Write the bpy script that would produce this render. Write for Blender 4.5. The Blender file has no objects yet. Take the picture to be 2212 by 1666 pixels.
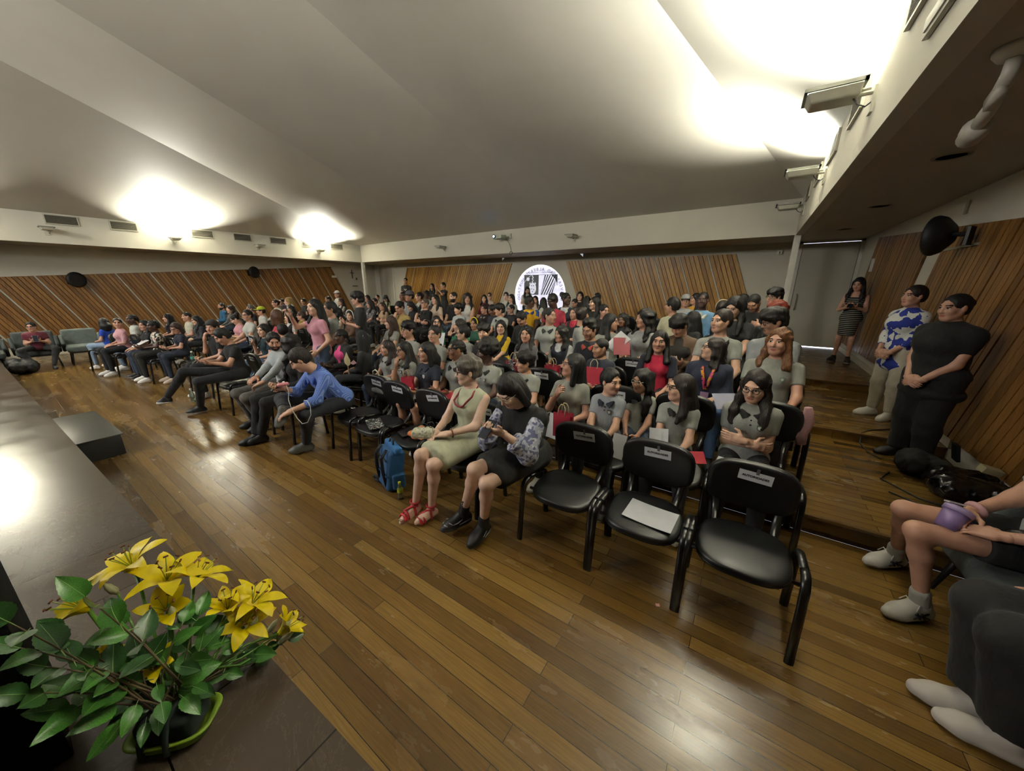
import bpy, bmesh, math, random
import numpy as np
from mathutils import Matrix, Vector
random.seed(7); rng = np.random.default_rng(7)
sc = bpy.context.scene
C = sc.collection
# ------------------------------------------------------------------ camera
cam = bpy.data.cameras.new('camera'); cam.sensor_width = 36.; cam.lens = 750 * 36 / 2212; cam.clip_start = .02; cam.clip_end = 100
cam_o = bpy.data.objects.new('camera', cam); C.objects.link(cam_o)
cam_o.location = (0, 0, 1.80); cam_o.rotation_euler = (math.radians(90 - 15.9), 0, math.radians(34.0)); sc.camera = cam_o
# ------------------------------------------------------------------ view, world
sc.view_settings.view_transform = 'Standard'; sc.view_settings.look = 'None'; sc.view_settings.gamma = 1.; sc.view_settings.use_curve_mapping = False
sc.view_settings.exposure = 1.08
LAMP_L, LAMP_R = 240., 95.       # watts of the lit floodlights
wd = bpy.data.worlds.new('world'); sc.world = wd; wd.use_nodes = True
wd.node_tree.nodes['Background'].inputs[0].default_value = (.75, .82, .9, 1); wd.node_tree.nodes['Background'].inputs[1].default_value = .3
# added fill lights, no real fixtures, over the stage front behind the camera
for lx in (-11.5, -6.5):
    ld = bpy.data.lights.new('fill_light', 'AREA'); ld.shape = 'RECTANGLE'; ld.size = 2.6; ld.size_y = .7; ld.energy = 130.; ld.color = (1., .97, .90)
    lo = bpy.data.objects.new('fill_light', ld); C.objects.link(lo); lo.location = (lx, -3.4, 4.3); lo.rotation_euler = (Vector((lx, 7., 1.6)) - Vector((lx, -3.4, 4.3))).to_track_quat('-Z', 'Y').to_euler()
# ------------------------------------------------------------------ helpers
R_ = math.radians
def V3(*a): return np.array(a, float)
def rotz(a): c, s = math.cos(a), math.sin(a); return np.array([[c, -s, 0], [s, c, 0], [0, 0, 1.]])
def rotx(a): c, s = math.cos(a), math.sin(a); return np.array([[1., 0, 0], [0, c, -s], [0, s, c]])
def roty(a): c, s = math.cos(a), math.sin(a); return np.array([[c, 0, s], [0, 1., 0], [-s, 0, c]])
def unit(v): v = np.asarray(v, float); n = np.linalg.norm(v); return v / n if n > 1e-9 else v

MATS = {}
def srgb(c):
    if isinstance(c, str):
        c = [int(c[i:i + 2], 16) / 255 for i in (0, 2, 4)]
    return tuple(x / 12.92 if x <= .04045 else ((x + .055) / 1.055) ** 2.4 for x in c) + (1.,)
def nt(name):
    m = bpy.data.materials.new(name); m.use_nodes = True
    t = m.node_tree; b = t.nodes['Principled BSDF']
    return m, t, b
def node(t, kind, **kw):
    n = t.nodes.new('ShaderNode' + kind)
    for k, v in kw.items():
        if k in n.inputs: n.inputs[k].default_value = v
        else: setattr(n, k, v)
    return n
def ramp(t, stops):
    r = t.nodes.new('ShaderNodeValToRGB'); e = r.color_ramp.elements
    while len(e) < len(stops): e.new(.5)
    for x, (p, c) in zip(e, stops): x.position = p; x.color = c if len(c) == 4 else tuple(c) + (1,)
    return r
def bump(t, b, src, strength=.2, dist=.005):
    n = node(t, 'Bump', Strength=strength, Distance=dist); t.links.new(src, n.inputs['Height']); t.links.new(n.outputs[0], b.inputs['Normal'])
def mixc(t, fac, a, b):
    m = t.nodes.new('ShaderNodeMix'); m.data_type = 'RGBA'
    for k, v in ((0, fac), (6, a), (7, b)):
        if isinstance(v, bpy.types.NodeSocket): t.links.new(v, m.inputs[k])
        else: m.inputs[k].default_value = v
    return m.outputs[2]
def coords(t, scale=(1, 1, 1), rot=(0, 0, 0), kind='Object'):
    c = t.nodes.new('ShaderNodeTexCoord'); m = t.nodes.new('ShaderNodeMapping')
    m.inputs['Scale'].default_value = scale; m.inputs['Rotation'].default_value = rot
    t.links.new(c.outputs[kind], m.inputs[0]); return m.outputs[0]
def noise(t, co, scale, detail=3, rough=.5):
    n = node(t, 'TexNoise', Scale=scale, Detail=detail, Roughness=rough); t.links.new(co, n.inputs['Vector']); return n.outputs[0]

def mat(col, rough=.6, kind='plain', metal=0., spec=None, **kw):
    """cached procedural material; kind picks the node set"""
    key = (str(col), rough, kind, metal, spec, str(kw))
    if key in MATS: return MATS[key]
    m, t, b = nt(kind); c = srgb(col)
    b.inputs['Base Color'].default_value = c; b.inputs['Roughness'].default_value = rough; b.inputs['Metallic'].default_value = metal
    if spec is not None: b.inputs['Specular IOR Level'].default_value = spec
    L = t.links.new
    if kind == 'plain':
        co = coords(t); n = noise(t, co, 9., 4)
        r = ramp(t, ((.3, tuple(x * .93 for x in c[:3])), (.7, tuple(min(1, x * 1.05) for x in c[:3])))); L(n, r.inputs[0]); L(r.outputs[0], b.inputs['Base Color'])
    elif kind == 'plaster':
        co = coords(t); n = noise(t, co, 1.3, 5); r = ramp(t, ((.3, tuple(x * .94 for x in c[:3])), (.7, c))); L(n, r.inputs[0]); L(r.outputs[0], b.inputs['Base Color'])
        bump(t, b, noise(t, co, 60., 3), .08, .003)
    elif kind == 'cloth':
        co = coords(t); n = noise(t, co, 14., 3); r = ramp(t, ((.3, tuple(x * .86 for x in c[:3])), (.7, tuple(min(1, x * 1.07) for x in c[:3])))); L(n, r.inputs[0]); L(r.outputs[0], b.inputs['Base Color'])
        b.inputs['Sheen Weight'].default_value = .04
        a = node(t, 'Math', operation='ADD'); L(noise(t, coords(t, (1, 1, .45)), 17., 3), a.inputs[0]); n2 = node(t, 'Math', operation='MULTIPLY'); L(noise(t, co, 400., 1), n2.inputs[0]); n2.inputs[1].default_value = .05; L(n2.outputs[0], a.inputs[1]); bump(t, b, a.outputs[0], .55, .02)
    elif kind == 'hair':
        co = coords(t, (1, 1, .12)); n = noise(t, co, 120., 4, .6); lt = tuple(min(1, x * 1.8 + .012) for x in c[:3])
        r = ramp(t, ((.35, tuple(x * .5 for x in c[:3])), (.75, lt))); L(n, r.inputs[0]); L(r.outputs[0], b.inputs['Base Color'])
        b.inputs['Specular IOR Level'].default_value = .3; bump(t, b, n, .8, .006)
    elif kind == 'skin':
        co = coords(t); n = noise(t, co, 22., 3); r = ramp(t, ((.3, (c[0] * .93, c[1] * .88, c[2] * .86)), (.72, tuple(min(1, x * 1.06) for x in c[:3])))); L(n, r.inputs[0]); L(r.outputs[0], b.inputs['Base Color'])
        b.inputs['Subsurface Weight'].default_value = 0.
        bump(t, b, noise(t, co, 180., 2), .06, .002)
    elif kind == 'denim':
        co = coords(t); n = noise(t, co, 5., 4); r = ramp(t, ((.3, tuple(x * .75 for x in c[:3])), (.7, tuple(min(1, x * 1.25) for x in c[:3])))); L(n, r.inputs[0]); L(r.outputs[0], b.inputs['Base Color'])
        bump(t, b, noise(t, coords(t, (1, 1, .4)), 19., 3), .5, .02)
    elif kind == 'vinyl':
        co = coords(t); bump(t, b, noise(t, co, 300., 2), .12, .002)
        n = noise(t, co, 6., 3); r = ramp(t, ((.3, (rough - .06,) * 3), (.7, (rough + .08,) * 3))); L(n, r.inputs[0]); L(r.outputs[0], b.inputs['Roughness'])
    elif kind == 'check':      # gingham
        col2 = srgb(kw['c2']); co = coords(t); s = kw.get('scale', 55.); outs = []
        for ax in ('X', 'Z'):
            w = node(t, 'TexWave', wave_type='BANDS', bands_direction=ax, Scale=s / 6.28 * 2); L(co, w.inputs[0]); g = node(t, 'Math', operation='GREATER_THAN'); L(w.outputs[1], g.inputs[0]); g.inputs[1].default_value = .62; outs.append(g.outputs[0])
        a = node(t, 'Math', operation='ADD'); L(outs[0], a.inputs[0]); L(outs[1], a.inputs[1]); h = node(t, 'Math', operation='MULTIPLY'); L(a.outputs[0], h.inputs[0]); h.inputs[1].default_value = .5
        L(mixc(t, h.outputs[0], c, col2), b.inputs['Base Color']); bump(t, b, noise(t, coords(t, (1, 1, .45)), 17., 3), .5, .02)
    elif kind == 'stripe':
        col2 = srgb(kw['c2']); co = coords(t, (1, 1, 1), kw.get('rot', (0, 0, 0))); w = node(t, 'TexWave', wave_type='BANDS', bands_direction=kw.get('ax', 'Z'), Scale=kw.get('scale', 12.), Distortion=kw.get('dist', .3)); L(co, w.inputs[0])
        g = node(t, 'Math', operation='GREATER_THAN'); L(w.outputs[1], g.inputs[0]); g.inputs[1].default_value = kw.get('th', .7); L(mixc(t, g.outputs[0], c, col2), b.inputs['Base Color']); bump(t, b, noise(t, co, 17., 3), .4, .02)
    elif kind == 'floral':     # irregular blotches of up to three colours
        co = coords(t); v = node(t, 'TexVoronoi', Scale=kw.get('scale', 22.), feature='F1'); v.distance = kw.get('metric', 'EUCLIDEAN'); L(co, v.inputs['Vector'])
        sp = node(t, 'SeparateColor'); L(v.outputs['Color'], sp.inputs[0]); r = ramp(t, ((0., c), (kw.get('p1', .5), srgb(kw['c2'])), (kw.get('p2', .8), srgb(kw.get('c3', kw['c2']))))); r.color_ramp.interpolation = 'CONSTANT'
        L(sp.outputs[0], r.inputs[0]); L(r.outputs[0], b.inputs['Base Color']); bump(t, b, noise(t, coords(t, (1, 1, .45)), 17., 3), .4, .02)
    elif kind == 'leaf':
        co = coords(t); n = noise(t, co, 30., 3); r = ramp(t, ((.3, tuple(x * .7 for x in c[:3])), (.7, tuple(min(1, x * 1.35) for x in c[:3])))); L(n, r.inputs[0]); L(r.outputs[0], b.inputs['Base Color'])
    elif kind == 'emit':
        b.inputs['Emission Color'].default_value = c; b.inputs['Emission Strength'].default_value = kw['strength']
    elif kind == 'glass':
        b.inputs['Transmission Weight'].default_value = kw.get('tr', .9); b.inputs['IOR'].default_value = 1.33
    MATS[key] = m; return m

def link(name, me, parent=None, loc=None, rot=None):
    o = bpy.data.objects.new(name, me); C.objects.link(o)
    if parent is not None: o.parent = parent
    if loc is not None: o.location = loc
    if rot is not None: o.rotation_euler = rot
    return o
def tag(o, label=None, cat=None, group=None, kind=None):
    for k, v in (('label', label), ('category', cat), ('group', group), ('kind', kind)):
        if v: o[k] = v
    return o
def thing(name, label, cat, loc=(0, 0, 0), rz=0., group=None):
    return tag(link(name, None, None, loc, (0, 0, rz)), label, cat, group)
def raw_mesh(name, v, quads=None, polys=None, mats=(), mi=None, smooth=True):
    me = bpy.data.meshes.new(name); v = np.asarray(v, np.float32)
    if quads is not None:
        q = np.asarray(quads, np.int32); n = len(q); k = q.shape[1] if n else 4
        me.vertices.add(len(v)); me.vertices.foreach_set('co', v.ravel()); me.loops.add(n * k); me.loops.foreach_set('vertex_index', q.ravel())
        me.polygons.add(n); me.polygons.foreach_set('loop_start', np.arange(0, n * k, k, dtype=np.int32))
    else:
        me.from_pydata(v.tolist(), [], polys)
    for m in mats: me.materials.append(m)
    if mi is not None: me.polygons.foreach_set('material_index', np.asarray(mi, np.int32))
    if smooth: me.polygons.foreach_set('use_smooth', np.ones(len(me.polygons), bool))
    me.update(calc_edges=True); me.validate(); return me

class MB:
    """collects simple solids into one mesh"""
    def __init__(s): s.v = []; s.f = []; s.m = []
    def add(s, v, f, mi=0):
        o = len(s.v); s.v += [tuple(map(float, p)) for p in v]; s.f += [tuple(i + o for i in p) for p in f]; s.m += [mi] * len(f)
    def box(s, c, h, rot=None, mi=0):
        p = np.array([[x, y, z] for x in (-1, 1) for y in (-1, 1) for z in (-1, 1)], float) * np.asarray(h)
        if rot is not None: p = p @ np.asarray(rot).T
        s.add(p + np.asarray(c, float), [(0, 1, 3, 2), (4, 6, 7, 5), (0, 4, 5, 1), (2, 3, 7, 6), (0, 2, 6, 4), (1, 5, 7, 3)], mi)
    def tube(s, pts, r, n=10, mi=0, flat=1., cap=True):
        pts = [np.asarray(p, float) for p in pts]; k = len(pts); r = [r] * k if np.isscalar(r) else list(r); rings = []; prev = None
        for i, p in enumerate(pts):
            d = unit(pts[min(i + 1, k - 1)] - pts[max(i - 1, 0)])
            u = np.cross(d, (0, 0, 1.)) if prev is None else prev - d * (prev @ d)
            if np.linalg.norm(u) < 1e-3: u = np.cross(d, (0, 1., 0))
            u = unit(u); w = np.cross(d, u); prev = u
            rings.append([p + r[i] * (math.cos(a) * u * flat + math.sin(a) * w) for a in (2 * math.pi * j / n for j in range(n))])
        f = [(i * n + j, i * n + (j + 1) % n, (i + 1) * n + (j + 1) % n, (i + 1) * n + j) for i in range(k - 1) for j in range(n)]
        if cap: f += [tuple(range(n))[::-1], tuple((k - 1) * n + j for j in range(n))]
        s.add([q for g in rings for q in g], f, mi)
    def lathe(s, prof, n=24, c=(0, 0, 0), rot=None, mi=0):
        v = []; f = []
        for r, z in prof: v += [(r * math.cos(2 * math.pi * j / n), r * math.sin(2 * math.pi * j / n), z) for j in range(n)]
        for i in range(len(prof) - 1): f += [(i * n + j, i * n + (j + 1) % n, (i + 1) * n + (j + 1) % n, (i + 1) * n + j) for j in range(n)]
        f += [tuple(range(n))[::-1], tuple((len(prof) - 1) * n + j for j in range(n))]
        v = np.array(v)
        if rot is not None: v = v @ np.asarray(rot).T
        s.add(v + np.asarray(c, float), f, mi)
    def prism(s, poly, a, b, axis=1, mi=0):
        """poly of 2-D points extruded between a and b on the axis"""
        n = len(poly); idx = [i for i in range(3) if i != axis]; v = []
        for t in (a, b):
            for p in poly:
                q = [0, 0, 0]; q[idx[0]], q[idx[1]] = p; q[axis] = t; v.append(q)
        s.add(v, [tuple(range(n)), tuple(range(2 * n - 1, n - 1, -1))] + [(i, i + n, (i + 1) % n + n, (i + 1) % n) for i in range(n)], mi)
    def mesh(s, name, mats, smooth=False, bevel=0., seg=2, subd=0):
        me = bpy.data.meshes.new(name); me.from_pydata(s.v, [], s.f)
        mats = mats if isinstance(mats, (list, tuple)) else [mats]
        for m in mats: me.materials.append(m)
        me.polygons.foreach_set('material_index', s.m)
        bm = bmesh.new(); bm.from_mesh(me)
        bmesh.ops.recalc_face_normals(bm, faces=bm.faces)
        if bevel: bmesh.ops.bevel(bm, geom=[e for e in bm.edges if len(e.link_faces) == 2 and e.calc_face_angle(0) > .5], offset=bevel, segments=seg, affect='EDGES', profile=.6, clamp_overlap=True)
        bm.to_mesh(me); bm.free()
        if smooth or bevel:
            me.polygons.foreach_set('use_smooth', np.ones(len(me.polygons), bool))
            if not smooth or bevel: me.set_sharp_from_angle(angle=R_(50))
        return me
    def build(s, name, mats, parent=None, loc=None, rot=None, **kw): return link(name, s.mesh(name, mats, **kw), parent, loc, rot)

def text_mesh(txt, size, m, name='lettering', depth=.0008, mirror=False, align='CENTER', bold=0.):
    cu = bpy.data.curves.new(name, 'FONT'); cu.body = txt; cu.size = size; cu.extrude = depth; cu.align_x = align; cu.align_y = 'CENTER'; cu.resolution_u = 3; cu.offset = bold
    o = bpy.data.objects.new('tmp', cu); C.objects.link(o); dg = bpy.context.evaluated_depsgraph_get(); dg.update()
    me = bpy.data.meshes.new_from_object(o.evaluated_get(dg)); bpy.data.objects.remove(o); bpy.data.curves.remove(cu)
    me.name = name; me.materials.clear(); me.materials.append(m)
    if mirror: me.transform(Matrix.Scale(-1, 4, (1, 0, 0))); me.flip_normals()
    return me

# ------------------------------------------------------------------ distance-field modelling (smooth blended solids)
def cone(a, b, ra, rb, k=.03, flat=False, op='u'): return ('c', np.asarray(a, float), np.asarray(b, float), ra, rb, k, flat, op)
def ell(c, r, k=.03, rot=None, op='u'): return ('e', np.asarray(c, float), np.asarray(r, float), rot, k, op)
def rbox(c, h, r, k=.02, rot=None, op='u'): return ('b', np.asarray(c, float), np.asarray(h, float), r, rot, k, op)
def sph(c, r, k=.03, op='u'): return cone(c, np.asarray(c, float) + (0, 0, 1e-4), r, r, k, False, op)
def bounds(p):
    if p[0] == 'c': return np.minimum(p[1] - p[3], p[2] - p[4]), np.maximum(p[1] + p[3], p[2] + p[4])
    if p[0] == 'e': h = p[2] if p[3] is None else np.abs(p[3]) @ p[2]; return p[1] - h, p[1] + h
    h = p[2] + 0. if p[4] is None else np.abs(p[4]) @ p[2]; return p[1] - h, p[1] + h
def sdf(p, X, Y, Z):
    if p[0] == 'c':
        a, b, ra, rb, flat = p[1], p[2], p[3], p[4], p[6]; d = b - a; l2 = float(d @ d)
        px, py, pz = X - a[0], Y - a[1], Z - a[2]; t0 = (px * d[0] + py * d[1] + pz * d[2]) / l2; t = np.clip(t0, 0, 1)
        q = np.sqrt((px - t * d[0]) ** 2 + (py - t * d[1]) ** 2 + (pz - t * d[2]) ** 2) - (ra + (rb - ra) * t)
        return np.maximum(q, (t0 - 1) * math.sqrt(l2)) if flat else q
    c = p[1]; x, y, z = X - c[0], Y - c[1], Z - c[2]; rot = p[3] if p[0] == 'e' else p[4]
    if rot is not None: x, y, z = (rot[0, i] * x + rot[1, i] * y + rot[2, i] * z for i in range(3))
    r = p[2]
    if p[0] == 'e':
        k0 = np.sqrt((x / r[0]) ** 2 + (y / r[1]) ** 2 + (z / r[2]) ** 2); k1 = np.sqrt((x / r[0] ** 2) ** 2 + (y / r[1] ** 2) ** 2 + (z / r[2] ** 2) ** 2)
        return np.where(k1 > 1e-6, k0 * (k0 - 1) / np.maximum(k1, 1e-6), -r.min())
    qx, qy, qz = np.abs(x) - r[0] + p[3], np.abs(y) - r[1] + p[3], np.abs(z) - r[2] + p[3]
    return np.sqrt(np.maximum(qx, 0) ** 2 + np.maximum(qy, 0) ** 2 + np.maximum(qz, 0) ** 2) + np.minimum(np.maximum(qx, np.maximum(qy, qz)), 0) - p[3]
EDGES = [((0, 0, 0), (1, 0, 0)), ((0, 1, 0), (1, 1, 0)), ((0, 0, 1), (1, 0, 1)), ((0, 1, 1), (1, 1, 1)), ((0, 0, 0), (0, 1, 0)), ((1, 0, 0), (1, 1, 0)), ((0, 0, 1), (0, 1, 1)), ((1, 0, 1), (1, 1, 1)), ((0, 0, 0), (0, 0, 1)), ((1, 0, 0), (1, 0, 1)), ((0, 1, 0), (0, 1, 1)), ((1, 1, 0), (1, 1, 1))]
def blob(prims, vox, warp=None):
    """union / cut of primitives -> (vertices, quads) by surface nets; warp(x,y,z) adds fine relief to the distance"""
    lo = np.min([bounds(p)[0] for p in prims if p[-1] == 'u'], 0) - 2.5 * vox; hi = np.max([bounds(p)[1] for p in prims if p[-1] == 'u'], 0) + 2.5 * vox
    n = np.ceil((hi - lo) / vox).astype(int) + 1; F = np.full(n, 1., np.float32)
    ax = [lo[i] + vox * np.arange(n[i]) for i in range(3)]
    for p in prims:
        op = p[-1]; k = p[5] if p[0] == 'c' else p[4] if p[0] == 'e' else p[5]
        a, b = bounds(p); e = k + 2 * vox
        i0 = np.clip(np.floor((a - e - lo) / vox).astype(int), 0, n); i1 = np.clip(np.ceil((b + e - lo) / vox).astype(int) + 1, 0, n)
        if (i1 <= i0).any(): continue
        sl = tuple(slice(i0[i], i1[i]) for i in range(3))
        d = sdf(p, ax[0][sl[0]][:, None, None], ax[1][sl[1]][None, :, None], ax[2][sl[2]][None, None, :]).astype(np.float32)
        f = F[sl]
        if op == 'u': h = np.maximum(k - np.abs(f - d), 0); F[sl] = np.minimum(f, d) - h * h / (4 * k)
        else: d = -d; h = np.maximum(k - np.abs(f - d), 0); F[sl] = np.maximum(f, d) + h * h / (4 * k)
    if warp is not None: F = F + warp(ax[0][:, None, None], ax[1][None, :, None], ax[2][None, None, :]).astype(np.float32)
    I = F < 0; s = [slice(0, -1), slice(1, None)]
    cnt = sum(I[s[a], s[b], s[c]].astype(np.int8) for a in (0, 1) for b in (0, 1) for c in (0, 1)); M = (cnt > 0) & (cnt < 8)
    idx = np.argwhere(M)
    if len(idx) == 0: return np.zeros((0, 3)), np.zeros((0, 4), int)
    pos = np.zeros((len(idx), 3)); num = np.zeros(len(idx))
    for a, b in EDGES:
        va = F[tuple((idx + a).T)]; vb = F[tuple((idx + b).T)]; m = (va < 0) != (vb < 0); t = va[m] / (va[m] - vb[m])
        pos[m] += np.array(a) + t[:, None] * (np.array(b) - np.array(a)); num[m] += 1
    vert = (idx + pos / num[:, None]) * vox + lo
    ID = np.full(M.shape, -1, np.int32); ID[M] = np.arange(len(idx)); Q = []
    for x in range(3):
        u, w = (x + 1) % 3, (x + 2) % 3; sa = [slice(None)] * 3; sb = [slice(None)] * 3
        sa[x] = slice(0, -1); sb[x] = slice(1, None); A, B = I[tuple(sa)], I[tuple(sb)]
        g = np.argwhere(A != B); g = g[(g[:, u] > 0) & (g[:, w] > 0) & (g[:, u] < n[u] - 1) & (g[:, w] < n[w] - 1)]
        if len(g) == 0: continue
        eu = np.eye(3, dtype=int)[u]; ew = np.eye(3, dtype=int)[w]
        q = np.stack([ID[tuple((g - o).T)] for o in (eu * 0, eu, eu + ew, ew)], 1); ins = A[tuple(g.T)]
        q[~ins] = q[~ins][:, ::-1]; Q.append(q)
    return vert, np.concatenate(Q)
def merge(parts):
    V, Q, o = [], [], 0
    for v, q in parts: V.append(v); Q.append(q + o); o += len(v)
    return np.concatenate(V), np.concatenate(Q)
def blob_obj(name, prims, vox, m, parent=None, loc=None, rot=None, warp=None):
    v, q = blob(prims, vox, warp); return link(name, raw_mesh(name, v, quads=q, mats=[m] if not isinstance(m, (list, tuple)) else m), parent, loc, rot)
def dup(root, loc, rz=None, **kw):
    r = root.copy(); C.objects.link(r); r.location = loc
    if rz is not None: r.rotation_euler = (0, 0, rz)
    def kids(a, b):
        for ch in a.children:
            c = ch.copy(); C.objects.link(c); c.parent = b; kids(ch, c)
    kids(root, r); tag(r, **kw); return r
# ------------------------------------------------------------------ the hall: sizes in metres, +y from the stage to the back wall
XL, XR, YB, SOF, FAS = -15.70, 1.85, 11.15, 2.82, 3.50      # side walls, back wall, soffit underside, top of the fascias
FL, FR, FB = -14.35, .52, 9.60                                # inner faces of the three fascias
TIERS = ((-7., 0.), (3.11, .155), (5.04, .255), (7.19, .37))
def floor_z(y): return [z for y0, z in TIERS if y >= y0][-1]
def stage_y(x): return .365 + .0374 * x                        # the stage front runs slightly askew
def struct(o, label=None): o['kind'] = 'structure'; 
def S(name, mb, m, **kw): o = mb.build(name, m, **kw); o['kind'] = 'structure'; return o
def wood_floor():
    m, t, b = nt('floor boards'); L = t.links.new; co = coords(t)
    br = node(t, 'TexBrick', offset=.37, offset_frequency=2, squash=1., Scale=1., **{'Mortar Size': .0016, 'Mortar Smooth': .2, 'Bias': 0., 'Brick Width': 1.55, 'Row Height': .078, 'Color1': (0, 0, 0, 1), 'Color2': (1, 1, 1, 1), 'Mortar': (.5, .5, .5, 1)})
    L(co, br.inputs['Vector'])
    r = ramp(t, ((0., srgb('57401f')), (.3, srgb('6e5328')), (.65, srgb('816534')), (1., srgb('8e7340')))); L(br.outputs['Color'], r.inputs[0])
    g = noise(t, coords(t, (.9, 26, 1)), 5., 5, .6); gr = ramp(t, ((.3, srgb('5d4a30')), (.55, srgb('c9b78f')), (.8, srgb('ffffff')))); L(g, gr.inputs[0])
    mul = t.nodes.new('ShaderNodeMix'); mul.data_type = 'RGBA'; mul.blend_type = 'MULTIPLY'; mul.inputs[0].default_value = .55; L(r.outputs[0], mul.inputs[6]); L(gr.outputs[0], mul.inputs[7])
    wear = noise(t, coords(t, (.35, .8, 1)), 2.2, 5, .65); wr = ramp(t, ((.35, (0, 0, 0)), (.7, (.2, .2, .2)))); L(wear, wr.inputs[0])
    c2 = mixc(t, wr.outputs[0], mul.outputs[2], srgb('7d6840')); c3 = mixc(t, br.outputs['Fac'], c2, srgb('20150a')); L(c3, b.inputs['Base Color'])
    rr = ramp(t, ((.3, (.16,) * 3), (.75, (.34,) * 3))); L(noise(t, coords(t, (.5, 1.6, 1)), 3., 5, .6), rr.inputs[0]); L(rr.outputs[0], b.inputs['Roughness'])
    inv = node(t, 'Math', operation='MULTIPLY_ADD'); L(br.outputs['Fac'], inv.inputs[0]); inv.inputs[1].default_value = -1.; inv.inputs[2].default_value = 1.; bump(t, b, inv.outputs[0], .25, .002)
    b.inputs['Specular IOR Level'].default_value = .5
    return m
def stage_boards():
    m, t, b = nt('stage sheets'); L = t.links.new; co = coords(t, (1, 1, 1), (0, 0, R_(90)))
    br = node(t, 'TexBrick', offset=.5, Scale=1., **{'Mortar Size': .003, 'Mortar Smooth': .1, 'Bias': 0., 'Brick Width': 2.4, 'Row Height': .46, 'Color1': (0, 0, 0, 1), 'Color2': (1, 1, 1, 1), 'Mortar': (.5, .5, .5, 1)}); L(co, br.inputs['Vector'])
    r = ramp(t, ((0., srgb('3b332b')), (1., srgb('463c33')))); L(br.outputs['Color'], r.inputs[0])
    sc_ = node(t, 'TexNoise', Scale=3.2, Detail=9., Roughness=.72, Distortion=1.6); L(coords(t, (1, 1.3, 1)), sc_.inputs['Vector']); sr = ramp(t, ((.490, (0, 0, 0)), (.50, (.45, .45, .45)), (.510, (0, 0, 0)))); L(sc_.outputs[0], sr.inputs[0])
    c = mixc(t, sr.outputs[0], r.outputs[0], srgb('62574b')); c2 = mixc(t, br.outputs['Fac'], c, srgb('0c0806')); L(c2, b.inputs['Base Color'])
    rr = ramp(t, ((.3, (.13,) * 3), (.7, (.27,) * 3))); L(noise(t, coords(t), 2.5, 5, .6), rr.inputs[0]); L(rr.outputs[0], b.inputs['Roughness']); bump(t, b, noise(t, coords(t, (1, 1, 1)), 5., 2, .5), .03, .004)
    return m
def wood_wall(name, dark, mid, light, ax):
    """varnished boards, one tint per board; grain runs up the board"""
    m, t, b = nt(name); L = t.links.new; gi = t.nodes.new('ShaderNodeNewGeometry')
    r = ramp(t, ((0., srgb(dark)), (.5, srgb(mid)), (1., srgb(light)))); L(gi.outputs['Random Per Island'], r.inputs[0])
    s = (14, 14, .8); g = noise(t, coords(t, s), 3., 6, .65); gr = ramp(t, ((.3, srgb('7a5a3a')), (.62, srgb('ffffff')))); L(g, gr.inputs[0])
    mul = t.nodes.new('ShaderNodeMix'); mul.data_type = 'RGBA'; mul.blend_type = 'MULTIPLY'; mul.inputs[0].default_value = .6; L(r.outputs[0], mul.inputs[6]); L(gr.outputs[0], mul.inputs[7])
    kn = node(t, 'TexVoronoi', Scale=1.5); L(coords(t, (1, 1, .8)), kn.inputs['Vector']); kr = ramp(t, ((.03, (.8, .8, .8)), (.085, (0, 0, 0)))); L(kn.outputs['Distance'], kr.inputs[0])
    L(mixc(t, kr.outputs[0], mul.outputs[2], srgb('3a2110')), b.inputs['Base Color']); b.inputs['Roughness'].default_value = .38; bump(t, b, g, .15, .003)
    return m
M_FLOOR, M_STAGE = wood_floor(), stage_boards()
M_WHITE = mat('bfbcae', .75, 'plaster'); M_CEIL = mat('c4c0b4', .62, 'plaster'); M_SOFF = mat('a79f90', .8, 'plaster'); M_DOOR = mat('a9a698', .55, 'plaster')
M_WOODL = wood_wall('wall boards', '6b4a20', '80592a', '936a34', 'y'); M_WOODB = wood_wall('back wall boards', '80591f', '9c722c', 'b0873f', 'x')
M_GROOVE = mat('1d1208', .8); M_BLACK = mat('0b0b0c', .5); M_STRIP = mat('a8a294', .6); M_GREYM = mat('8f9086', .5); M_WHITEM = mat('c9c8bd', .45)
# floors: four level decks, each with its riser and nosing
for i, (y0, z) in enumerate(TIERS):
    y1 = TIERS[i + 1][0] if i < 3 else YB + .1; b = MB(); b.box(((XL + XR) / 2, (y0 + y1) / 2, z - .06), ((XR - XL) / 2 + .1, (y1 - y0) / 2, .06)); S('floor' if i == 0 else 'floor_tier_%d' % i, b, M_FLOOR)
    if i:
        zl = TIERS[i - 1][1]; b = MB(); b.box(((XL + XR) / 2, y0 + .012, (z + zl) / 2 - .012), ((XR - XL) / 2, .010, (z - zl) / 2 - .012)); S('trim_%d' % i, b, mat('3a2817', .45))
        b = MB(); b.box(((XL + XR) / 2, y0 - .004, z - .010), ((XR - XL) / 2, .016, .012)); S('trim_%d' % (i + 3), b, mat('5d4626', .3), bevel=.004)
# stage
b = MB(); b.add([(x, y, z) for z in (.0, .4) for x, y in ((XL, -7), (XR, -7), (XR, stage_y(XR)), (XL, stage_y(XL)))], [(0, 1, 2, 3), (4, 7, 6, 5), (0, 4, 5, 1), (1, 5, 6, 2), (2, 6, 7, 3), (3, 7, 4, 0)])
S('floor_stage', b, M_STAGE)
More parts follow.
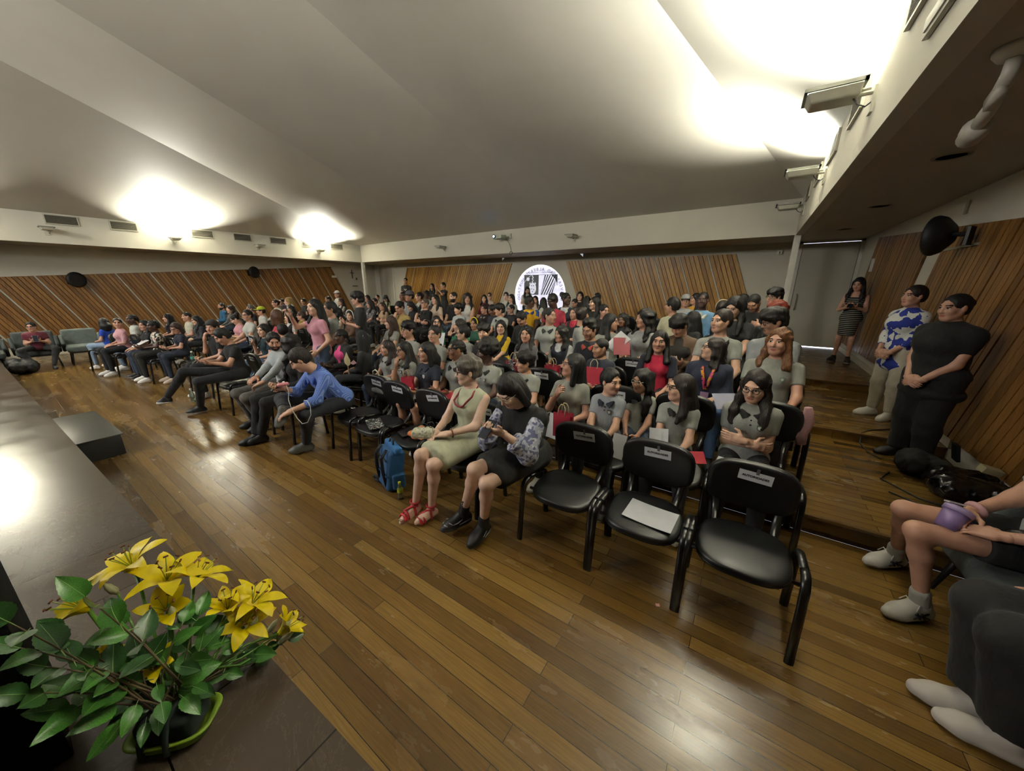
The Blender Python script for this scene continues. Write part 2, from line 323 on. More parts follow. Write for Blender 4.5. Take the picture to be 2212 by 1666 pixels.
# walls
def wall(name, lo, hi, m=M_WHITE): b = MB(); lo, hi = V3(*lo), V3(*hi); b.box((lo + hi) / 2, (hi - lo) / 2); return S(name, b, m)
wall('wall_left', (XL - .15, -7.1, -.1), (XL, YB + .1, SOF + .06)); wall('wall_right', (XR, -7.1, -.1), (XR + .15, YB + .1, SOF + .06)); wall('wall_front', (XL, -7.2, -.1), (XR, -7.05, 7.5), mat('8d897e', .8, 'plaster'))
CX0, CZ0, CR0 = -6.36, 1.50, 1.04                              # round window in the back wall
def back_wall():
    b = MB(); n = 48; ring = [(CX0 + CR0 * math.cos(a), CZ0 + CR0 * math.sin(a)) for a in (2 * math.pi * i / n for i in range(n))]
    x0, x1, z0, z1 = CX0 - 1.6, CX0 + 1.6, .1, 2.9; out = []
    for x, z in ring:
        dx, dz = x - CX0, z - CZ0; k = min((1.6 / abs(dx)) if abs(dx) > 1e-6 else 1e9, ((z1 - CZ0 if dz > 0 else CZ0 - z0) / abs(dz)) if abs(dz) > 1e-6 else 1e9); out.append((CX0 + dx * k, CZ0 + dz * k))
    v = [(x, YB, z) for x, z in ring] + [(x, YB, z) for x, z in out] + [(x, YB + .16, z) for x, z in ring]
    f = [(i, n + i, n + (i + 1) % n, (i + 1) % n) for i in range(n)] + [(i, (i + 1) % n, 2 * n + (i + 1) % n, 2 * n + i) for i in range(n)]
    b.add(v, f); b.box(((XL + x0) / 2, YB + .08, 1.4), ((x0 - XL) / 2, .08, 1.5)); b.box(((XR + x1) / 2, YB + .08, 1.4), ((XR - x1) / 2, .08, 1.5)); b.box((CX0, YB + .08, 0.), (1.6, .08, .11)); return S('wall_back', b, M_WHITE)
back_wall()
# soffits over the aisles, with their fascias
def soffit(name, lo, hi): b = MB(); lo, hi = V3(*lo), V3(*hi); b.box((lo + hi) / 2, (hi - lo) / 2); return S(name, b, M_SOFF)
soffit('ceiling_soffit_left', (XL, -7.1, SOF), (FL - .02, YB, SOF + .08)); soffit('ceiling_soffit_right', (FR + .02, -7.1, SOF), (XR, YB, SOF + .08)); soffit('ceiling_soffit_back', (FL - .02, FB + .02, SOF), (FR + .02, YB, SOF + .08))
wall('wall_fascia_left', (FL - .12, -7.1, SOF - .004), (FL, FB, FAS + .25)); wall('wall_fascia_right', (FR, -7.1, SOF - .004), (FR + .12, FB, FAS + .25)); wall('wall_fascia_back', (FL - .12, FB, SOF - .004), (FR + .12, FB + .12, FAS + .25))
# folded plaster vault: creases fan out from the back corners towards the stage
def vault():
    back = [(FL, FB, FAS), (-7.5, FB, FAS), (-5.05, FB, FAS), (FR, FB, FAS)]
    front = [(-7.59, -3, 5.68), (-8.7, -3, 6.35), (-6.45, -3, 7.78), (-3.69, -3, 5.9)]
    A, Bk, D, Rr = [[V3(*p) + (V3(*q) - V3(*p)) * t for t in np.linspace(0, 1.33, 15)] for p, q in zip(back, front)]
    Lf = [V3(FL, y, FAS) for y in np.linspace(FB, -7.1, 15)]; Rf = [V3(FR, y, FAS) for y in np.linspace(FB, -7.1, 15)]
    Bk = [a + (d - a) * .52 + V3(0, 0, -.75 * i / 14) for i, (a, d) in enumerate(zip(A, D))]
    v = []; f = []
    for r0, r1 in zip((Lf, A, Bk, D, Rr), (A, Bk, D, Rr, Rf)):      # one smooth ruled facet per strip, creases left sharp
        o = len(v); m_, n_ = 29, 9; t_ = np.linspace(0, 14, m_)
        g = lambda r, t: r[int(t)] + (r[min(int(t) + 1, 14)] - r[int(t)]) * (t - int(t))
        for t in t_: v += [tuple(g(r0, t) + (g(r1, t) - g(r0, t)) * k / (n_ - 1)) for k in range(n_)]
        f += [(o + i * n_ + k, o + i * n_ + k + 1, o + (i + 1) * n_ + k + 1, o + (i + 1) * n_ + k) for i in range(m_ - 1) for k in range(n_ - 1)]
    me = bpy.data.meshes.new('ceiling'); me.from_pydata(v, [], f); me.materials.append(M_CEIL); me.polygons.foreach_set('use_smooth', np.ones(len(me.polygons), bool)); o = link('ceiling', me); o['kind'] = 'structure'
vault()
# board cladding: leaning panels of boards with pale strips between
def clad(name, at, u0, u1, z0, z1, lean, m, bw=.092, th=.035):
    """panel whose top edge runs u0..u1; lean = shift of u per metre down; at(u, d, z) -> point"""
    b = MB(); n = max(1, round(abs(u1 - u0) / bw))
    zt = z1 if callable(z1) else (lambda u: z1)
    for i in range(n):
        a, c = u0 + (u1 - u0) * i / n, u0 + (u1 - u0) * (i + 1) / n; g = .006 * (1 if u1 > u0 else -1); d = th - rng.uniform(0, .006)
        ta, tc = zt(a), zt(c); q = []
        for dd in (0, d): q += [at(a + g, dd, ta), at(c - g, dd, tc), at(c - g + lean * (tc - z0), dd, z0), at(a + g + lean * (ta - z0), dd, z0)]
        b.add(q, [(0, 1, 2, 3), (7, 6, 5, 4), (0, 4, 5, 1), (1, 5, 6, 2), (2, 6, 7, 3), (3, 7, 4, 0)])
    e = .004; q = [at(u0, e, zt(u0)), at(u1, e, zt(u1)), at(u1 + lean * (zt(u1) - z0), e, z0), at(u0 + lean * (zt(u0) - z0), e, z0)]; b.add(q, [(0, 1, 2, 3)], 1)
    o = b.build(name, [m, M_GROOVE]); o['kind'] = 'structure'; return o
def strip(name, at, u, z0, z1, lean, w=.035):
    b = MB(); q = []
    for dd in (0, .040): q += [at(u - w / 2, dd, z1), at(u + w / 2, dd, z1), at(u + w / 2 + lean * (z1 - z0), dd, z0), at(u - w / 2 + lean * (z1 - z0), dd, z0)]
    b.add(q, [(0, 1, 2, 3), (7, 6, 5, 4), (0, 4, 5, 1), (1, 5, 6, 2), (2, 6, 7, 3), (3, 7, 4, 0)]); o = b.build(name, M_STRIP); o['kind'] = 'structure'
atL = lambda u, d, z: (XL + d, u, z); atR = lambda u, d, z: (XR - d, u, z); atB = lambda u, d, z: (u, YB - d, z)
top_side = lambda y: 2.035 + .0705 * (y - .38)
ul = [.17 + .731 * k for k in range(-4, 12)] + [8.95]; k_ = 10
for u0, u1 in zip(ul[:-1], ul[1:]): clad('wall_panel_left', atL, u0 + .02, u1 - .02, .28 + floor_z(u0 + .6), top_side, .45, M_WOODL)
for u in ul[1:-1]: strip('trim_%d' % k_, atL, u, .28 + floor_z(u + .6), top_side(u) + .005, .45); k_ += 1
for u0, u1 in ((9.87, 8.7), (8.68, 7.10), (6.60, 5.95), (5.93, 5.15), (5.13, 4.45), (4.43, 3.7), (3.68, 2.95), (2.93, 2.2), (2.18, 1.4), (1.38, .5), (.48, -.5)):
    clad('wall_panel_right', atR, u0, u1, .2 + floor_z(u1 + .5), top_side, .44, M_WOODL, bw=.098)
for u0, u1, ln in ((-12.72, -13.26, -.42), (-10.1, -12.69, -.42), (-7.5, -10.07, -.42)): clad('wall_panel_back', atB, u0, u1, .65, 2.62, ln, M_WOODB, bw=.105)
ub = [-5.36, -4.68, -3.98, -3.25, -2.57, -1.89, -1.19, -.52]
for u0, u1 in zip(ub[:-1], ub[1:]): clad('wall_panel_back', atB, u0 + .02, u1 - .02, .65, 2.61, .38, M_WOODB, bw=.105)
for u in ub[1:-1]: strip('trim_%d' % k_, atB, u, .65, 2.61, .38, .04); k_ += 1
strip('trim_%d' % k_, atB, -12.705, .65, 2.62, -.42, .03); k_ += 1
# posts under the fascia corners
for x in (FL, FR):
    b = MB(); b.box((x + (.04 if x > 0 else -.04), FB + .06, (SOF + .37) / 2), (.055, .055, (SOF - .37) / 2)); S('column', b, M_WHITEM)
# baseboards
for nm, x in (('baseboard_left', XL + .01), ('baseboard_right', XR - .01)):
    b = MB()
    for i, (y0, z) in enumerate(TIERS): y1 = TIERS[i + 1][0] if i < 3 else YB; b.box((x, (y0 + y1) / 2, z + .05), (.010, (y1 - y0) / 2, .05))
    S(nm, b, mat('b7b3a4', .6))
# doors in the back wall (one beside each corner post)
for n, (x0, x1) in enumerate(((.77, 1.80), (-15.3, -14.3))):
    b = MB(); b.box(((x0 + x1) / 2, YB - .012, (.385 + 2.77) / 2), ((x1 - x0) / 2 - .02, .012, (2.77 - .385) / 2)); d = S('door_%d' % (n + 1), b, M_DOOR)
    b = MB(); b.box((x0 - .02, YB - .018, 1.6), (.03, .018, 1.22)); b.box((x1 + .02, YB - .018, 1.6), (.03, .018, 1.22)); b.box(((x0 + x1) / 2, YB - .018, 2.795), ((x1 - x0) / 2 + .05, .018, .022)); b.build('door_frame', M_WHITEM, d)
    if n == 0:
        b = MB(); b.tube([(x0 + .09, YB - .03, 1.62), (x0 + .09, YB - .075, 1.60), (x0 + .09, YB - .075, 1.27), (x0 + .09, YB - .03, 1.25)], .012, 8); b.build('door_handle', M_GREYM, d, smooth=True)
        b = MB(); b.box(((x0 + x1) / 2, YB - .010, .3765), ((x1 - x0) / 2 - .02, .006, .006)); b.build('light_gap', mat('dfe4f2', .5, 'emit', strength=2.2), d)
        b = MB(); b.box(((x0 + x1) / 2, YB - .010, 2.7755), ((x1 - x0) / 2 - .02, .006, .0045)); b.build('light_gap', mat('dfe0ff', .5, 'emit', strength=2.5), d)
# round back-lit window: frosted pane with a crest, read from behind
def window():
    m, t, b_ = nt('frosted pane'); L = t.links.new; co = coords(t); b_.inputs['Base Color'].default_value = srgb('d6d4e2'); b_.inputs['Roughness'].default_value = .25
    n = noise(t, coords(t, (1, 1, 3.)), 3., 4); r = ramp(t, ((.3, srgb('bfbfd6')), (.7, srgb('f2f0ff')))); L(n, r.inputs[0]); L(r.outputs[0], b_.inputs['Emission Color']); b_.inputs['Emission Strength'].default_value = .42
    b = MB(); b.lathe([(.001, 0), (CR0 - .01, 0), (CR0 - .01, .008), (.001, .008)], 64, rot=rotx(R_(90))); w = b.build('window_1', m, None, (CX0, YB + .075, CZ0)); w['kind'] = 'structure'
    part = lambda nm, mb, mm: mb.build(nm, mm, w)
    b = MB(); b.tube([((CR0 - .012) * math.cos(a), -.03, (CR0 - .012) * math.sin(a)) for a in np.linspace(0, 2 * math.pi, 65)], .022, 8); part('window_frame', b, mat('f4f4ff', .5, 'emit', strength=.7))
    grey, dark, pale = mat('6d7178', .6), mat('3b3f47', .6), mat('c9ccd8', .5, 'emit', strength=.35)
    b = MB(); b.box((-.36, -.016, .36), (.30, .003, .345)); part('crest_field', b, grey)
    b = MB()
    for k in range(7):
        u = .02 + .098 * k; poly = [(max(.03, u - .17 + s), z) for s, z in ((0, .02), (.045, .02))] + [(min(.68, u + .17 + s), z) for s, z in ((.045, .70), (0, .70))]; b.prism(poly, -.019, -.012, 1)
    part('crest_bars', b, dark)
    for sx in (1,): b = MB(); b.prism([(.44, .70), (.68, .70), (.68, .34), (.60, .56)], -.021, -.013, 1); part('crest_corner', b, dark)
    # cauldron with chain and two flanking animals, as plain pale shapes
    b = MB(); b.prism([(-.30 + .145 * math.cos(a), .24 + .20 * math.sin(a)) for a in np.linspace(0, 2 * math.pi, 24)[:-1]], -.026, -.020, 1); b.prism([(-.44, .40), (-.38, .34), (-.40, .46)], -.026, -.020, 1); b.prism([(-.16, .40), (-.22, .34), (-.20, .46)], -.026, -.020, 1)
    for k in range(5): b.prism([(-.30 + .022 * math.cos(a) + (.012 if k % 2 else -.012), .665 - .05 * k + .024 * math.sin(a)) for a in np.linspace(0, 2 * math.pi, 9)[:-1]], -.026, -.020, 1)
    b.prism([(-.55, .50), (-.45, .50), (-.43, .60), (-.55, .62)], -.026, -.020, 1); part('crest_figure', b, pale)
    b = MB()
    for x, z in ((-.34, .33), (-.26, .33), (-.34, .22), (-.25, .20), (-.30, .13)): b.prism([(x + .018 * math.cos(a), z + .02 * math.sin(a)) for a in np.linspace(0, 2 * math.pi, 9)[:-1]], -.030, -.026, 1)
    part('crest_spot', b, dark)
    b = MB(); b.tube([(.80 * math.cos(a), -.02, -.02 + .80 * math.sin(a)) for a in np.linspace(.05, math.pi - .05, 33)], .006, 6); part('crest_ring', b, pale)
    tx = mat('8a8fa6', .6); word = 'UNIVERSIDAD ALBERTO HURTADO'
    for i, ch in enumerate(word):
        if ch == ' ': continue
        a = R_(-8 + 196 * i / (len(word) - 1)); r = .885; me = text_mesh(ch, .15, tx, 'letter', .002, mirror=True)
        link('lettering', me, w, (r * math.cos(a), -.02, r * math.sin(a)), (R_(90), 0, 0)).rotation_euler = (Matrix.Rotation(math.pi / 2 - a, 4, 'Y') @ Matrix.Rotation(math.pi / 2, 4, 'X')).to_euler()
    b = MB(); b.box((0, -.012, .78), (.6, .003, .006)); b.box((0, -.012, .70), (.70, .003, .006)); part('crest_line', b, tx)
window()
# ------------------------------------------------------------------ lamps, grilles, small wall and ceiling fittings
def floodlight(n, loc, rz, lit, label, group, scale=1., energy=0.):
    """bracketed floodlight thrown upward; local +x points away from the wall"""
    t = thing('floodlight', label, 'floodlight', loc, rz, group); s = scale; body = mat('b4b2a2', .5); rim = mat('77786e', .45)
    b = MB(); b.add([(x * s, y * s, z * s) for x, y, z in ((.10, -.10, .0), (.10, .10, .0), (.40, .10, .0), (.40, -.10, .0), (.09, -.14, .075), (.09, .14, .075), (.44, .14, .075), (.44, -.14, .075))], [(3, 2, 1, 0), (0, 1, 5, 4), (1, 2, 6, 5), (2, 3, 7, 6), (3, 0, 4, 7), (4, 5, 6, 7)]); b.build('housing', body, t, bevel=.02 * s, seg=3)
    b = MB(); [b.box(c, h) for c, h in (((.265 * s, -.145 * s, .085 * s), (.19 * s, .012 * s, .012 * s)), ((.265 * s, .145 * s, .085 * s), (.19 * s, .012 * s, .012 * s)), ((.445 * s, 0, .085 * s), (.012 * s, .157 * s, .012 * s)), ((.085 * s, 0, .085 * s), (.012 * s, .157 * s, .012 * s)))]; b.build('rim', rim, t)
    b = MB(); b.box((.265 * s, 0, .083 * s), (.17 * s, .13 * s, .003)); b.build('glass', mat('fbfff0', .3, 'emit', strength=14.) if lit else mat('cfd0c8', .15), t)
    b = MB(); b.box((.008, 0, -.03 * s), (.008, .05 * s, .09 * s)); b.tube([(.01, .0, .03 * s), (.12 * s, .0, .03 * s)], .018 * s, 8); b.tube([(.03 * s, 0, .06 * s), (.16 * s, 0, .06 * s)], .014 * s, 8); b.build('bracket', body, t)
    b = MB(); b.tube([(.13 * s, .03 * s, .0), (.10 * s, .05 * s, -.05 * s), (.05 * s, .04 * s, -.075 * s), (.01, .02 * s, -.04 * s)], .006 * s, 6); b.build('cable', mat('3b3b38', .5), t, smooth=True)
    if lit:
        l = bpy.data.lights.new('floodlight_beam', 'AREA'); l.shape = 'RECTANGLE'; l.size = .30 * s; l.size_y = .24 * s; l.energy = energy; l.color = (1., .985, .86); l.spread = R_(140)
        o = bpy.data.objects.new('floodlight_beam', l); C.objects.link(o); c, s_ = math.cos(rz), math.sin(rz)
        o.location = (loc[0] + .28 * s * c, loc[1] + .28 * s * s_, loc[2] + .105 * s); o.rotation_euler = (Vector((c * .10, s_ * .10, 1))).to_track_quat('-Z', 'Y').to_euler()
GL = 'floodlights along the far side fascia'; GR = 'floodlights along the near side fascia'
for y, lit, lb in ((-.9, 1, 'lit floodlight on the far fascia above the stage end'), (1.24, 0, 'unlit floodlight below the first two vent grilles of the far fascia'), (3.53, 1, 'lit floodlight between the second and third vent grilles, wide glow above it'), (5.68, 0, 'unlit floodlight under the gap between the fourth and fifth vent grilles'), (7.74, 1, 'lit floodlight on the far fascia near the back corner')):
    floodlight('l', (FL, y, 3.09), 0, lit, lb, GL, .8, LAMP_L)
for y, lit, lb in ((1.7, 1, 'lit floodlight on the near fascia above the stage front'), (4.07, 1, 'large lit floodlight on the near fascia, nearest of the three'), (6.35, 1, 'middle lit floodlight on the near fascia'), (8.73, 0, 'farthest floodlight on the near fascia beside the corner')):
    floodlight('r', (FR, y, 3.17), math.pi, lit, lb, GR, .95, LAMP_R)
for x, lb in ((-9.37, 'unlit floodlight on the back fascia, far from the projector'), (-4.39, 'unlit floodlight on the back fascia, nearer the bright corner')): floodlight('b', (x, FB, 3.09), -math.pi / 2, 0, lb, 'floodlights on the back fascia', .8)
def grille(loc, rz, w, h, label, group, hatch):
    t = thing('vent_grille', label, 'vent', loc, rz, group); b = MB(); k = .022
    for c, hh in (((0, 0, h / 2 - k / 2), (w / 2, .012, k / 2)), ((0, 0, -h / 2 + k / 2), (w / 2, .012, k / 2)), ((-w / 2 + k / 2, 0, 0), (k / 2, .012, h / 2 - k)), ((w / 2 - k / 2, 0, 0), (k / 2, .012, h / 2 - k))): b.box(c, hh)
    b.build('frame', mat('a9a696', .5), t); b = MB(); b.box((0, .009, 0), (w / 2 - k, .002, h / 2 - k)); b.build('backing', mat('35332d', .8), t)
    b = MB(); n = 9
    for i in range(n): z = -h / 2 + k + (h - 2 * k) * (i + .5) / n; b.box((0, -.001, z), (w / 2 - k, .009, .003), rotx(R_(32)))
    b.build('slats', mat('6f6c60', .5), t)
for i, (y0, y1) in enumerate(((.05, .62), (1.26, 1.80), (2.32, 2.84), (3.97, 4.52), (5.04, 5.55), (6.10, 6.64), (7.17, 7.70), (8.26, 8.80))):
    nth = ('half out of view at the stage end', 'second from the stage end', 'before the wide lamp glow', 'after the wide lamp glow', 'fifth from the stage end', 'sixth from the stage end', 'half washed out by the back lamp', 'closest to the back corner')[i]
    grille((FL + .013, (y0 + y1) / 2, 3.365), R_(90), y1 - y0, .225, 'slatted vent grille on the far fascia, ' + nth, 'vent grilles on the far fascia', i)
for i, (y0, y1) in enumerate(((2.85, 3.42), (4.5, 5.05), (5.68, 6.3), (6.97, 7.5), (8.1, 8.6))):
    nth = ('close to the ceiling edge above the stage', 'just behind the large floodlight', 'between the large and the middle floodlight', 'behind the middle floodlight', 'before the farthest floodlight')[i]
    grille((FR - .013, (y0 + y1) / 2, 3.365), R_(-90), y1 - y0, .225, 'slatted vent grille on the near fascia, ' + nth, 'vent grilles on the near fascia', i)
b = MB(); b.box((0, 0, 0), (.012, .28, .05)); b.box((-.014, 0, 0), (.006, .25, .03)); t = tag(b.build('conduit_box', mat('b9b7a8', .5), None, (FR - .013, 2.62, 3.02), bevel=.004), 'narrow pale cover plate on the near fascia below the grille', 'cover plate')
# round black wall speakers
def wall_speaker(loc, aim, label):
    t = thing('wall_speaker', label, 'speaker', loc, aim, 'round black wall speakers'); M = rotx(R_(90))
    b = MB(); b.lathe([(.001, -.10), (.10, -.10), (.185, -.02), (.205, .03), (.20, .055), (.001, .055)], 32, rot=M); b.build('housing', mat('090909', .6), t, smooth=True)
    b = MB(); b.lathe([(.001, .06), (.12, .062), (.185, .050), (.19, .045)], 32, rot=M); b.build('cone_grille', mat('0d0d0e', .9), t, smooth=True)
    b = MB(); b.tube([(0, .08, 0), (0, .20, -.01), (0, .22, -.03)], .022, 8); b.box((0, .225, -.03), (.05, .012, .09)); b.build('bracket', M_BLACK, t)
wall_speaker((XL + .30, 1.55, 1.98), R_(90 + 25), 'round black speaker on the far boarded wall, nearer the stage'); wall_speaker((XL + .30, 5.82, 2.31), R_(90 + 20), 'round black speaker on the far boarded wall, nearer the back'); wall_speaker((XR - .29, 5.94, 2.33), R_(-90 - 38), 'large round black speaker above the standing women')
b = MB(); b.box((XR - .045, 6.2, 2.22), (.012, .42, .012)); tag(b.build('cable_duct', mat('8d8878', .5)), 'short pale cable duct beside the speaker above the standing women', 'cable duct')
# crucifix and small plates
b = MB(); b.box((0, 0, 0), (.008, .014, .19)); b.box((0, 0, .055), (.008, .10, .013)); tag(b.build('cross', mat('120d0b', .5), None, (XL + .009, 9.92, 2.36)), 'dark wooden cross on the far wall near the corner post', 'cross')
def plate(name, loc, h, m, label, cat, bev=.004): b = MB(); b.box((0, 0, 0), h); return tag(b.build(name, m, None, loc, bevel=bev), label, cat)
plate('exit_sign', (XL + .05, 9.02, 2.23), (.01, .11, .045), M_WHITEM, 'small pale sign at the end of the far boarded wall', 'sign')
s = plate('motion_sensor', (.36, YB - .03, 2.60), (.05, .03, .045), M_WHITEM, 'small white twin motion sensor on the back wall near the post', 'sensor')
b = MB(); b.box((0, -.032, -.005), (.012, .004, .028)); b.build('lens', mat('6a6a66', .3), s)
s = plate('motion_sensor', (-14.05, YB - .03, 2.66), (.035, .03, .05), M_WHITEM, 'small white sensor on the back wall near the far corner', 'sensor'); b = MB(); b.box((-.01, -.032, -.0), (.014, .004, .02)); b.build('lens', mat('2c2c2e', .3), s)
plate('light_switch', (XL + .008, 10.12, 2.15), (.008, .035, .05), mat('55524a', .5), 'grey wall switch beside the dark cross', 'switch'); plate('coat_rail', (XL + .02, 10.0, 1.83), (.02, .12, .015), M_BLACK, 'short black rail on the far wall below the cross', 'rail')
plate('light_switch', (XR - .008, 9.86, 1.95), (.008, .03, .03), mat('3a3833', .5), 'small dark wall switch behind the striped dress', 'switch'); plate('wall_outlet', (XR - .008, 6.45, 2.66), (.008, .035, .07), mat('8a806c', .5), 'brownish cover plate above the speaker on the near wall', 'outlet')
plate('thermostat', (XR - .03, 9.80, 2.2), (.03, .05, .12), M_WHITEM, 'white wall unit beside the first boards of the near wall', 'wall unit')
# ceiling-hung PTZ style camera
t = thing('ceiling_camera', 'white swivelling camera hanging from the near soffit', 'camera', (.80, 2.80, SOF)); wm = mat('b9b5a8', .45)
b = MB(); b.lathe([(.001, -.045), (.055, -.045), (.075, -.02), (.075, 0), (.001, 0)], 24); b.build('base', wm, t, smooth=True)
b = MB(); b.tube([(0, 0, -.04), (.0, .01, -.10), (-.005, .03, -.15)], .022, 10, flat=1.3); b.box((-.01, .05, -.17), (.018, .05, .028), rotx(R_(-25))); b.build('arm', wm, t, smooth=True)
b = MB(); b.tube([(0, .05, -.17), (.02, .22, -.20), (.03, .30, -.215)], [.026, .030, .026], 12); b.build('neck', wm, t, smooth=True)
b = MB(); b.tube([(.03, .29, -.213), (.035, .32, -.22), (.04, .36, -.226), (.043, .38, -.23), (.048, .43, -.237), (.05, .445, -.24)], [.038, .056, .056, .050, .050, .040], 16); b.build('head', wm, t, smooth=True)
b = MB(); b.tube([(.05, .447, -.24), (.051, .452, -.241)], [.034, .030], 16); b.build('lens', mat('8d8a80', .2), t)
for x, y, lb in ((1.16, 4.68, 'recessed round downlight in the near soffit, nearest'), (1.2, 6.9, 'recessed round downlight in the near soffit, middle'), (1.2, 9.2, 'recessed round downlight in the near soffit, near the door'), (-8.6, 10.4, 'recessed round downlight in the back soffit, farther'), (-5.2, 10.4, 'recessed round downlight in the back soffit above the round window')):
    t = thing('downlight', lb, 'downlight', (x, y, SOF), 0, 'unlit downlights in the soffit'); b = MB(); b.lathe([(.085, 0), (.10, -.006), (.112, -.004), (.115, 0)], 28); b.build('ring', mat('8f8778', .6), t, smooth=True); b = MB(); b.lathe([(.001, -.001), (.086, -.001)], 28); b.build('lamp_glass', mat('a39b8c', .4), t)
# projector on a pole in front of the back fascia
t = thing('projector', 'white projector with glowing lens hung on the back fascia', 'projector', (-6.75, FB - .30, 3.26))
b = MB(); b.box((0, 0, 0), (.17, .13, .055)); b.build('body', mat('b2b8a4', .5), t, bevel=.02)
b = MB(); b.lathe([(.001, .0), (.045, 0), (.055, .03), (.04, .035), (.001, .03)], 20, (-.085, -.13, .01), rotx(R_(90))); b.build('lens_ring', mat('1b2a55', .3), t, smooth=True)
b = MB(); b.lathe([(.001, 0), (.028, 0)], 16, (-.085, -.166, .01), rotx(R_(90))); b.build('lens', mat('b9dcff', .3, 'emit', strength=9.), t)
b = MB(); b.tube([(0, 0, .05), (0, .12, .05), (0, .28, .05)], .018, 8); b.box((0, .29, .05), (.05, .01, .05)); b.build('mount', mat('a9ac98', .5), t)
b = MB(); b.tube([(.12, .1, -.02), (.20, .24, -.15), (.24, .28, -.30), (.25, .29, -.40)], .006, 6); b.build('cable', mat('55564c', .5), t, smooth=True)
b = MB(); b.box((.22, .285, .05), (.03, .014, .07)); b.build('junction_box', mat('aeb29c', .5), t)
t = thing('wire_reel', 'small coil of dark cable on a bracket under the back fascia', 'cable coil', (-6.45, FB - .09, 2.80)); b = MB(); b.tube([(.05 * math.cos(a), 0, .05 * math.sin(a)) for a in np.linspace(0, 2 * math.pi, 17)], .008, 6); b.build('coil', mat('2c2d2a', .5), t, smooth=True); b = MB(); b.tube([(.05, 0, -.02), (.16, 0, -.045), (.2, 0, -.03)], .010, 6); b.box((0, .05, 0), (.015, .05, .012)); b.build('bracket', mat('8e8d82', .4), t)
# ------------------------------------------------------------------ chairs
M_VINYL = mat('0c0d0f', .40, 'vinyl'); M_FRAME = mat('0a0a0b', .32); M_PAPER = mat('c9cbd0', .7); M_INK = mat('1c1c1e', .7)
def pad(name, w, d, h, cx, edge, dome, m):
    """cushion: superellipse outline with a soft domed top; lies in xy"""
    n, rings = 44, [(.0, 1.), (.35, 1.), (.7, 1.), (.88, .97), (.97, .80), (1., .45), (.99, .0), (.94, -.35), (.6, -.45), (.0, -.45)]; v = []; f = []
    for r, z in rings:
        for j in range(n):
            a = 2 * math.pi * j / n; c, s_ = math.cos(a), math.sin(a); k = (abs(c) ** edge + abs(s_) ** edge) ** (-1 / edge); x, y = r * k * c, r * k * s_
            v.append((x * w / 2, y * d / 2, z * h + dome * (1 - x * x) * (1 if z > .3 else 0) * .6 + dome * (1 - y * y) * (1 if z > .3 else 0) * .4))
    for i in range(len(rings) - 1): f += [(i * n + j, i * n + (j + 1) % n, (i + 1) * n + (j + 1) % n, (i + 1) * n + j) for j in range(n)]
    me = bpy.data.meshes.new(name); me.from_pydata(v, [], f); bm = bmesh.new(); bm.from_mesh(me); bmesh.ops.remove_doubles(bm, verts=bm.verts, dist=1e-5); bmesh.ops.recalc_face_normals(bm, faces=bm.faces); bm.to_mesh(me); bm.free()
    me.materials.append(m); me.polygons.foreach_set('use_smooth', np.ones(len(me.polygons), bool)); return me
SEAT = pad('seat', .450, .43, .034, 0, 3.0, .012, M_VINYL)
def bend(me, k):
    for v in me.vertices: v.co.z += k * v.co.x ** 2
BACK = pad('backrest', .455, .325, .024, 0, 3.6, .006, M_VINYL); bend(BACK, .42)
SEAT_PAN = pad('seat_pan', .452, .432, .022, 0, 3.0, -.006, M_FRAME); BACK_SHELL = pad('back_shell', .460, .330, .020, 0, 3.6, .0, mat('111214', .45)); bend(BACK_SHELL, .42)
def tube_me(name, pts, r, n=8, flat=1.): b = MB(); b.tube(pts, r, n, flat=flat); return b.mesh(name, M_FRAME, smooth=True)
def arc(p, q, r, k=4):
    """rounded corner helper: quadratic bend"""
    return [(1 - t) ** 2 * V3(*p) + 2 * t * (1 - t) * V3(*q) + t * t * V3(*r) for t in np.linspace(0, 1, k + 2)]
LEG_F = [tube_me('leg', [(sx * .262, -.275, 0), (sx * .258, -.252, .30)] + arc((sx * .256, -.246, .385), (sx * .255, -.240, .475), (sx * .253, -.15, .462)), .0145, 10, 1.5) for sx in (-1, 1)]
LEG_R = [tube_me('leg', [(sx * .262, .125, 0), (sx * .258, .100, .28)] + arc((sx * .256, .09, .36), (sx * .255, .082, .435), (sx * .253, -.02, .448)) + [V3(sx * .253, -.15, .462)], .0145, 10, 1.5) for sx in (-1, 1)]
FOOT = [None]
SUPP = [tube_me('back_support', arc((sx * .14, .02, .358), (sx * .15, .225, .40), (sx * .165, .238, .52), 5) + [V3(sx * .17, .270, .68)], .012, 8, 2.0) for sx in (-1, 1)]
RAILS = [tube_me('seat_rail', [(-.255, y, .364), (.255, y, .364)], .011, 8) for y in (-.14, .06)]
b = MB(); b.box((0, 0, 0), (.084, .0006, .034)); SIGN = b.mesh('paper_sign', M_PAPER); SIGN_TXT = text_mesh('AUTORIDADES', .0195, M_INK, bold=.0005); b = MB(); b.box((0, 0, 0), (.008, .0005, .020)); TAPE = b.mesh('tape', mat('5e6166', .25))
CHAIR_PARTS = [('seat', SEAT, (0, -.055, .380), (R_(3), 0, 0)), ('seat_pan', SEAT_PAN, (0, -.055, .375), (R_(3), 0, 0)), ('backrest', BACK, (0, .222, .655), (R_(100), 0, 0)), ('back_shell', BACK_SHELL, (0, .241, .652), (R_(100), 0, 0))] + \
    [('leg', m, None, None) for m in LEG_F + LEG_R] + [('back_support', m, None, None) for m in SUPP] + [('seat_rail', m, None, None) for m in RAILS]
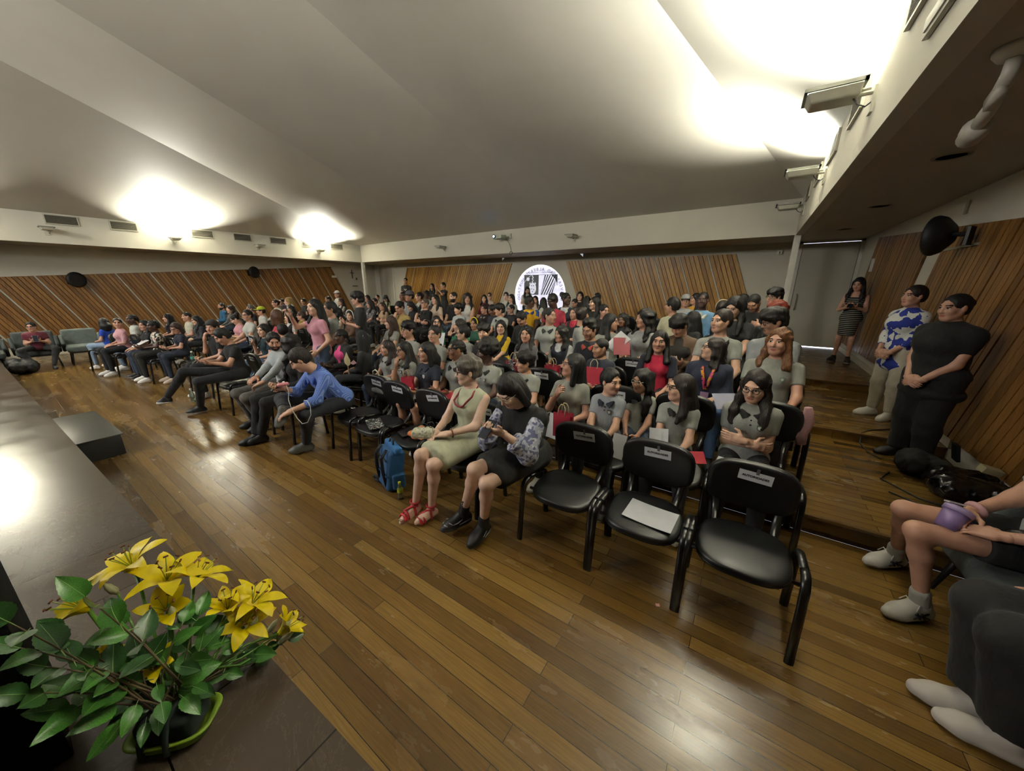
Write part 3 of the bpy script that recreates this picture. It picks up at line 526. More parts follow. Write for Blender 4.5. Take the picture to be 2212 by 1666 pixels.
def chair(x, y, z, rz, label, group, sign=None, full=True, tall=0.):
    t = thing('padded_chair', label, 'chair', (x, y, z), rz, group); out = {}
    for nm, me, lo, ro in CHAIR_PARTS:
        if full or nm in ('seat', 'backrest', 'back_shell', 'leg'): out[nm] = link(nm, me, t, lo, ro)
        if tall and nm in ('backrest', 'back_shell', 'back_support'): out[nm].location.z += tall; out[nm].location.y += tall * .15
    if sign is not None:
        dx, dz, rol, legible = sign; bk = out['backrest']; zz = .024 + .008 + .42 * dx * dx; p = link('paper_sign', SIGN, bk, (dx, dz, zz + .002), (R_(90), 0, 0)); p.rotation_euler = (Matrix.Rotation(R_(rol), 4, 'Z') @ Matrix.Rotation(R_(-90), 4, 'X')).to_euler()
        # the sign's own frame: x across, z up the backrest, -y towards the reader
        p.rotation_euler = (Matrix.Rotation(R_(rol), 4, 'Z') @ Matrix.Rotation(R_(-90), 4, 'X')).to_euler()
        if legible: link('lettering', SIGN_TXT, p, (0, -.0012, 0), (R_(90), 0, 0))
        link('tape', TAPE, p, (.006, -.0010, .040))
    return t
def armchair(x, y, rz, label, w=.62, group='grey upholstered armchairs', col='3f4544'):
    t = thing('armchair', label, 'armchair', (x, y, 0), rz, group); m = mat(col, .9, 'cloth')
    blob_obj('seat_cushion', [rbox((0, -.03, .375), (w / 2, .30, .075), .05, .02)], .014, m, t)
    blob_obj('backrest', [rbox((0, .27, .60), (w / 2, .055, .21), .05, .02, rotx(R_(-10))), ], .014, m, t)
    for sx in (-1, 1): blob_obj('side_wing', [rbox((sx * (w / 2 + .015), .10, .50), (.032, .24, .13), .03, .02, rotx(R_(-28)))], .012, m, t)
    for sx in (-1, 1):
        for sy in (-1, 1): b = MB(); b.tube([(sx * (w / 2 - .07), sy * .22, .31), (sx * (w / 2 - .03), sy * .27, 0)], [.020, .012], 8); b.build('leg', M_BLACK, t, smooth=True)
    b = MB(); b.box((0, -.02, .295), (w / 2 - .04, .27, .014)); b.build('frame', M_BLACK, t); return t
# ------------------------------------------------------------------ people
HAIRC = {'k': '0d0b0b', 'd': '1d1513', 'b': '33211a', 'a': '4a2d1c', 'g': '4f4a45', 'y': '8f7448', 'r': '6d2413', 'o': '5c3a1e'}
SKIN = {'1': 'cfa78f', '2': 'bb907a', '3': 'a37c64', '4': '83604c', '5': '4a332a', '6': 'd6b5a2'}
NECK_PIVOT = V3(0, .0, .565)
def head_prims(hs, detail):
    p = [ell((0, .014, .030), (.075, .093, .088), .02), ell((0, -.026, -.040), (.060, .064, .078), .03), sph((0, -.062, -.094), .024, .03),
         cone((.05, .0, -.05), (.02, -.055, -.09), .022, .02, .03), cone((-.05, .0, -.05), (-.02, -.055, -.09), .022, .02, .03)]
    for x in (-1, 1):
        p += [sph((x * .038, -.062, -.028), .026, .025), ell((x * .078, .008, -.006), (.009, .021, .031), .008)]
    p += [cone((.036, -.079, .028), (-.036, -.079, .028), .012, .012, .02)]
    for x in (-1, 1): p += [sph((x * .032, -.102, .007), .013, .014, 'd'), sph((x * .032, -.0765, .006), .0135, .004)]
    p += [cone((0, -.088, .010), (0, -.106, -.030), .009, .0125, .012), sph((.012, -.093, -.033), .0085, .008), sph((-.012, -.093, -.033), .0085, .008),
          ell((0, -.084, -.0600), (.024, .011, .0055), .006), ell((0, -.0825, -.0705), (.020, .011, .0060), .006), sph((0, -.094, -.0655), .0035, .005, 'd')]
    p += [cone((0, .014, -.02), (0, .014, -.14), .054, .052, .03)]
    return p
def xf(prims, M, o, s):
    """rotate by M, scale by s, move to o"""
    out = []
    for p in prims:
        if p[0] == 'c': out.append(('c', o + s * (M @ p[1]), o + s * (M @ p[2]), p[3] * s, p[4] * s, p[5] * s, p[6], p[7]))
        elif p[0] == 'e': out.append(('e', o + s * (M @ p[1]), p[2] * s, M if p[3] is None else M @ p[3], p[4] * s, p[5]))
        else: out.append(('b', o + s * (M @ p[1]), p[2] * s, p[3] * s, M if p[4] is None else M @ p[4], p[5] * s, p[6]))
    return out
def hair_prims(style):
    """-> primitives in head space, relief amplitude, relief frequency"""
    cap = [ell((0, .020, .036), (.086, .103, .097), .02), ell((0, .045, -.01), (.078, .078, .085), .03)]
    face = [ell((0, -.108, -.022), (.063, .074, .106), .012, None, 'd'), rbox((0, -.09, -.13), (.2, .085, .11), .01, .02, None, 'd'), rbox((0, 0, -.155), (.2, .2, .085), .01, .01, None, 'd')]
    side = lambda r, z0, dx=0: [cone((x * .078, .005, .03), (x * (.086 + dx), .015, z0), .026, r, .03) for x in (-1, 1)]
    amp, fr = .0022, 190.
    if style == 'buzz': return [ell((0, .018, .034), (.079, .097, .090), .02)] + face, .0006, 250.
    if style == 'short': return cap + face, amp, fr
    if style == 'quiff': return cap + [ell((0, -.035, .115), (.060, .060, .036), .03), ell((0, .02, .11), (.065, .08, .04), .03)] + face, .005, 110.
    if style == 'mop': return cap + [ell((0, .0, .075), (.100, .118, .075), .03), ell((0, -.068, .060), (.070, .034, .036), .02)] + [ell((0, -.115, -.045), (.064, .072, .082), .012, None, 'd')] + face[1:], .006, 90.
    if style == 'curlyshort': return cap + [ell((0, .02, .055), (.100, .115, .098), .03)] + [ell((0, -.118, -.040), (.062, .076, .088), .012, None, 'd')] + face[1:], .009, 75.
    if style == 'afro': return [ell((0, .035, .075), (.130, .135, .125), .03)] + [ell((0, -.130, -.055), (.072, .095, .100), .012, None, 'd'), rbox((0, 0, -.175), (.2, .2, .1), .01, .01, None, 'd')], .006, 90.
    if style == 'tied': return [ell((0, .019, .034), (.082, .100, .092), .02), ell((0, .04, -.02), (.072, .07, .07), .03)] + face + [sph((0, .118, .03), .036, .02)], amp, fr
    if style == 'bun': return [ell((0, .019, .034), (.082, .100, .092), .02)] + face + [sph((0, .115, .085), .052, .015)], .004, 110.
    if style == 'braids': return [ell((0, .019, .034), (.081, .099, .091), .02)] + face + [cone((0, .10, .03), (0, .13, -.10), .03, .022, .02)], .005, 150.
    if style == 'pony': return [ell((0, .019, .034), (.082, .100, .092), .02)] + face + [cone((0, .11, .04), (0, .15, -.02), .026, .034, .02), cone((0, .15, -.02), (0, .13, -.22), .034, .018, .03)], amp, fr
    if style == 'bob': return cap + [cone((0, .06, -.02), (0, .062, -.13), .075, .072, .03)] + side(.030, -.13) + [ell((0, -.108, -.055), (.056, .085, .098), .010, None, 'd'), rbox((0, -.11, -.15), (.045, .1, .11), .01, .02, None, 'd'), rbox((0, 0, -.28), (.3, .3, .1), .01, .01, None, 'd')], .0015, fr
    c = cap + [cone((0, .055, .0), (0, .075, -.16), .078, .075, .03)] + side(.030, -.17, .008) + [ell((0, -.108, -.030), (.056, .080, .108), .010, None, 'd'), rbox((0, -.115, -.16), (.042, .1, .12), .01, .02, None, 'd')]
    if style in ('curly', 'curlylong'): return c + [ell((0, .03, .02), (.108, .115, .110), .03)] + [ell((0, -.118, -.045), (.060, .085, .092), .012, None, 'd')], .010, 70.
    if style == 'wavy': return c, .006, 75.
    return c, .0018, fr
def two_bone(S, W, a, b, pole):
    d = W - S; L = min(np.linalg.norm(d), (a + b) * .995); d = unit(d); W = S + d * L
    x = (a * a - b * b + L * L) / (2 * L); h = math.sqrt(max(a * a - x * x, 0)); pl = unit(pole - d * (pole @ d))
    return S + d * x + pl * h, W
def hand_prims(W, f, n, sg, hs, curl=.45, spread=0.):
    f = unit(f); n = unit(n - f * (n @ f)); t = sg * np.cross(n, f); M = np.stack([t, f, n], 1)
    p = [rbox(W + hs * (f * .052), hs * V3(.040, .046, .014), .013 * hs, .012, M), cone(W - f * .02 * hs, W + f * .03 * hs, .026 * hs, .028 * hs, .02)]
    for off, ln, r in ((.029, .070, .0088), (.0098, .078, .0090), (-.0096, .072, .0086), (-.0285, .056, .0078)):
        q = W + hs * (f * .092 + t * off); g = f + t * off * spread * 6
        for j in range(3):
            an = curl * (j + .6); e = q + unit(g * math.cos(an) + n * math.sin(an)) * ln * hs * (.42, .32, .26)[j]
            p.append(cone(q, e, r * hs * (1 - .08 * j), r * hs * (.92 - .08 * j), .004)); q = e
    b = W + hs * (f * .022 + t * .034); m1 = b + hs * .040 * unit(t * .75 + f * .62 + n * .35); p += [cone(b, m1, .0135 * hs, .011 * hs, .012), cone(m1, m1 + hs * .032 * unit(f * .9 + t * .25 + n * .4 * curl), .0105 * hs, .0085 * hs, .005)]
    return p
# arm poses: (wrist, finger direction, palm normal, curl) for the +x arm in hip space; x is mirrored for the other arm unless two entries are given
ARMS = {
    'lap': [((.10, -.25, .11), (-.55, -.75, -.3), (0, -.2, -1), .4)], 'knees': [((.13, -.34, .085), (-.15, -.95, -.25), (0, 0, -1), .3)],
    'clasp': [((.085, -.25, .12), (-.85, -.5, -.1), (0, .4, -1), .7)], 'between': [((.06, -.33, .06), (-.3, -.9, -.35), (-1, 0, 0), .5)],
    'crossed': [((-.030, -.200, .235), (-.93, .10, .1), (0, 1, -.1), .25), ((-.035, -.165, .195), (-.9, .30, -.05), (0, 1, .1), .35)],
    'phone': [((.055, -.27, .22), (-.30, -.75, .42), (-.45, .25, 1), .75)], 'read': [((.10, -.31, .16), (-.25, -.85, .2), (-.6, .1, .9), .8)],
    'chin': [((.10, -.25, .10), (-.6, -.7, -.3), (0, -.2, -1), .4), ((.045, -.155, .445), (-.15, .15, 1), (-.1, .8, .2), .9)],
    'sides': [((.25, -.04, -.06), (-.05, -.15, -1), (-1, 0, 0), .4)], 'front': [((.06, -.19, -.02), (-.8, -.35, -.35), (0, 1, -.1), .5)],
    'photo': [((.05, -.33, .52), (-.2, -.4, .9), (-.5, -.7, .2), .7)], 'photo1': [((.15, -.12, .0), (-.2, -.6, -.5), (-1, 0, 0), .4), ((.02, -.36, .56), (-.1, -.45, .9), (-.4, -.8, .2), .8)],
    'hold': [((.07, -.30, .14), (-.45, -.8, .1), (-.5, 0, .8), .9)], 'cup': [((.09, -.26, .12), (-.6, -.7, -.3), (0, -.2, -1), .5), ((.06, -.22, .40), (-.5, -.5, .6), (-.6, .5, 0), .9)],
}
def yaw_pitch(yaw, pitch, roll=0.): return rotz(R_(yaw)) @ rotx(R_(pitch)) @ roty(R_(roll))

def kinematics(q):
    """joint positions in the person's own frame (facing -y, floor at z = 0)"""
    stand = q['stand']; lean = R_(q.get('lean', 0)); Rl = rotx(lean) @ roty(R_(q.get('tilt', 0))); w = q.get('w', 1.)
    yaw = max(-78, min(78, q['hy'] - q['by'])); Mh = yaw_pitch(yaw, q.get('hp', 0), q.get('hr', 0))
    hc = Rl @ NECK_PIVOT + Mh @ V3(0, -.014, .108)              # head centre over the hip for s = 1
    fl = q['floor']
    s = (q['head'][2] - fl) / (.905 + hc[2]) if stand else (q['head'][2] - fl - q.get('seat', .55)) / hc[2]
    s = max(.70, min(1.16, s)); hip = V3(0, 0, .905 * s if stand else q.get('seat', .55)); T = lambda v: hip + s * (Rl @ V3(*v))
    J = dict(s=s, hip=hip, T=T, Rl=Rl, Mh=Mh, head=hip + s * hc, hs=.62 * s + .38)
    Rb = rotz(R_(q['by'])); root = V3(*q['head']) - Rb @ J['head']; root[2] = fl; J['root'] = root
    legs = []
    for i, sg in enumerate((1, -1)):
        h = hip + s * V3(sg * .088 * w, .0, .0)
        if stand: k = V3(sg * .10, -.03, .48) * s; a = V3(sg * .11, .0, .085) * s; f = V3(sg * .25, -1, 0)
        else: k = V3(sg * (.115 + q.get('open', 0)), -.43 * s, q.get('seat', .55) - .015); a = V3(sg * .125, -.43 * s + q.get('tuck', .02), .09); f = V3(sg * .15, -1, 0)
        if q.get('legs'):
            o = q['legs'][i]
            if o: k, a, f = (V3(*o[0]), V3(*o[1]), V3(*o[2]))
        legs.append((h, k, a, unit(f)))
    J['legs'] = legs; arms = []; tab = q.get('hands') or ARMS[q.get('arms', 'lap')]
    for i, sg in enumerate((1, -1)):
        wr, fd, pn, cu = tab[0] if len(tab) == 1 or i == 0 else tab[1]; mir = V3(-1 if i == 1 else 1, 1, 1)
        S = T((sg * .158 * w, .012, .422)); base = hip + s * V3(*wr) * mir if q.get('armspace') != 'torso' else T(V3(*wr) * mir)
        pole = V3(sg * q.get('elbow', .55), .45, -.75)
        E, W = two_bone(S, base, .275 * s, .25 * s, pole); arms.append((S, E, W, V3(*fd) * mir, V3(*pn) * mir, cu))
    J['arms'] = arms; return J

def person(q):
    J = kinematics(q); s, T, hs, w = J['s'], J['T'], J['hs'], q.get('w', 1.); fem = q.get('sex', 'f') == 'f'; lod = q.get('lod', 2)
    vb, vh, vhand, vc = ((.011, .0052, .0045, .011), (.015, .0072, .006, .0145), (.021, .0095, .0085, .020))[lod]
    sk = SKIN[q['skin']]; skm = mat(sk, .5, 'skin'); hc = HAIRC[q['hair'][1]]; seated = not q['stand']
    # --- body
    def torso(g, full=True):
        """trunk primitives grown by g"""
        p = [('pelvis', ell(T((0, .012, .03)), s * V3(.160 * w + g, .112 * w + g, .115), .05, J['Rl'])), ('waist', ell(T((0, .0, .18)), s * V3((.128 if fem else .140) * w + g, .096 * w + g + q.get('belly', 0), .14), .06, J['Rl'])),
             ('chest', ell(T((0, .0, .345)), s * V3(.152 * w + g, .105 * w + g, .16), .06, J['Rl'])), ('sh', cone(T((.0, .012, .452)), T((.130 * w, .012, .427)), (.058 + g) * s, (.046 + g) * s, .05)), ('sh', cone(T((.0, .012, .452)), T((-.130 * w, .012, .427)), (.058 + g) * s, (.046 + g) * s, .05)),
             ('trap', cone(T((0, .018, .46)), T((0, .016, .53)), (.066 + g) * s, (.052 + g) * s, .05))][:6 if full else 5]
        if fem and not q.get('child'): p += [('bust', sph(T((x * .066, -.078 * w, .335)), (.056 + g) * s, .05)) for x in (-1, 1)]
        return [b for _, b in p]
    def arm(i, g, t0=0., t1=2., k=.03):
        S, E, W = J['arms'][i][:3]; out = []; wa = .55 + .45 * w
        P = lambda t: S + (E - S) * t if t <= 1 else E + (W - E) * (t - 1)
        rad = lambda t: (.047 - .008 * t) * wa if t <= 1 else (.039 - .013 * (t - 1)) * wa
        ts = [t0] + ([1.] if t1 > 1 else []) + [t1]
        for j, (a, b) in enumerate(zip(ts[:-1], ts[1:])): out.append(cone(P(a), P(b), (rad(a) + g * .9) * s, (rad(b) + g) * s, k, flat=(g > 0 and j == len(ts) - 2)))
        return out
    def leg(i, g, t1=2., k=.04):
        h, kn, an, f = J['legs'][i]; wl = .4 + .6 * w; calf = kn + (an - kn) * .3 + unit(np.cross(V3(1, 0, 0), an - kn)) * .0; calf = calf - unit(f) * .012
        th = kn if t1 >= 1 else h + (kn - h) * t1; out = [cone(h, th, (.084 * wl + g) * s, ((.084 - .029 * min(t1, 1)) * wl + g) * s, k, flat=t1 < 1)]
        if t1 > 1: e = calf + (an - calf) * (t1 - 1); out += [cone(kn, calf, (.054 * wl + g) * s, (.053 * wl + g) * s, .03), cone(calf, e, (.052 * wl + g) * s, (.052 * wl - .018 * (t1 - 1) + g * 1.1) * s, .03, flat=g > 0)]
        return out
    hw = J['head']; neckbase = T((0, .014, .49)); prims = torso(-.006) + [cone(neckbase, hw + J['Mh'] @ V3(0, .014, -.07) * hs, .056 * s, .052 * hs, .03)]
    for i in (0, 1): prims += arm(i, 0) + leg(i, -.004)
    parts = [blob(prims, vb)]; hv, hq = blob(xf(head_prims(1, lod), J['Mh'], hw, hs), vh)
    loc = (hv - hw) @ J['Mh'] / hs; cen = loc[hq].mean(1); mi = np.zeros(len(hq), int); dark = q.get('hp', 0) > 28
    ax = np.abs(cen[:, 0]); fr = cen[:, 1] < -.055
    eye = (np.hypot(ax - .032, (cen[:, 2] - .006) * 2.1) < .0150) & (cen[:, 1] < -.07) & fr
    iris = (np.hypot(ax - .032, cen[:, 2] - .006) < (.0075 if lod < 2 else .009)) & fr
    if dark: mi[eye & (np.abs(cen[:, 2] + .004) < .004)] = 3
    else: mi[eye] = 1 if lod < 2 else 0; mi[iris & eye] = 3
    lid = (np.abs(np.hypot(ax - .032, (cen[:, 2] - .006) * 2.1) - .0150) < .0026) & (cen[:, 2] > .006) & fr; mi[lid] = 3
    brow = (np.abs(cen[:, 2] - (.030 - .12 * np.abs(ax - .032))) < (.0042 if lod < 2 else .006)) & (ax > .014) & (ax < .050) & (cen[:, 1] < -.06); mi[brow] = 3
    lip = (np.hypot(cen[:, 0] / .0235, (cen[:, 2] + .0655) / .0125) < 1) & (cen[:, 1] < -.078); mi[lip] = 2
    if q.get('beard'):
        bd = (cen[:, 1] < -.0) & (cen[:, 2] < -.052 + .25 * np.maximum(ax - .03, 0)) & (cen[:, 2] > -.125) & ~lip; st = (np.abs(cen[:, 2] + .050) < .006) & (ax < .03) & (cen[:, 1] < -.07); mi[bd | st] = 4
    nb = len(parts[0][1]); parts.append((hv, hq)); hands = []
    for i in (0, 1):
        S, E, W, f, n, cu = J['arms'][i]; parts.append(blob(hand_prims(W, f, n, 1 if i == 0 else -1, hs * (.96 if fem else 1.05), cu), vhand)); hands.append((W, unit(f), unit(n)))
    if q.get('barefeet'):
        for i in (0, 1): parts.append(blob(foot_prims(J['legs'][i], s, -.006), .007))
    v, f = merge(parts); mi_all = np.zeros(len(f), int); mi_all[nb:nb + len(mi)] = mi
    lipc = tuple(min(1, max(0, int(sk[k:k + 2], 16) / 255 * m)) for k, m in ((0, .84), (2, .66), (4, .66)))
    o = link('person', raw_mesh('person', v, quads=f, mats=[skm, mat('e8e4dc', .3), mat(lipc, .45), mat('15100e', .5), mat(hc, .8)], mi=mi_all), None, J['root'], (0, 0, R_(q['by'])))
    tag(o, q['label'], 'person', q.get('group')); J['o'] = o; J['hands'] = hands
    add = lambda name, pr, vox, m, warp=None: blob_obj(name, pr, vox, m, o, warp=warp)
    # --- top
    top = q['top']; tm = top[0] if not isinstance(top[0], str) else mat(top[0], .85, 'cloth'); sl = top[1]; g = .012 + (.006 if sl == 'long' else 0) + q.get('loose', 0)
    pr = torso(g, False)
    if q.get('tube'): pr = pr[:3] + pr[5:] + [rbox(T((0, 0, .52)), V3(.4, .3, .10) * s, .01, .01, J['Rl'], 'd')]
    hem = q.get('hem', 0.)
    if seated: pr.append(ell(T((0, .012, .025)), s * V3(.160 * w + g + .012, .114 * w + g + .012, .10), .04, J['Rl']))
    if not seated: pr.append(ell(T((0, .012, -.03 - hem)), s * V3(.163 * w + g, .115 * w + g, .11), .05, J['Rl']))
    t1 = {'none': 0, 'cap': .25, 'short': .58, 'mid': 1.0, 'long': 1.93, 'threeq': 1.5}[sl]
    if t1:
        for i in (0, 1): pr += arm(i, .012 if t1 < 1.2 else .013, 0, t1, .03)
    v, f = blob(pr, vc); top_o = link(q.get('topname', 'shirt'), raw_mesh('top', v, quads=f, mats=[tm]), o); J['topv'] = v
    def front(x, z):
        p = T((x, -.1, z)); m = (np.abs(v[:, 0] - p[0]) < .03) & (np.abs(v[:, 2] - p[2]) < .03); return V3(p[0], v[m, 1].min() if m.any() else p[1], p[2])
    J['front'] = front
    col = top[2] if len(top) > 2 else None
    if col:
        up_ = ((0, .070, .530), (.040, .058, .527), (.060, .020, .518), (.056, -.030, .497), (.036, -.070, .470), (.008, -.106, .432)); lo_ = ((0, .100, .492), (.060, .088, .492), (.100, .022, .503), (.104, -.042, .472), (.088, -.096, .432), (.060, -.128, .396))
        full_u = [V3(*p) * V3(-1, 1, 1) for p in up_[:0:-1]] + [V3(*p) for p in up_]; full_l = [V3(*p) * V3(-1, 1, 1) for p in lo_[:0:-1]] + [V3(*p) for p in lo_]; cv = []; cf = []
        for u, l in zip(full_u, full_l):
            mid = (u + l) / 2 + unit((u + l) / 2 - V3(0, .012, .44)) * .010; cv += [T(p) for p in (u - V3(0, 0, .006), u, mid, l, l - unit(l - V3(0, .012, .44)) * .012)]
        for i in range(len(full_u) - 1): cf += [(i * 5 + j, i * 5 + j + 1, i * 5 + j + 6, i * 5 + j + 5) for j in range(4)]
        link('collar', raw_mesh('collar', cv, polys=cf, mats=[mat(col, .85, 'cloth')]), o)
    if q.get('badge') and lod < 2:
        p = front(.075 * s, .345); b = MB(); b.prism([(-.016, .02), (.016, .02), (.016, -.004), (0, -.022), (-.016, -.004)], -.003, .004); bo = b.build('badge', mat(q['badge'], .7), top_o, p + V3(0, -.004, 0))
        b = MB(); b.prism([(-.010, .012), (.010, .012), (.010, -.002), (0, -.012), (-.010, -.002)], -.0045, -.003); b.build('emblem', mat('b9b8ac', .7), bo)
        if col:
            for z in (.40, .36): sb = MB(); sb.lathe([(.001, -.003), (.0055, -.002), (.0055, .002), (.001, .003)], 10, rot=rotx(R_(90))); sb.build('button', mat('101012', .4), top_o, front(0, z) + V3(0, -.003, 0))
    if q.get('vest'):
        vm = q['vest'] if not isinstance(q['vest'], str) else mat(q['vest'], .85, 'cloth')
        pv = torso(g + .011)[:5] + [sph(T((x * .066, -.078 * w, .335)), (.07 + g) * s, .05) for x in (-1, 1)] + [ell(T((0, -.12, .47)), s * V3(.075, .09, .10), .02, J['Rl'], 'd'), rbox(T((0, -.02, .56)), s * V3(.075, .2, .08), .01, .02, J['Rl'], 'd')]
        add('vest', pv, vc, vm)
    if q.get('jacket'):
        jm = mat(q['jacket'], .8, 'cloth'); pj = torso(g + .016)[:5] + arm(0, .026, 0, 1.9) + arm(1, .026, 0, 1.9) + [cone(T((0, .07, .50)), T((.07, .0, .48)), .022 * s, .022 * s, .02), cone(T((0, .07, .50)), T((-.07, .0, .48)), .022 * s, .022 * s, .02), rbox(T((0, -.16, .33)), s * V3(.042, .10, .22), .02, .02, J['Rl'], 'd')]
        add('jacket', pj, vc, jm)
    # --- bottom
    bt = q.get('bottom', ('trousers', '16171b')); bm_ = bt[1] if not isinstance(bt[1], str) else mat(bt[1], .85, 'denim' if bt[0] == 'jeans' else 'cloth')
    pr = [ell(J['hip'] + s * V3(0, .012, .03), s * V3(.166 * w, .122 * w, .12), .05)]; nm = 'trousers'
    if bt[0] in ('trousers', 'jeans'):
        for i in (0, 1): pr += leg(i, .014 + q.get('baggy', 0), bt[2] if len(bt) > 2 else 1.93)
    elif bt[0] == 'shorts':
        nm = 'shorts'
        for i in (0, 1): pr += leg(i, .018, .55)
    else:
        nm = 'skirt'; t = bt[2] if len(bt) > 2 else .78; hl = [J['legs'][i] for i in (0, 1)]
        if seated: pr += [cone(h, h + (k - h) * t, .104 * s * w, .088 * s, .09, flat=True) for h, k, a, f_ in hl] + [cone((hl[0][0] + hl[1][0]) / 2, (hl[0][0] + hl[1][0] + (hl[0][1] + hl[1][1] - hl[0][0] - hl[1][0]) * t) / 2, .095 * s, .088 * s, .09, flat=True)]
        else: c = (hl[0][1] + hl[1][1]) / 2 * V3(0, 1, 1); pr += [cone(J['hip'], c + V3(0, 0, .06), .165 * w * s, .14 * w * s, .04, flat=True)]
    if q.get('hipwide'): pr.append(ell(J['hip'] + V3(0, .02, -.02), s * V3(.19 * w, .15, .16), .06))
    add(nm, pr, vc, bm_)
    # --- shoes
    if q.get('shoe') and not q.get('barefeet'):
        for i in (0, 1): shoe(J['legs'][i], s, q['shoe'], o, q.get('sole'), .0065 if lod == 0 else .009 if lod == 1 else .014, q.get('shoekind', 'shoe'))
        if q.get('sock'):
            for i in (0, 1): h, kn, an, f_ = J['legs'][i]; add('sock', [cone(an + unit(kn - an) * .08, an - V3(0, 0, .03), .044 * s, .046 * s, .02)], .009, mat(q['sock'], .9, 'cloth'))
    # --- hair
    st = q['hair'][0]
    if st != 'bald':
        hp_, amp, frq = hair_prims(st); hx = xf(hp_, J['Mh'], hw, hs); base = rotz(R_(max(-50, min(50, (q['hy'] - q['by']) * .6))))
        D = lambda x, y, z: hw + hs * (base @ V3(x, y, z))
        if st in ('long', 'wavy', 'curly', 'curlylong', 'vlong'):
            ln = {'long': .33, 'wavy': .32, 'curly': .30, 'curlylong': .42, 'vlong': .46}[st] * q.get('hl', 1); back = .095 + .2 * math.sin(R_(q.get('lean', 0)))
            hx += [cone(D(0, .075, -.10), D(0, back, -ln * .6), .075 * hs, .085 * hs, .05), cone(D(.03, back, -ln * .6), D(.035, back + .01, -ln), .07 * hs, .05 * hs, .05), cone(D(-.03, back, -ln * .6), D(-.035, back + .01, -ln), .07 * hs, .05 * hs, .05)]
            for x, on in ((1, q.get('fl', 1)), (-1, q.get('fr', 1))):
                if on: hx += [cone(D(x * .086, .0, -.10), D(x * .105, -.045, -.22), .030 * hs, .034 * hs, .03), cone(D(x * .105, -.045, -.22), D(x * .10, -.085, -ln * .95), .034 * hs, .020 * hs, .03)]
        Mi = J['Mh'].T
        def warp(X, Y, Z):
            a = (Mi[0, 0] * (X - hw[0]) + Mi[0, 1] * (Y - hw[1]) + Mi[0, 2] * (Z - hw[2])); b = (Mi[1, 0] * (X - hw[0]) + Mi[1, 1] * (Y - hw[1]) + Mi[1, 2] * (Z - hw[2])); c = Z - hw[2]
            if amp > .004: return amp * (np.sin(a * frq + 2 * np.sin(c * frq * .5)) + np.sin(b * frq + 1.3 + 1.5 * np.sin(a * frq * .6)) + np.sin(c * frq * .9 + a * 20)) * .5
            return amp * (np.sin(a * frq + 9 * c) + np.sin(b * frq + 11 * c)) * .5
        add('hair', hx, (.0062, .0082, .011)[lod], mat(hc, .5, 'hair'), warp)
    if q.get('cap'):
        cm = mat(q['cap'], .8, 'cloth'); bk = -1 if q.get('capback') else 1
        cp = xf([ell((0, .018, .062), (.090, .108, .080), .02), rbox((0, 0, -.05), (.3, .3, .09), .01, .01, None, 'd')], J['Mh'], hw, hs); co = add('cap', cp, .008, cm)
        br = xf([ell((0, -.115 * bk, .045), (.066, .065, .010), .01, rotx(R_(-8 * bk)))], J['Mh'], hw, hs); blob_obj('brim', br, .006, cm, co)
    if q.get('band'):
        b = MB(); pts = [hw + hs * (J['Mh'] @ V3(.093 * math.cos(a), -.028 + .0 * a, .034 + .104 * math.sin(a))) for a in np.linspace(-.25, math.pi + .25, 18)]; b.tube(pts, .010 * hs, 8); b.build('headband', mat(q['band'], .8, 'cloth'), o, smooth=True)
    if q.get('glasses') and lod < 3:
        b = MB(); H = lambda x, y, z: hw + hs * (J['Mh'] @ V3(x, y, z)); r = .0024 if lod == 0 else .003
        for x in (-1, 1):
            b.tube([H(x * .033 + .0235 * math.cos(a), -.0995 + .004 * abs(math.cos(a)), .004 + .0185 * math.sin(a)) for a in np.linspace(0, 2 * math.pi, 17)], r, 6); b.tube([H(x * .056, -.094, .010), H(x * .083, -.04, .010), H(x * .083, .012, .006)], r, 6)
        b.tube([H(-.010, -.103, .008), H(.010, -.103, .008)], r, 6); b.build('glasses', mat(q['glasses'], .3), o, smooth=True)
    for fn in q.get('extra', ()): fn(q, J, o)
    return J
def foot_prims(lg, s, g=0.):
    h, k, a, f = lg; f3 = unit(f); z = V3(0, 0, 1.); fl = a - z * (.085 * s if a[2] < .13 else .085)
    up = z if abs(f3[2]) < .3 else unit(z - f3 * f3[2]); heel = a - up * .052 * s - f3 * .035 * s; ball = a - up * .060 * s + f3 * .115 * s; toe = a - up * .066 * s + f3 * .165 * s
    return [cone(heel, ball, (.034 + g) * s, (.036 + g) * s, .03), cone(ball, toe, (.037 + g) * s, (.026 + g) * s, .03), cone(a + up * .0, ball, (.038 + g) * s, (.028 + g) * s, .03), ell(a - up * .066 * s + f3 * .055 * s, s * V3(.040 + g, .115 + g, .022), .02, np.stack([np.cross(f3, up), f3, up], 1))]
def shoe(lg, s, color, o, sole=None, vox=.009, name='shoe'):
    h, k, a, f = lg; f3 = unit(f); up = V3(0, 0, 1.); up = up if abs(f3[2]) < .3 else unit(up - f3 * f3[2]); p = foot_prims(lg, s, .008)
    cut = a - up * .131 * s + f3 * .05 * s; M = np.stack([np.cross(f3, up), f3, up], 1); p.append(rbox(cut, V3(.15, .3, .035) * s, .004, .006, M, 'd'))
    v, q = blob(p, vox); hgt = ((v - a) @ up)[q].mean(1); mi = (hgt < -.074 * s).astype(int) if sole else np.zeros(len(q), int)
    cm = color if not isinstance(color, str) else mat(color, .55, 'plain')
    return link(name, raw_mesh(name, v, quads=q, mats=[cm, mat(sole or '222222', .6)], mi=mi), o)
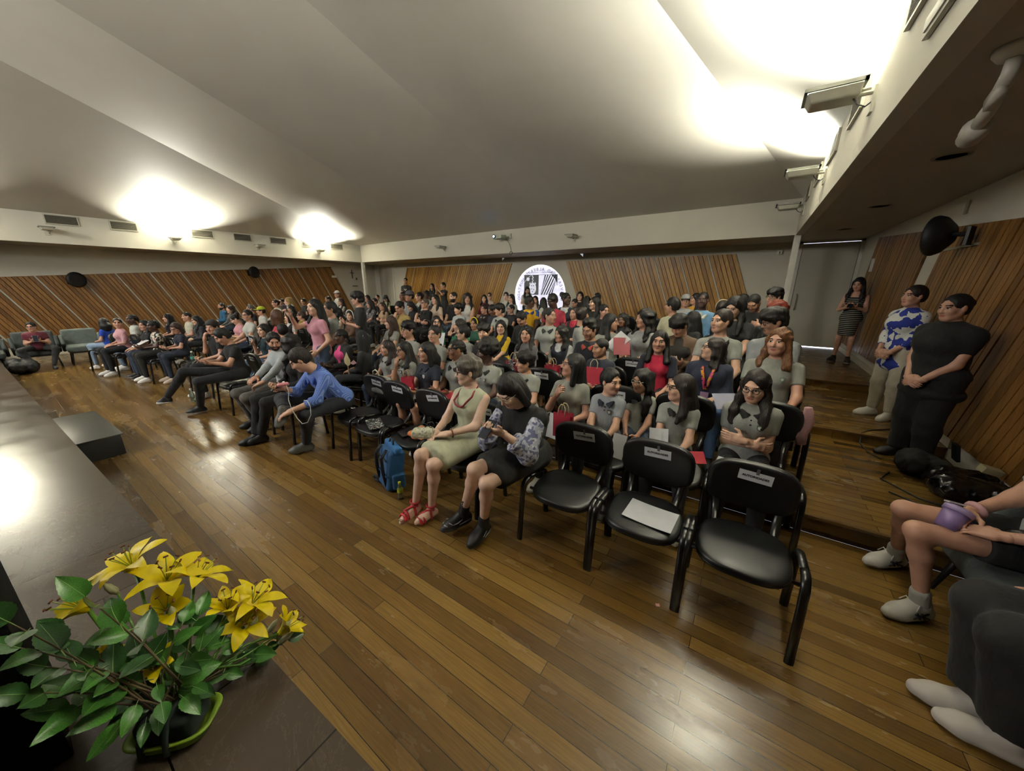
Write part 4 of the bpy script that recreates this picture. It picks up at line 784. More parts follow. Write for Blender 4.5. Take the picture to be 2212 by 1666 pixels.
# everyone in the hall: head position in metres, floor level, body and head turn in degrees from facing the stage
CROWD = [
    dict(row=1, head=[-7.45, 2.051, 1.146], floor=0, by=0, hy=40, lod=1, top='BT', hair=('short', 'd'), skin='2', label='man in dark backward cap rubbing his mouth with one hand', sex='m', cap='2a2826', capback=1, arms='chin', hp=5, tuck=0.05),
    dict(row=1, head=[-9.114, 1.959, 1.033], floor=0, by=0, hy=33, lod=2, top='NP', hair=('bob', 'b'), skin='2', label='glasses wearer in dark navy polo looking down at lap', glasses='2a2020', hp=20, arms='read', badge='8a7a50', bottom=('jeans', '232b3a'), shoe='c9b8a8'),
    dict(row=1, head=[-9.608, 1.742, 1.067], floor=0, by=0, hy=10, lod=2, top='FLO', hair=('short', 'k'), skin='5', label='young man in black and white patterned shirt holding papers', sex='m', arms='read', bottom=('trousers', '1d1e1c'), shoe='e8e6e0'),
    dict(row=1, head=[-11.391, 1.758, 1.101], floor=0, by=0, hy=6, lod=2, top='WT', hair=('braids', 'k'), skin='5', label='young man in white tee and jeans with short twists', sex='m', arms='lap', bottom=('jeans', '6f8299'), shoe='e6e4de'),
    dict(row=1, head=[-11.872, 1.401, 1.032], floor=0, by=-47, hy=-117, lod=2, top='BLU', hair=('long', 'k'), skin='2', label='woman in bright blue top turned away beside the grey sofa', arms='lap', bottom=('jeans', '7d92ad'), hl=0.5, fl=0, fr=0, shoe='d8d4cc'),
    dict(row=2, head=[-10.92, 1.47, 1.069], floor=0, by=7, hy=77, lod=2, top='PST', hair=('tied', 'd'), skin='2', label='smiling woman in pale pink striped blouse behind the blue top', arms='lap'),
    dict(row=2, head=[-10.084, 1.711, 1.05], floor=0, by=0, hy=25, lod=2, top='BT', hair=('long', 'k'), skin='2', label='girl in black top half hidden behind the patterned shirt'),
    dict(row=2, head=[-12.017, 2.48, 1.05], floor=0, by=0, hy=-12, lod=2, top='PUR', hair=('long', 'k'), skin='2', label='woman in sleeveless dark purple top wearing sunglasses on head', arms='lap', band='15151a'),
    dict(row=2, head=[-11.403, 2.698, 1.097], floor=0, by=0, hy=2, lod=2, top='OW', hair=('buzz', 'k'), skin='2', label='man with cropped hair in off-white tee', sex='m'),
    dict(row=2, head=[-10.555, 2.65, 1.055], floor=0, by=0, hy=-4, lod=2, top='DGJ', hair=('long', 'k'), skin='1', label='pale woman in dark grey jacket with long black hair', hp=10),
    dict(row=2, head=[-6.806, 2.55, 1.085], floor=0, by=0, hy=19, lod=1, top='TEAL', hair=('long', 'k'), skin='1', label='woman in teal top and jeans filming with phone at face', arms='cup', bottom=('jeans', '51657f'), obj='phone_face', open=0.06, shoe='3c3a3a'),
    dict(row=2, head=[-6.335, 2.651, 1.107], floor=0, by=-43, hy=-113, lod=1, top='BLT', hair=('short', 'k'), skin='2', label='person with rounded black hair behind the curly-haired woman'),
    dict(row=2, head=[-4.988, 2.844, 1.09], floor=0, by=0, hy=-15, lod=1, top='BPK', hair=('braids', 'k'), skin='5', label='girl in black jacket over bright pink top, hair tied', jacket='121113', arms='read', hp=5),
    dict(row=2, head=[-4.519, 2.91, 1.066], floor=0, by=-55, hy=-125, lod=1, top='HOOD', hair=('short', 'k'), skin='3', label='person in black hooded sweatshirt seen from behind with hood up', sex='m', hood=1, hp=10, arms='lap', lean=-4),
    dict(row=2, head=[-3.904, 2.839, 1.009], floor=0, by=0, hy=-11, lod=1, top='GPB', hair=('long', 'd'), skin='2', label='brown-haired girl in grey tee with white bag on lap', arms='read', hl=0.8),
    dict(row=2, head=[-3.434, 2.732, 1.054], floor=0, by=0, hy=-10, lod=0, top='GPB', hair=('long', 'k'), skin='3', label='girl with glasses in grey tee, hand raised to mouth', arms='chin', glasses='222020', badge='2a2a30'),
    dict(row=2, head=[-2.989, 2.69, 1.088], floor=0, by=0, hy=-22, lod=0, top='NP', hair=('long', 'k'), skin='2', label='girl in navy polo with white crest holding red bag', arms='read', badge='c9ccd0', bottom=('shorts', '15171c'), shoe='d8d8d4', fl=0, fr=0, hl=0.6),
    dict(row=2, head=[-2.681, 2.849, 1.122], floor=0, by=0, hy=-29, lod=0, top='GP', hair=('braids', 'k'), skin='4', label='student with glasses and braided hair in grey polo', glasses='2a2422', arms='read'),
    dict(row=2, head=[-2.306, 2.917, 1.113], floor=0, by=0, hy=-40, lod=0, top='GP', hair=('afro', 'k'), skin='5', label='student with tall rounded afro in grey polo', badge='7d7f7c', arms='knees'),
    dict(row=2, head=[-1.836, 2.95, 1.061], floor=0, by=0, hy=-36, lod=0, top='GP', hair=('curlyshort', 'k'), skin='2', label='student with short curly black hair in grey polo', badge='5f615e', arms='knees', hp=4),
    dict(row=2, head=[-1.261, 2.85, 1.113], floor=0, by=0, hy=-54, lod=0, top='GPS', hair=('vlong', 'k'), skin='2', label='girl with very long straight hair in grey tee and glasses', hp=-10, arms='cup', glasses='8a6a5a', fl=0, w=0.95),
    dict(row=2, head=[-0.865, 2.74, 1.051], floor=0, by=0, hy=60, lod=0, top='GPN', hair=('short', 'k'), skin='1', label='boy in grey polo with navy collar looking sideways', sex='m', arms='between', badge='4a4a42', hp=4, child=1, w=0.9),
    dict(row=2, head=[-0.681, 3.0, 0.987], floor=0, by=0, hy=-25, lod=0, top='GP', hair=('curlylong', 'k'), skin='2', label='girl with clear-framed glasses and long wavy hair', arms='between', glasses='c9c2b4', w=0.86, child=1),
    dict(row=2, head=[-0.353, 2.8, 1.064], floor=0, by=0, hy=-65, lod=0, top='GP', hair=('long', 'd'), skin='1', label='girl with dark glasses and red hair clip in grey polo', arms='between', glasses='22252c', fr=0, hl=0.9, w=0.88, child=1),
    dict(row=2, head=[0.108, 2.92, 1.124], floor=0, by=0, hy=-17, lod=0, top='GP', hair=('wavy', 'd'), skin='1', label='girl with glasses and crossed arms in grey polo', arms='crossed', glasses='1c1c20', hp=16, badge='3f5a4c', w=1.02),
    dict(row=3, head=[-13.305, 4.0, 1.226], floor=0.155, by=0, hy=13, lod=2, top='BLJ', hair=('short', 'd'), skin='2', label='bearded man in blue jacket near the far wall', sex='m', beard=1),
    dict(row=3, head=[-11.746, 3.711, 1.211], floor=0.155, by=0, hy=22, lod=2, top='GRY', hair=('curly', 'b'), skin='1', label='woman with curly brown hair in dark grey beside blue jacket'),
    dict(row=3, head=[-9.693, 3.116, 1.085], floor=0, by=0, hy=-13, lod=2, top='PNK', hair=('bun', 'k'), skin='1', label='child in pink tee with dark hair tied up, head bowed', hp=30, arms='phone'),
    dict(row=3, head=[-10.932, 3.896, 1.242], floor=0.155, by=0, hy=-10, lod=2, top='BTP', hair=('short', 'g'), skin='2', label='bearded man in black tee with printed front and headband', sex='m', beard=1, band='8a8890', arms='clasp'),
    dict(row=3, head=[-10.175, 3.834, 1.213], floor=0.155, by=0, hy=-11, lod=2, top='WT', hair=('short', 'd'), skin='2', label='child wearing a neon yellow cap', cap='b9c934', child=1),
    dict(row=3, head=[-9.222, 3.201, 1.193], floor=0, by=0, hy=21, lod=2, top='WT', hair=('short', 'd'), skin='2', label='woman in white with glasses tucked behind black tee', glasses='333333'),
    dict(row=3, head=[-7.277, 2.979, 1.267], floor=0, by=-12, hy=-82, lod=2, top='RED', hair=('bob', 'a'), skin='1', label='woman with reddish bob and red top facing away'),
    dict(row=3, head=[-7.828, 3.443, 1.21], floor=0.155, by=0, hy=-44, lod=2, top='WBV', hair=('bob', 'k'), skin='1', label='woman with black bob in white top and black vest', vest='121214'),
    dict(row=3, head=[-8.3, 3.893, 1.178], floor=0.155, by=0, hy=-30, lod=2, top='MUS', hair=('short', 'b'), skin='2', label='person with glasses in mustard jacket', glasses='2a2a2a', arms='clasp'),
    dict(row=3, head=[-5.034, 3.777, 1.215], floor=0.155, by=0, hy=-42, lod=1, top='GPS', hair=('vlong', 'b'), skin='1', label='girl with long straight brown hair in grey', arms='knees'),
    dict(row=3, head=[-4.13, 3.408, 1.187], floor=0, by=0, hy=-10, lod=1, top='GP', hair=('mop', 'k'), skin='2', label='boy with glasses in grey polo under black fringe', sex='m', glasses='1a1a1a', hp=-6, arms='knees'),
    dict(row=3, head=[-3.605, 3.409, 1.164], floor=0, by=0, hy=15, lod=1, top='GP', hair=('short', 'k'), skin='2', label='boy in grey polo with dark badge turned to camera', sex='m', badge='26262a', arms='crossed', fringe=1),
    dict(row=3, head=[-3.15, 3.496, 1.2], floor=0.155, by=0, hy=-43, lod=1, top='GP', hair=('short', 'k'), skin='1', label='boy with thin glasses in grey polo in profile', sex='m', glasses='2a2222'),
    dict(row=3, head=[-2.819, 3.528, 1.233], floor=0.155, by=0, hy=24, lod=0, top='BT', hair=('mop', 'k'), skin='1', label='boy with thick wavy black hair in black', sex='m'),
    dict(row=3, head=[-3.106, 4.303, 1.208], floor=0.155, by=0, hy=26, lod=1, top='BYL', hair=('vlong', 'k'), skin='1', label='smiling girl with long dark hair, yellow sleeve showing', vest='131315'),
    dict(row=3, head=[-2.349, 3.802, 1.214], floor=0.155, by=0, hy=20, lod=0, top='GCR', hair=('wavy', 'k'), skin='2', label='girl in grey cardigan over red collar holding crimson bag', arms='hold'),
    dict(row=3, head=[-2.015, 4.135, 1.202], floor=0.155, by=0, hy=-24, lod=1, top='WCP', hair=('curly', 'k'), skin='2', label='girl in navy pinafore and white collared blouse', vest='1a1f2c', arms='hold', bottom=('shorts', '1a1f2c')),
    dict(row=3, head=[-1.246, 3.501, 1.182], floor=0.155, by=0, hy=-38, lod=0, top='NVT', hair=('buzz', 'k'), skin='3', label='boy with cropped hair in plain navy tee with red bag', sex='m', arms='hold', hp=4),
    dict(row=3, head=[-0.729, 3.79, 1.258], floor=0.155, by=0, hy=3, lod=0, top='RNP', hair=('long', 'k'), skin='2', label='girl in red polo with navy sleeves leaning forward', arms='knees', lean=6, hl=0.7),
    dict(row=3, head=[-0.245, 3.784, 1.229], floor=0.155, by=0, hy=-71, lod=0, top='NVY', hair=('wavy', 'd'), skin='1', label='woman with glasses in navy blouse and floral lanyard', glasses='3a2222', hp=-10, w=1.22, arms='lap', bottom=('jeans', '46628f'), lany=1, hair2=1),
    dict(row=3, head=[0.242, 3.823, 1.337], floor=0.155, by=0, hy=-22, lod=0, top='GPS', hair=('wavy', 'o'), skin='2', label='girl with ginger highlights in grey polo near the aisle', w=1.14, arms='knees', badge='5f7a6c', hl=0.75),
    dict(row=4, head=[-11.843, 4.889, 1.325], floor=0.155, by=0, hy=3, lod=2, top='WT', hair=('tied', 'd'), skin='2', label='girl in white sweatshirt with hair pulled back', sleeve='long'),
    dict(row=4, head=[-13.202, 5.641, 1.309], floor=0.255, by=0, hy=22, lod=2, top='BT', hair=('short', 'k'), skin='3', label='young man in black behind the white sweatshirt', sex='m'),
    dict(row=4, head=[-11.018, 4.89, 1.384], floor=0.155, by=0, hy=-19, lod=2, top='BEI', hair=('long', 'y'), skin='1', label='blonde woman in profile near the far wall'),
    dict(row=4, head=[-10.392, 4.628, 1.223], floor=0.155, by=0, hy=6, lod=2, top='BT', hair=('wavy', 'k'), skin='1', label='dark-haired woman below the blonde woman'),
    dict(row=4, head=[-7.826, 4.461, 1.225], floor=0.155, by=0, hy=-60, lod=2, top='WTK', hair=('curly', 'k'), skin='3', label='woman with curly black hair in white tank top'),
    dict(row=4, head=[-6.956, 4.248, 1.215], floor=0.155, by=0, hy=24, lod=2, top='BRJ', hair=('long', 'd'), skin='1', label='woman with white headband in brown jacket behind standing man', band='d9d8d0'),
    dict(row=4, head=[-5.056, 5.497, 1.349], floor=0.255, by=0, hy=-12, lod=1, top='WTG', hair=('mop', 'k'), skin='1', label='boy with black mop hair in white and grey tee', sex='m'),
    dict(row=4, head=[-4.443, 4.272, 1.215], floor=0.155, by=0, hy=51, lod=1, top='GRN', hair=('long', 'd'), skin='1', label='girl with round glasses in green top, hand near cheek', glasses='4a3a30'),
    dict(row=4, head=[-3.681, 4.008, 1.221], floor=0.155, by=0, hy=-45, lod=1, top='GRN2', hair=('long', 'd'), skin='2', label='girl in profile with green sleeve holding white folder', hl=0.5),
    dict(row=4, head=[-3.886, 4.626, 1.185], floor=0.155, by=0, hy=0, lod=1, top='GRN3', hair=('tied', 'k'), skin='3', label='student with bright yellow headband', band='c9b520'),
    dict(row=4, head=[-2.585, 4.889, 1.366], floor=0.155, by=8, hy=78, lod=1, top='GPL', hair=('tied', 'k'), skin='2', label='student in light grey polo turned to look aside'),
    dict(row=4, head=[-1.571, 3.984, 1.306], floor=0.155, by=0, hy=-8, lod=0, top='NRC', hair=('quiff', 'k'), skin='3', label='boy with high quiff in navy top with red neckline', sex='m', hp=16),
    dict(row=4, head=[-1.593, 4.831, 1.324], floor=0.155, by=28, hy=98, lod=1, top='GPS', hair=('long', 'k'), skin='2', label='girl in grey tee turned in profile towards her friend', arms='knees'),
    dict(row=4, head=[-1.16, 4.87, 1.393], floor=0.155, by=0, hy=-47, lod=1, top='GRT', hair=('curly', 'k'), skin='2', label='girl with curly shoulder hair in grey tee holding red folder', arms='read'),
    dict(row=4, head=[-0.688, 4.609, 1.347], floor=0.155, by=0, hy=-22, lod=1, top='BRN', hair=('mop', 'k'), skin='2', label='child with hair over face, hands raised to mouth', hp=34, arms='phone', jacket='4a3520'),
    dict(row=4, head=[-0.654, 5.4, 1.367], floor=0.255, by=-53, hy=-123, lod=1, top='BT', hair=('vlong', 'k'), skin='2', label='woman with long black hair in black turned away'),
    dict(row=4, head=[-0.259, 4.574, 1.428], floor=0.155, by=0, hy=-39, lod=0, top='GP', hair=('short', 'd'), skin='1', label='boy in grey polo with dark collar staring at stage', sex='m'),
    dict(row=4, head=[0.218, 4.614, 1.445], floor=0.155, by=0, hy=-68, lod=1, top='GPL2', hair=('mop', 'k'), skin='3', label='boy in grey long-sleeved top with glasses beside the aisle', sex='m', glasses='202024', hp=14),
    dict(row=5, head=[-9.228, 4.889, 1.238], floor=0.155, by=0, hy=2, lod=2, top='GRY', hair=('short', 'd'), skin='3', label='man half hidden behind the standing student in grey polo', sex='m'),
    dict(row=5, head=[-12.192, 5.86, 1.325], floor=0.255, by=0, hy=24, lod=2, top='BT', hair=('short', 'k'), skin='3', label='person behind the raised phone with short black hair', sex='m'),
    dict(row=5, head=[-12.663, 6.43, 1.326], floor=0.255, by=0, hy=3, lod=2, top='BT', hair=('tied', 'k'), skin='3', label='person in black behind the pink tee'),
    dict(row=5, head=[-8.665, 5.9, 1.342], floor=0.255, by=0, hy=-39, lod=2, top='FLG', hair=('long', 'd'), skin='2', label='woman in grey floral blouse in profile'),
    dict(row=5, head=[-7.958, 5.776, 1.307], floor=0.255, by=0, hy=9, lod=2, top='BEI', hair=('long', 'b'), skin='2', label='girl in beige tee with brown hair pulled back', hl=0.6, arms='crossed'),
    dict(row=5, head=[-6.162, 4.89, 1.381], floor=0.155, by=0, hy=7, lod=2, top='OLV', hair=('tied', 'k'), skin='2', label='girl in olive leaning her chin on her wrist', arms='chin', hp=25),
    dict(row=5, head=[-6.916, 5.821, 1.336], floor=0.255, by=0, hy=-5, lod=2, top='BTK', hair=('long', 'k'), skin='1', label='girl in black tank top looking down', hp=32, fl=0, fr=0),
    dict(row=5, head=[-6.405, 5.823, 1.415], floor=0.255, by=0, hy=-14, lod=2, top='BP', hair=('buzz', 'g'), skin='2', label='grey-haired man with glasses and crossed arms in black', sex='m', glasses='2a2a2a', arms='crossed', hp=-5),
    dict(row=5, head=[-5.05, 6.354, 1.306], floor=0.255, by=0, hy=-4, lod=2, top='DJW', hair=('short', 'k'), skin='2', label='young man with faded haircut in dark jacket', sex='m'),
    dict(row=5, head=[-4.527, 5.962, 1.325], floor=0.255, by=0, hy=-23, lod=1, top='NVT', hair=('short', 'k'), skin='4', label='boy in dark navy with head lowered', sex='m', hp=25),
    dict(row=5, head=[-4.057, 5.58, 1.362], floor=0.255, by=0, hy=-36, lod=1, top='GPL', hair=('mop', 'k'), skin='2', label='boy with wavy hair in grey shirt in profile', sex='m'),
    dict(row=5, head=[-4.58, 6.752, 1.302], floor=0.255, by=0, hy=-28, lod=2, top='BT', hair=('buzz', 'k'), skin='2', label='boy with glasses in dark top', sex='m', glasses='303030'),
    dict(row=5, head=[-3.245, 5.094, 1.276], floor=0.155, by=0, hy=-3, lod=1, top='BLH', hair=('short', 'k'), skin='2', label='boy in black sweatshirt bending his head down', sex='m', hp=38),
    dict(row=5, head=[-2.61, 5.867, 1.341], floor=0.255, by=0, hy=-16, lod=1, top='RVC', hair=('tied', 'd'), skin='2', label='girl with red collar under a dark vest', vest='17181c'),
    dict(row=5, head=[-2.064, 4.926, 1.4], floor=0.155, by=103, hy=173, lod=1, top='GP', hair=('tied', 'd'), skin='3', label='student in grey polo seen from behind, hair knotted'),
    dict(row=5, head=[-2.14, 6.067, 1.388], floor=0.255, by=0, hy=59, lod=1, top='BT', hair=('short', 'k'), skin='2', label='smiling student in black turned towards the neighbours'),
    dict(row=5, head=[-1.669, 5.621, 1.286], floor=0.255, by=0, hy=-3, lod=1, top='NVJ', hair=('curly', 'k'), skin='4', label='student in navy jacket with yellow stripes behind curly hair'),
    dict(row=5, head=[-1.066, 6.19, 1.509], floor=0.255, by=-30, hy=-100, lod=1, top='CRM', hair=('short', 'k'), skin='2', label='boy in cream tee turned away', sex='m', hr=10),
    dict(row=5, head=[-0.364, 6.196, 1.474], floor=0.255, by=103, hy=173, lod=1, top='BT', hair=('tied', 'd'), skin='3', label='person with pale headband seen from behind', band='b9a48a'),
    dict(row=5, head=[-0.187, 5.405, 1.544], floor=0.255, by=0, hy=-23, lod=1, top='BT', hair=('long', 'k'), skin='1', label='girl with long black hair looking down at her hands', hp=22),
    dict(row=5, head=[0.266, 5.75, 1.483], floor=0.255, by=0, hy=-63, lod=1, top='BT', hair=('curlyshort', 'r'), skin='3', label='person with curly red hair behind the boy with glasses'),
    dict(stand=True, row=6, head=[-11.498, 6.64, 1.554], floor=0.255, by=0, hy=30, lod=2, top='WT', hair=('short', 'g'), skin='2', label='man in white cap and white tee by the far panels', sex='m', cap='c9c8c4'),
    dict(row=6, head=[-12.192, 6.684, 1.375], floor=0.255, by=0, hy=1, lod=2, top='BT', hair=('tied', 'd'), skin='3', label='woman with dark hair under the white cap'),
    dict(row=6, head=[-11.024, 6.457, 1.331], floor=0.255, by=0, hy=0, lod=2, top='WSR', hair=('long', 'b'), skin='1', label='woman with brown hair in white striped top'),
    dict(row=6, head=[-9.737, 6.8, 1.349], floor=0.255, by=0, hy=15, lod=2, top='BT', hair=('short', 'k'), skin='2', label='man partly hidden behind the floral blouse', sex='m'),
    dict(row=6, head=[-8.63, 7.0, 1.527], floor=0.255, by=0, hy=6, lod=2, top='GTW', hair=('buzz', 'k'), skin='4', label='man with shaved head in pale grey tee', sex='m'),
    dict(row=6, head=[-7.488, 6.283, 1.559], floor=0.255, by=0, hy=-10, lod=2, top='GRT', hair=('short', 'k'), skin='3', label='man in grey baseball cap and grey tee', sex='m', cap='56535a'),
    dict(row=6, head=[-7.958, 7.026, 1.524], floor=0.255, by=0, hy=-21, lod=2, top='WTV', hair=('tied', 'k'), skin='2', label='woman in black vest with dark tied hair', vest='131316'),
    dict(row=6, head=[-6.878, 6.611, 1.479], floor=0.255, by=0, hy=1, lod=2, top='LTT', hair=('long', 'k'), skin='1', label='woman with long dark hair in light top below filming man'),
    dict(row=6, head=[-6.378, 6.762, 1.542], floor=0.255, by=0, hy=-12, lod=2, top='BP', hair=('buzz', 'd'), skin='1', label='bearded man with shaved head in black polo and jeans', sex='m', beard=1, w=1.12, bottom=('jeans', '5a6a80')),
    dict(row=6, head=[-5.906, 6.775, 1.515], floor=0.255, by=0, hy=41, lod=2, top='WTK', hair=('curly', 'k'), skin='2', label='woman with voluminous dark curls in white top'),
    dict(row=6, head=[-4.041, 6.697, 1.482], floor=0.255, by=36, hy=106, lod=2, top='YEL', hair=('short', 'k'), skin='5', label='boy in yellow tee with blue shoulders', sex='m'),
    dict(row=6, head=[-3.26, 6.246, 1.533], floor=0.255, by=0, hy=-12, lod=1, top='MRN', hair=('short', 'k'), skin='5', label='boy in maroon and navy tee looking down', sex='m', hp=25),
    dict(row=6, head=[-3.34, 7.038, 1.545], floor=0.255, by=5, hy=75, lod=1, top='WCP', hair=('bun', 'k'), skin='5', label='girl in navy pinafore with hair in a bun', vest='171c28'),
    dict(row=6, head=[-2.61, 6.806, 1.484], floor=0.255, by=0, hy=-41, lod=1, top='BBL', hair=('long', 'k'), skin='1', label='girl with straight dark hair in black blazer'),
    dict(row=6, head=[-1.09, 7.681, 1.533], floor=0.37, by=0, hy=13, lod=1, top='GRT', hair=('short', 'k'), skin='2', label='person in grey cap and grey tee facing the camera', cap='8a8a8c'),
    dict(row=6, head=[-0.723, 6.984, 1.579], floor=0.255, by=0, hy=-4, lod=1, top='LBJ', hair=('buzz', 'k'), skin='5', label='young man in light blue jacket over white tee', sex='m'),
    dict(row=6, head=[-0.172, 7.792, 1.55], floor=0.37, by=0, hy=-74, lod=1, top='NVS', hair=('long', 'k'), skin='1', label='woman in navy suit jacket with straight black hair', jacket='171a26', hl=0.5),
    dict(row=6, head=[0.019, 7.002, 1.564], floor=0.255, by=0, hy=-20, lod=1, top='BT', hair=('buzz', 'k'), skin='3', label='man in black tee with head bowed low', sex='m', hp=38),
    dict(row=7, head=[-10.843, 7.3, 1.413], floor=0.255, by=0, hy=21, lod=2, top='GRY', hair=('wavy', 'k'), skin='2', label='woman with wavy dark hair near the white door'),
    dict(row=7, head=[-11.313, 8.034, 1.418], floor=0.37, by=0, hy=25, lod=2, top='LTT', hair=('tied', 'k'), skin='2', label='woman in light top with dark hair beside green cap'),
    dict(row=7, head=[-10.345, 7.667, 1.413], floor=0.37, by=0, hy=33, lod=2, top='GRN4', hair=('long', 'd'), skin='1', label='girl in dark cap and pale green top looking down', hp=28, cap='25282a'),
    dict(row=7, head=[-8.925, 8.2, 1.542], floor=0.37, by=0, hy=32, lod=2, top='GTW', hair=('curlyshort', 'k'), skin='5', label='man with short twists in light grey tee', sex='m'),
    dict(row=7, head=[-6.667, 8.4, 1.459], floor=0.37, by=0, hy=28, lod=2, top='RDT', hair=('long', 'k'), skin='1', label='girl in dark red top by the back boards', hl=0.5),
    dict(row=7, head=[-7.083, 9.191, 1.503], floor=0.37, by=0, hy=23, lod=2, top='LTT', hair=('tied', 'b'), skin='1', label='woman in pale tee with sunglasses by the back boards', glasses='111111'),
    dict(row=7, head=[-6.153, 8.8, 1.525], floor=0.37, by=0, hy=25, lod=2, top='WSH', hair=('short', 'd'), skin='6', label='man in white shirt with a bright lit face', sex='m'),
    dict(row=7, head=[-5.426, 8.0, 1.492], floor=0.37, by=0, hy=-6, lod=2, top='GWU', hair=('vlong', 'k'), skin='1', label='girl with long black hair in grey and white uniform', fl=0),
    dict(row=7, head=[-4.956, 8.483, 1.45], floor=0.37, by=0, hy=20, lod=2, top='LTT', hair=('wavy', 'k'), skin='2', label='woman with wavy dark hair between yellow tee and long hair'),
    dict(row=7, head=[-4.424, 7.994, 1.429], floor=0.37, by=-83, hy=-153, lod=2, top='WSH', hair=('vlong', 'k'), skin='2', label='girl with long straight black hair seen from behind'),
    dict(row=7, head=[-3.677, 8.236, 1.405], floor=0.37, by=0, hy=-6, lod=2, top='WSH', hair=('tied', 'k'), skin='2', label='girl with face half hidden behind the red collar', hp=20),
    dict(row=7, head=[-3.879, 9.029, 1.552], floor=0.37, by=0, hy=13, lod=2, top='BT', hair=('long', 'k'), skin='1', label='tall woman with dark hair left of straight back hair'),
    dict(row=7, head=[-3.267, 8.03, 1.476], floor=0.37, by=-98, hy=-168, lod=2, top='GWU', hair=('long', 'k'), skin='2', label='girl with glossy black hair turned away at back'),
    dict(row=7, head=[-3.409, 9.027, 1.524], floor=0.37, by=0, hy=-39, lod=2, top='BT', hair=('short', 'k'), skin='2', label='person with black hair just above the black blazer'),
    dict(row=7, head=[-1.019, 8.471, 1.548], floor=0.37, by=0, hy=-63, lod=2, top='YEL2', hair=('long', 'k'), skin='2', label='woman in mustard top behind the light blue jacket'),
    dict(stand=True, row='s', head=[-5.417, 2.75, 1.503], floor=0, by=-7, hy=5, lod=1, top='PTE', hair=('vlong', 'k'), skin='1', label='standing girl in pink tee and jeans filming with raised phone', arms='photo1', bottom=('jeans', '3f5068'), fl=0, obj='phone_raised'),
    dict(stand=True, row='s', head=[-5.549, 3.05, 1.456], floor=0, by=-14, hy=-11, lod=1, top='GPS2', hair=('short', 'k'), skin='2', label='standing student with glasses in grey polo, side on', glasses='303030', arms='front', bottom=('trousers', '17181c')),
    dict(stand=True, row='s', head=[-5.859, 3.75, 1.588], floor=0.155, by=-28, hy=-43, lod=1, top='BTP2', hair=('mop', 'k'), skin='2', label='standing man in dark tee with bowl-shaped hair holding phone', sex='m', glasses='151515', arms='phone', bottom=('trousers', '131418'), obj='phone_low', sleeve='mid'),
    dict(stand=True, row='s', head=[-12.435, 10.3, 2.035], floor=0.37, by=30, hy=30, lod=2, top='BTW', hair=('buzz', 'k'), skin='2', label='man in printed black tee standing against the back boards', sex='m', arms='front'),
    dict(stand=True, row='s', head=[-10.751, 10.2, 1.806], floor=0.37, by=22, hy=22, lod=2, top='BPS', hair=('long', 'k'), skin='2', label='woman with pink scarf standing beside the back boards'),
    dict(stand=True, row='s', head=[-9.834, 9.9, 1.84], floor=0.37, by=-5, hy=-5, lod=2, top='BT', hair=('short', 'k'), skin='2', label='standing man with glasses filming over the crowd', sex='m', arms='photo', glasses='d0cfc8'),
    dict(stand=True, row='s', head=[-6.268, 10.2, 1.687], floor=0.37, by=42, hy=42, lod=2, top='WVS', hair=('long', 'k'), skin='1', label='girl in white shirt and vest standing before the round window', hp=22, vest='8f8d88'),
    dict(stand=True, row='s', head=[0.246, 6.3, 1.657], floor=0.255, by=-44, hy=-44, lod=1, top='BSH', hair=('mop', 'k'), skin='2', label='young man in black shirt with glasses and crossed arms standing', sex='m', glasses='2a2a2e', arms='crossed'),
    dict(stand=True, row='s', head=[1.596, 9.25, 1.845], floor=0.37, by=-18, hy=-28, lod=2, top='STD', hair=('long', 'k'), skin='2', label='woman in strapless black striped dress looking at phone', arms='phone', hp=14, obj='phone_low'),
    dict(stand=True, row='s', head=[1.488, 5.85, 1.697], floor=0.255, by=-54, hy=-62, lod=1, top='BWJ', hair=('short', 'd'), skin='2', label='woman in blue and white patterned jacket with white trousers', arms='front'),
    dict(stand=True, row='s', head=[1.475, 4.75, 1.622], floor=0.155, by=-55, hy=-62, lod=1, top='BPO', hair=('tied', 'k'), skin='2', label='woman in all black with hair tied back, hands clasped', arms='front', hp=6, w=1.3),
]
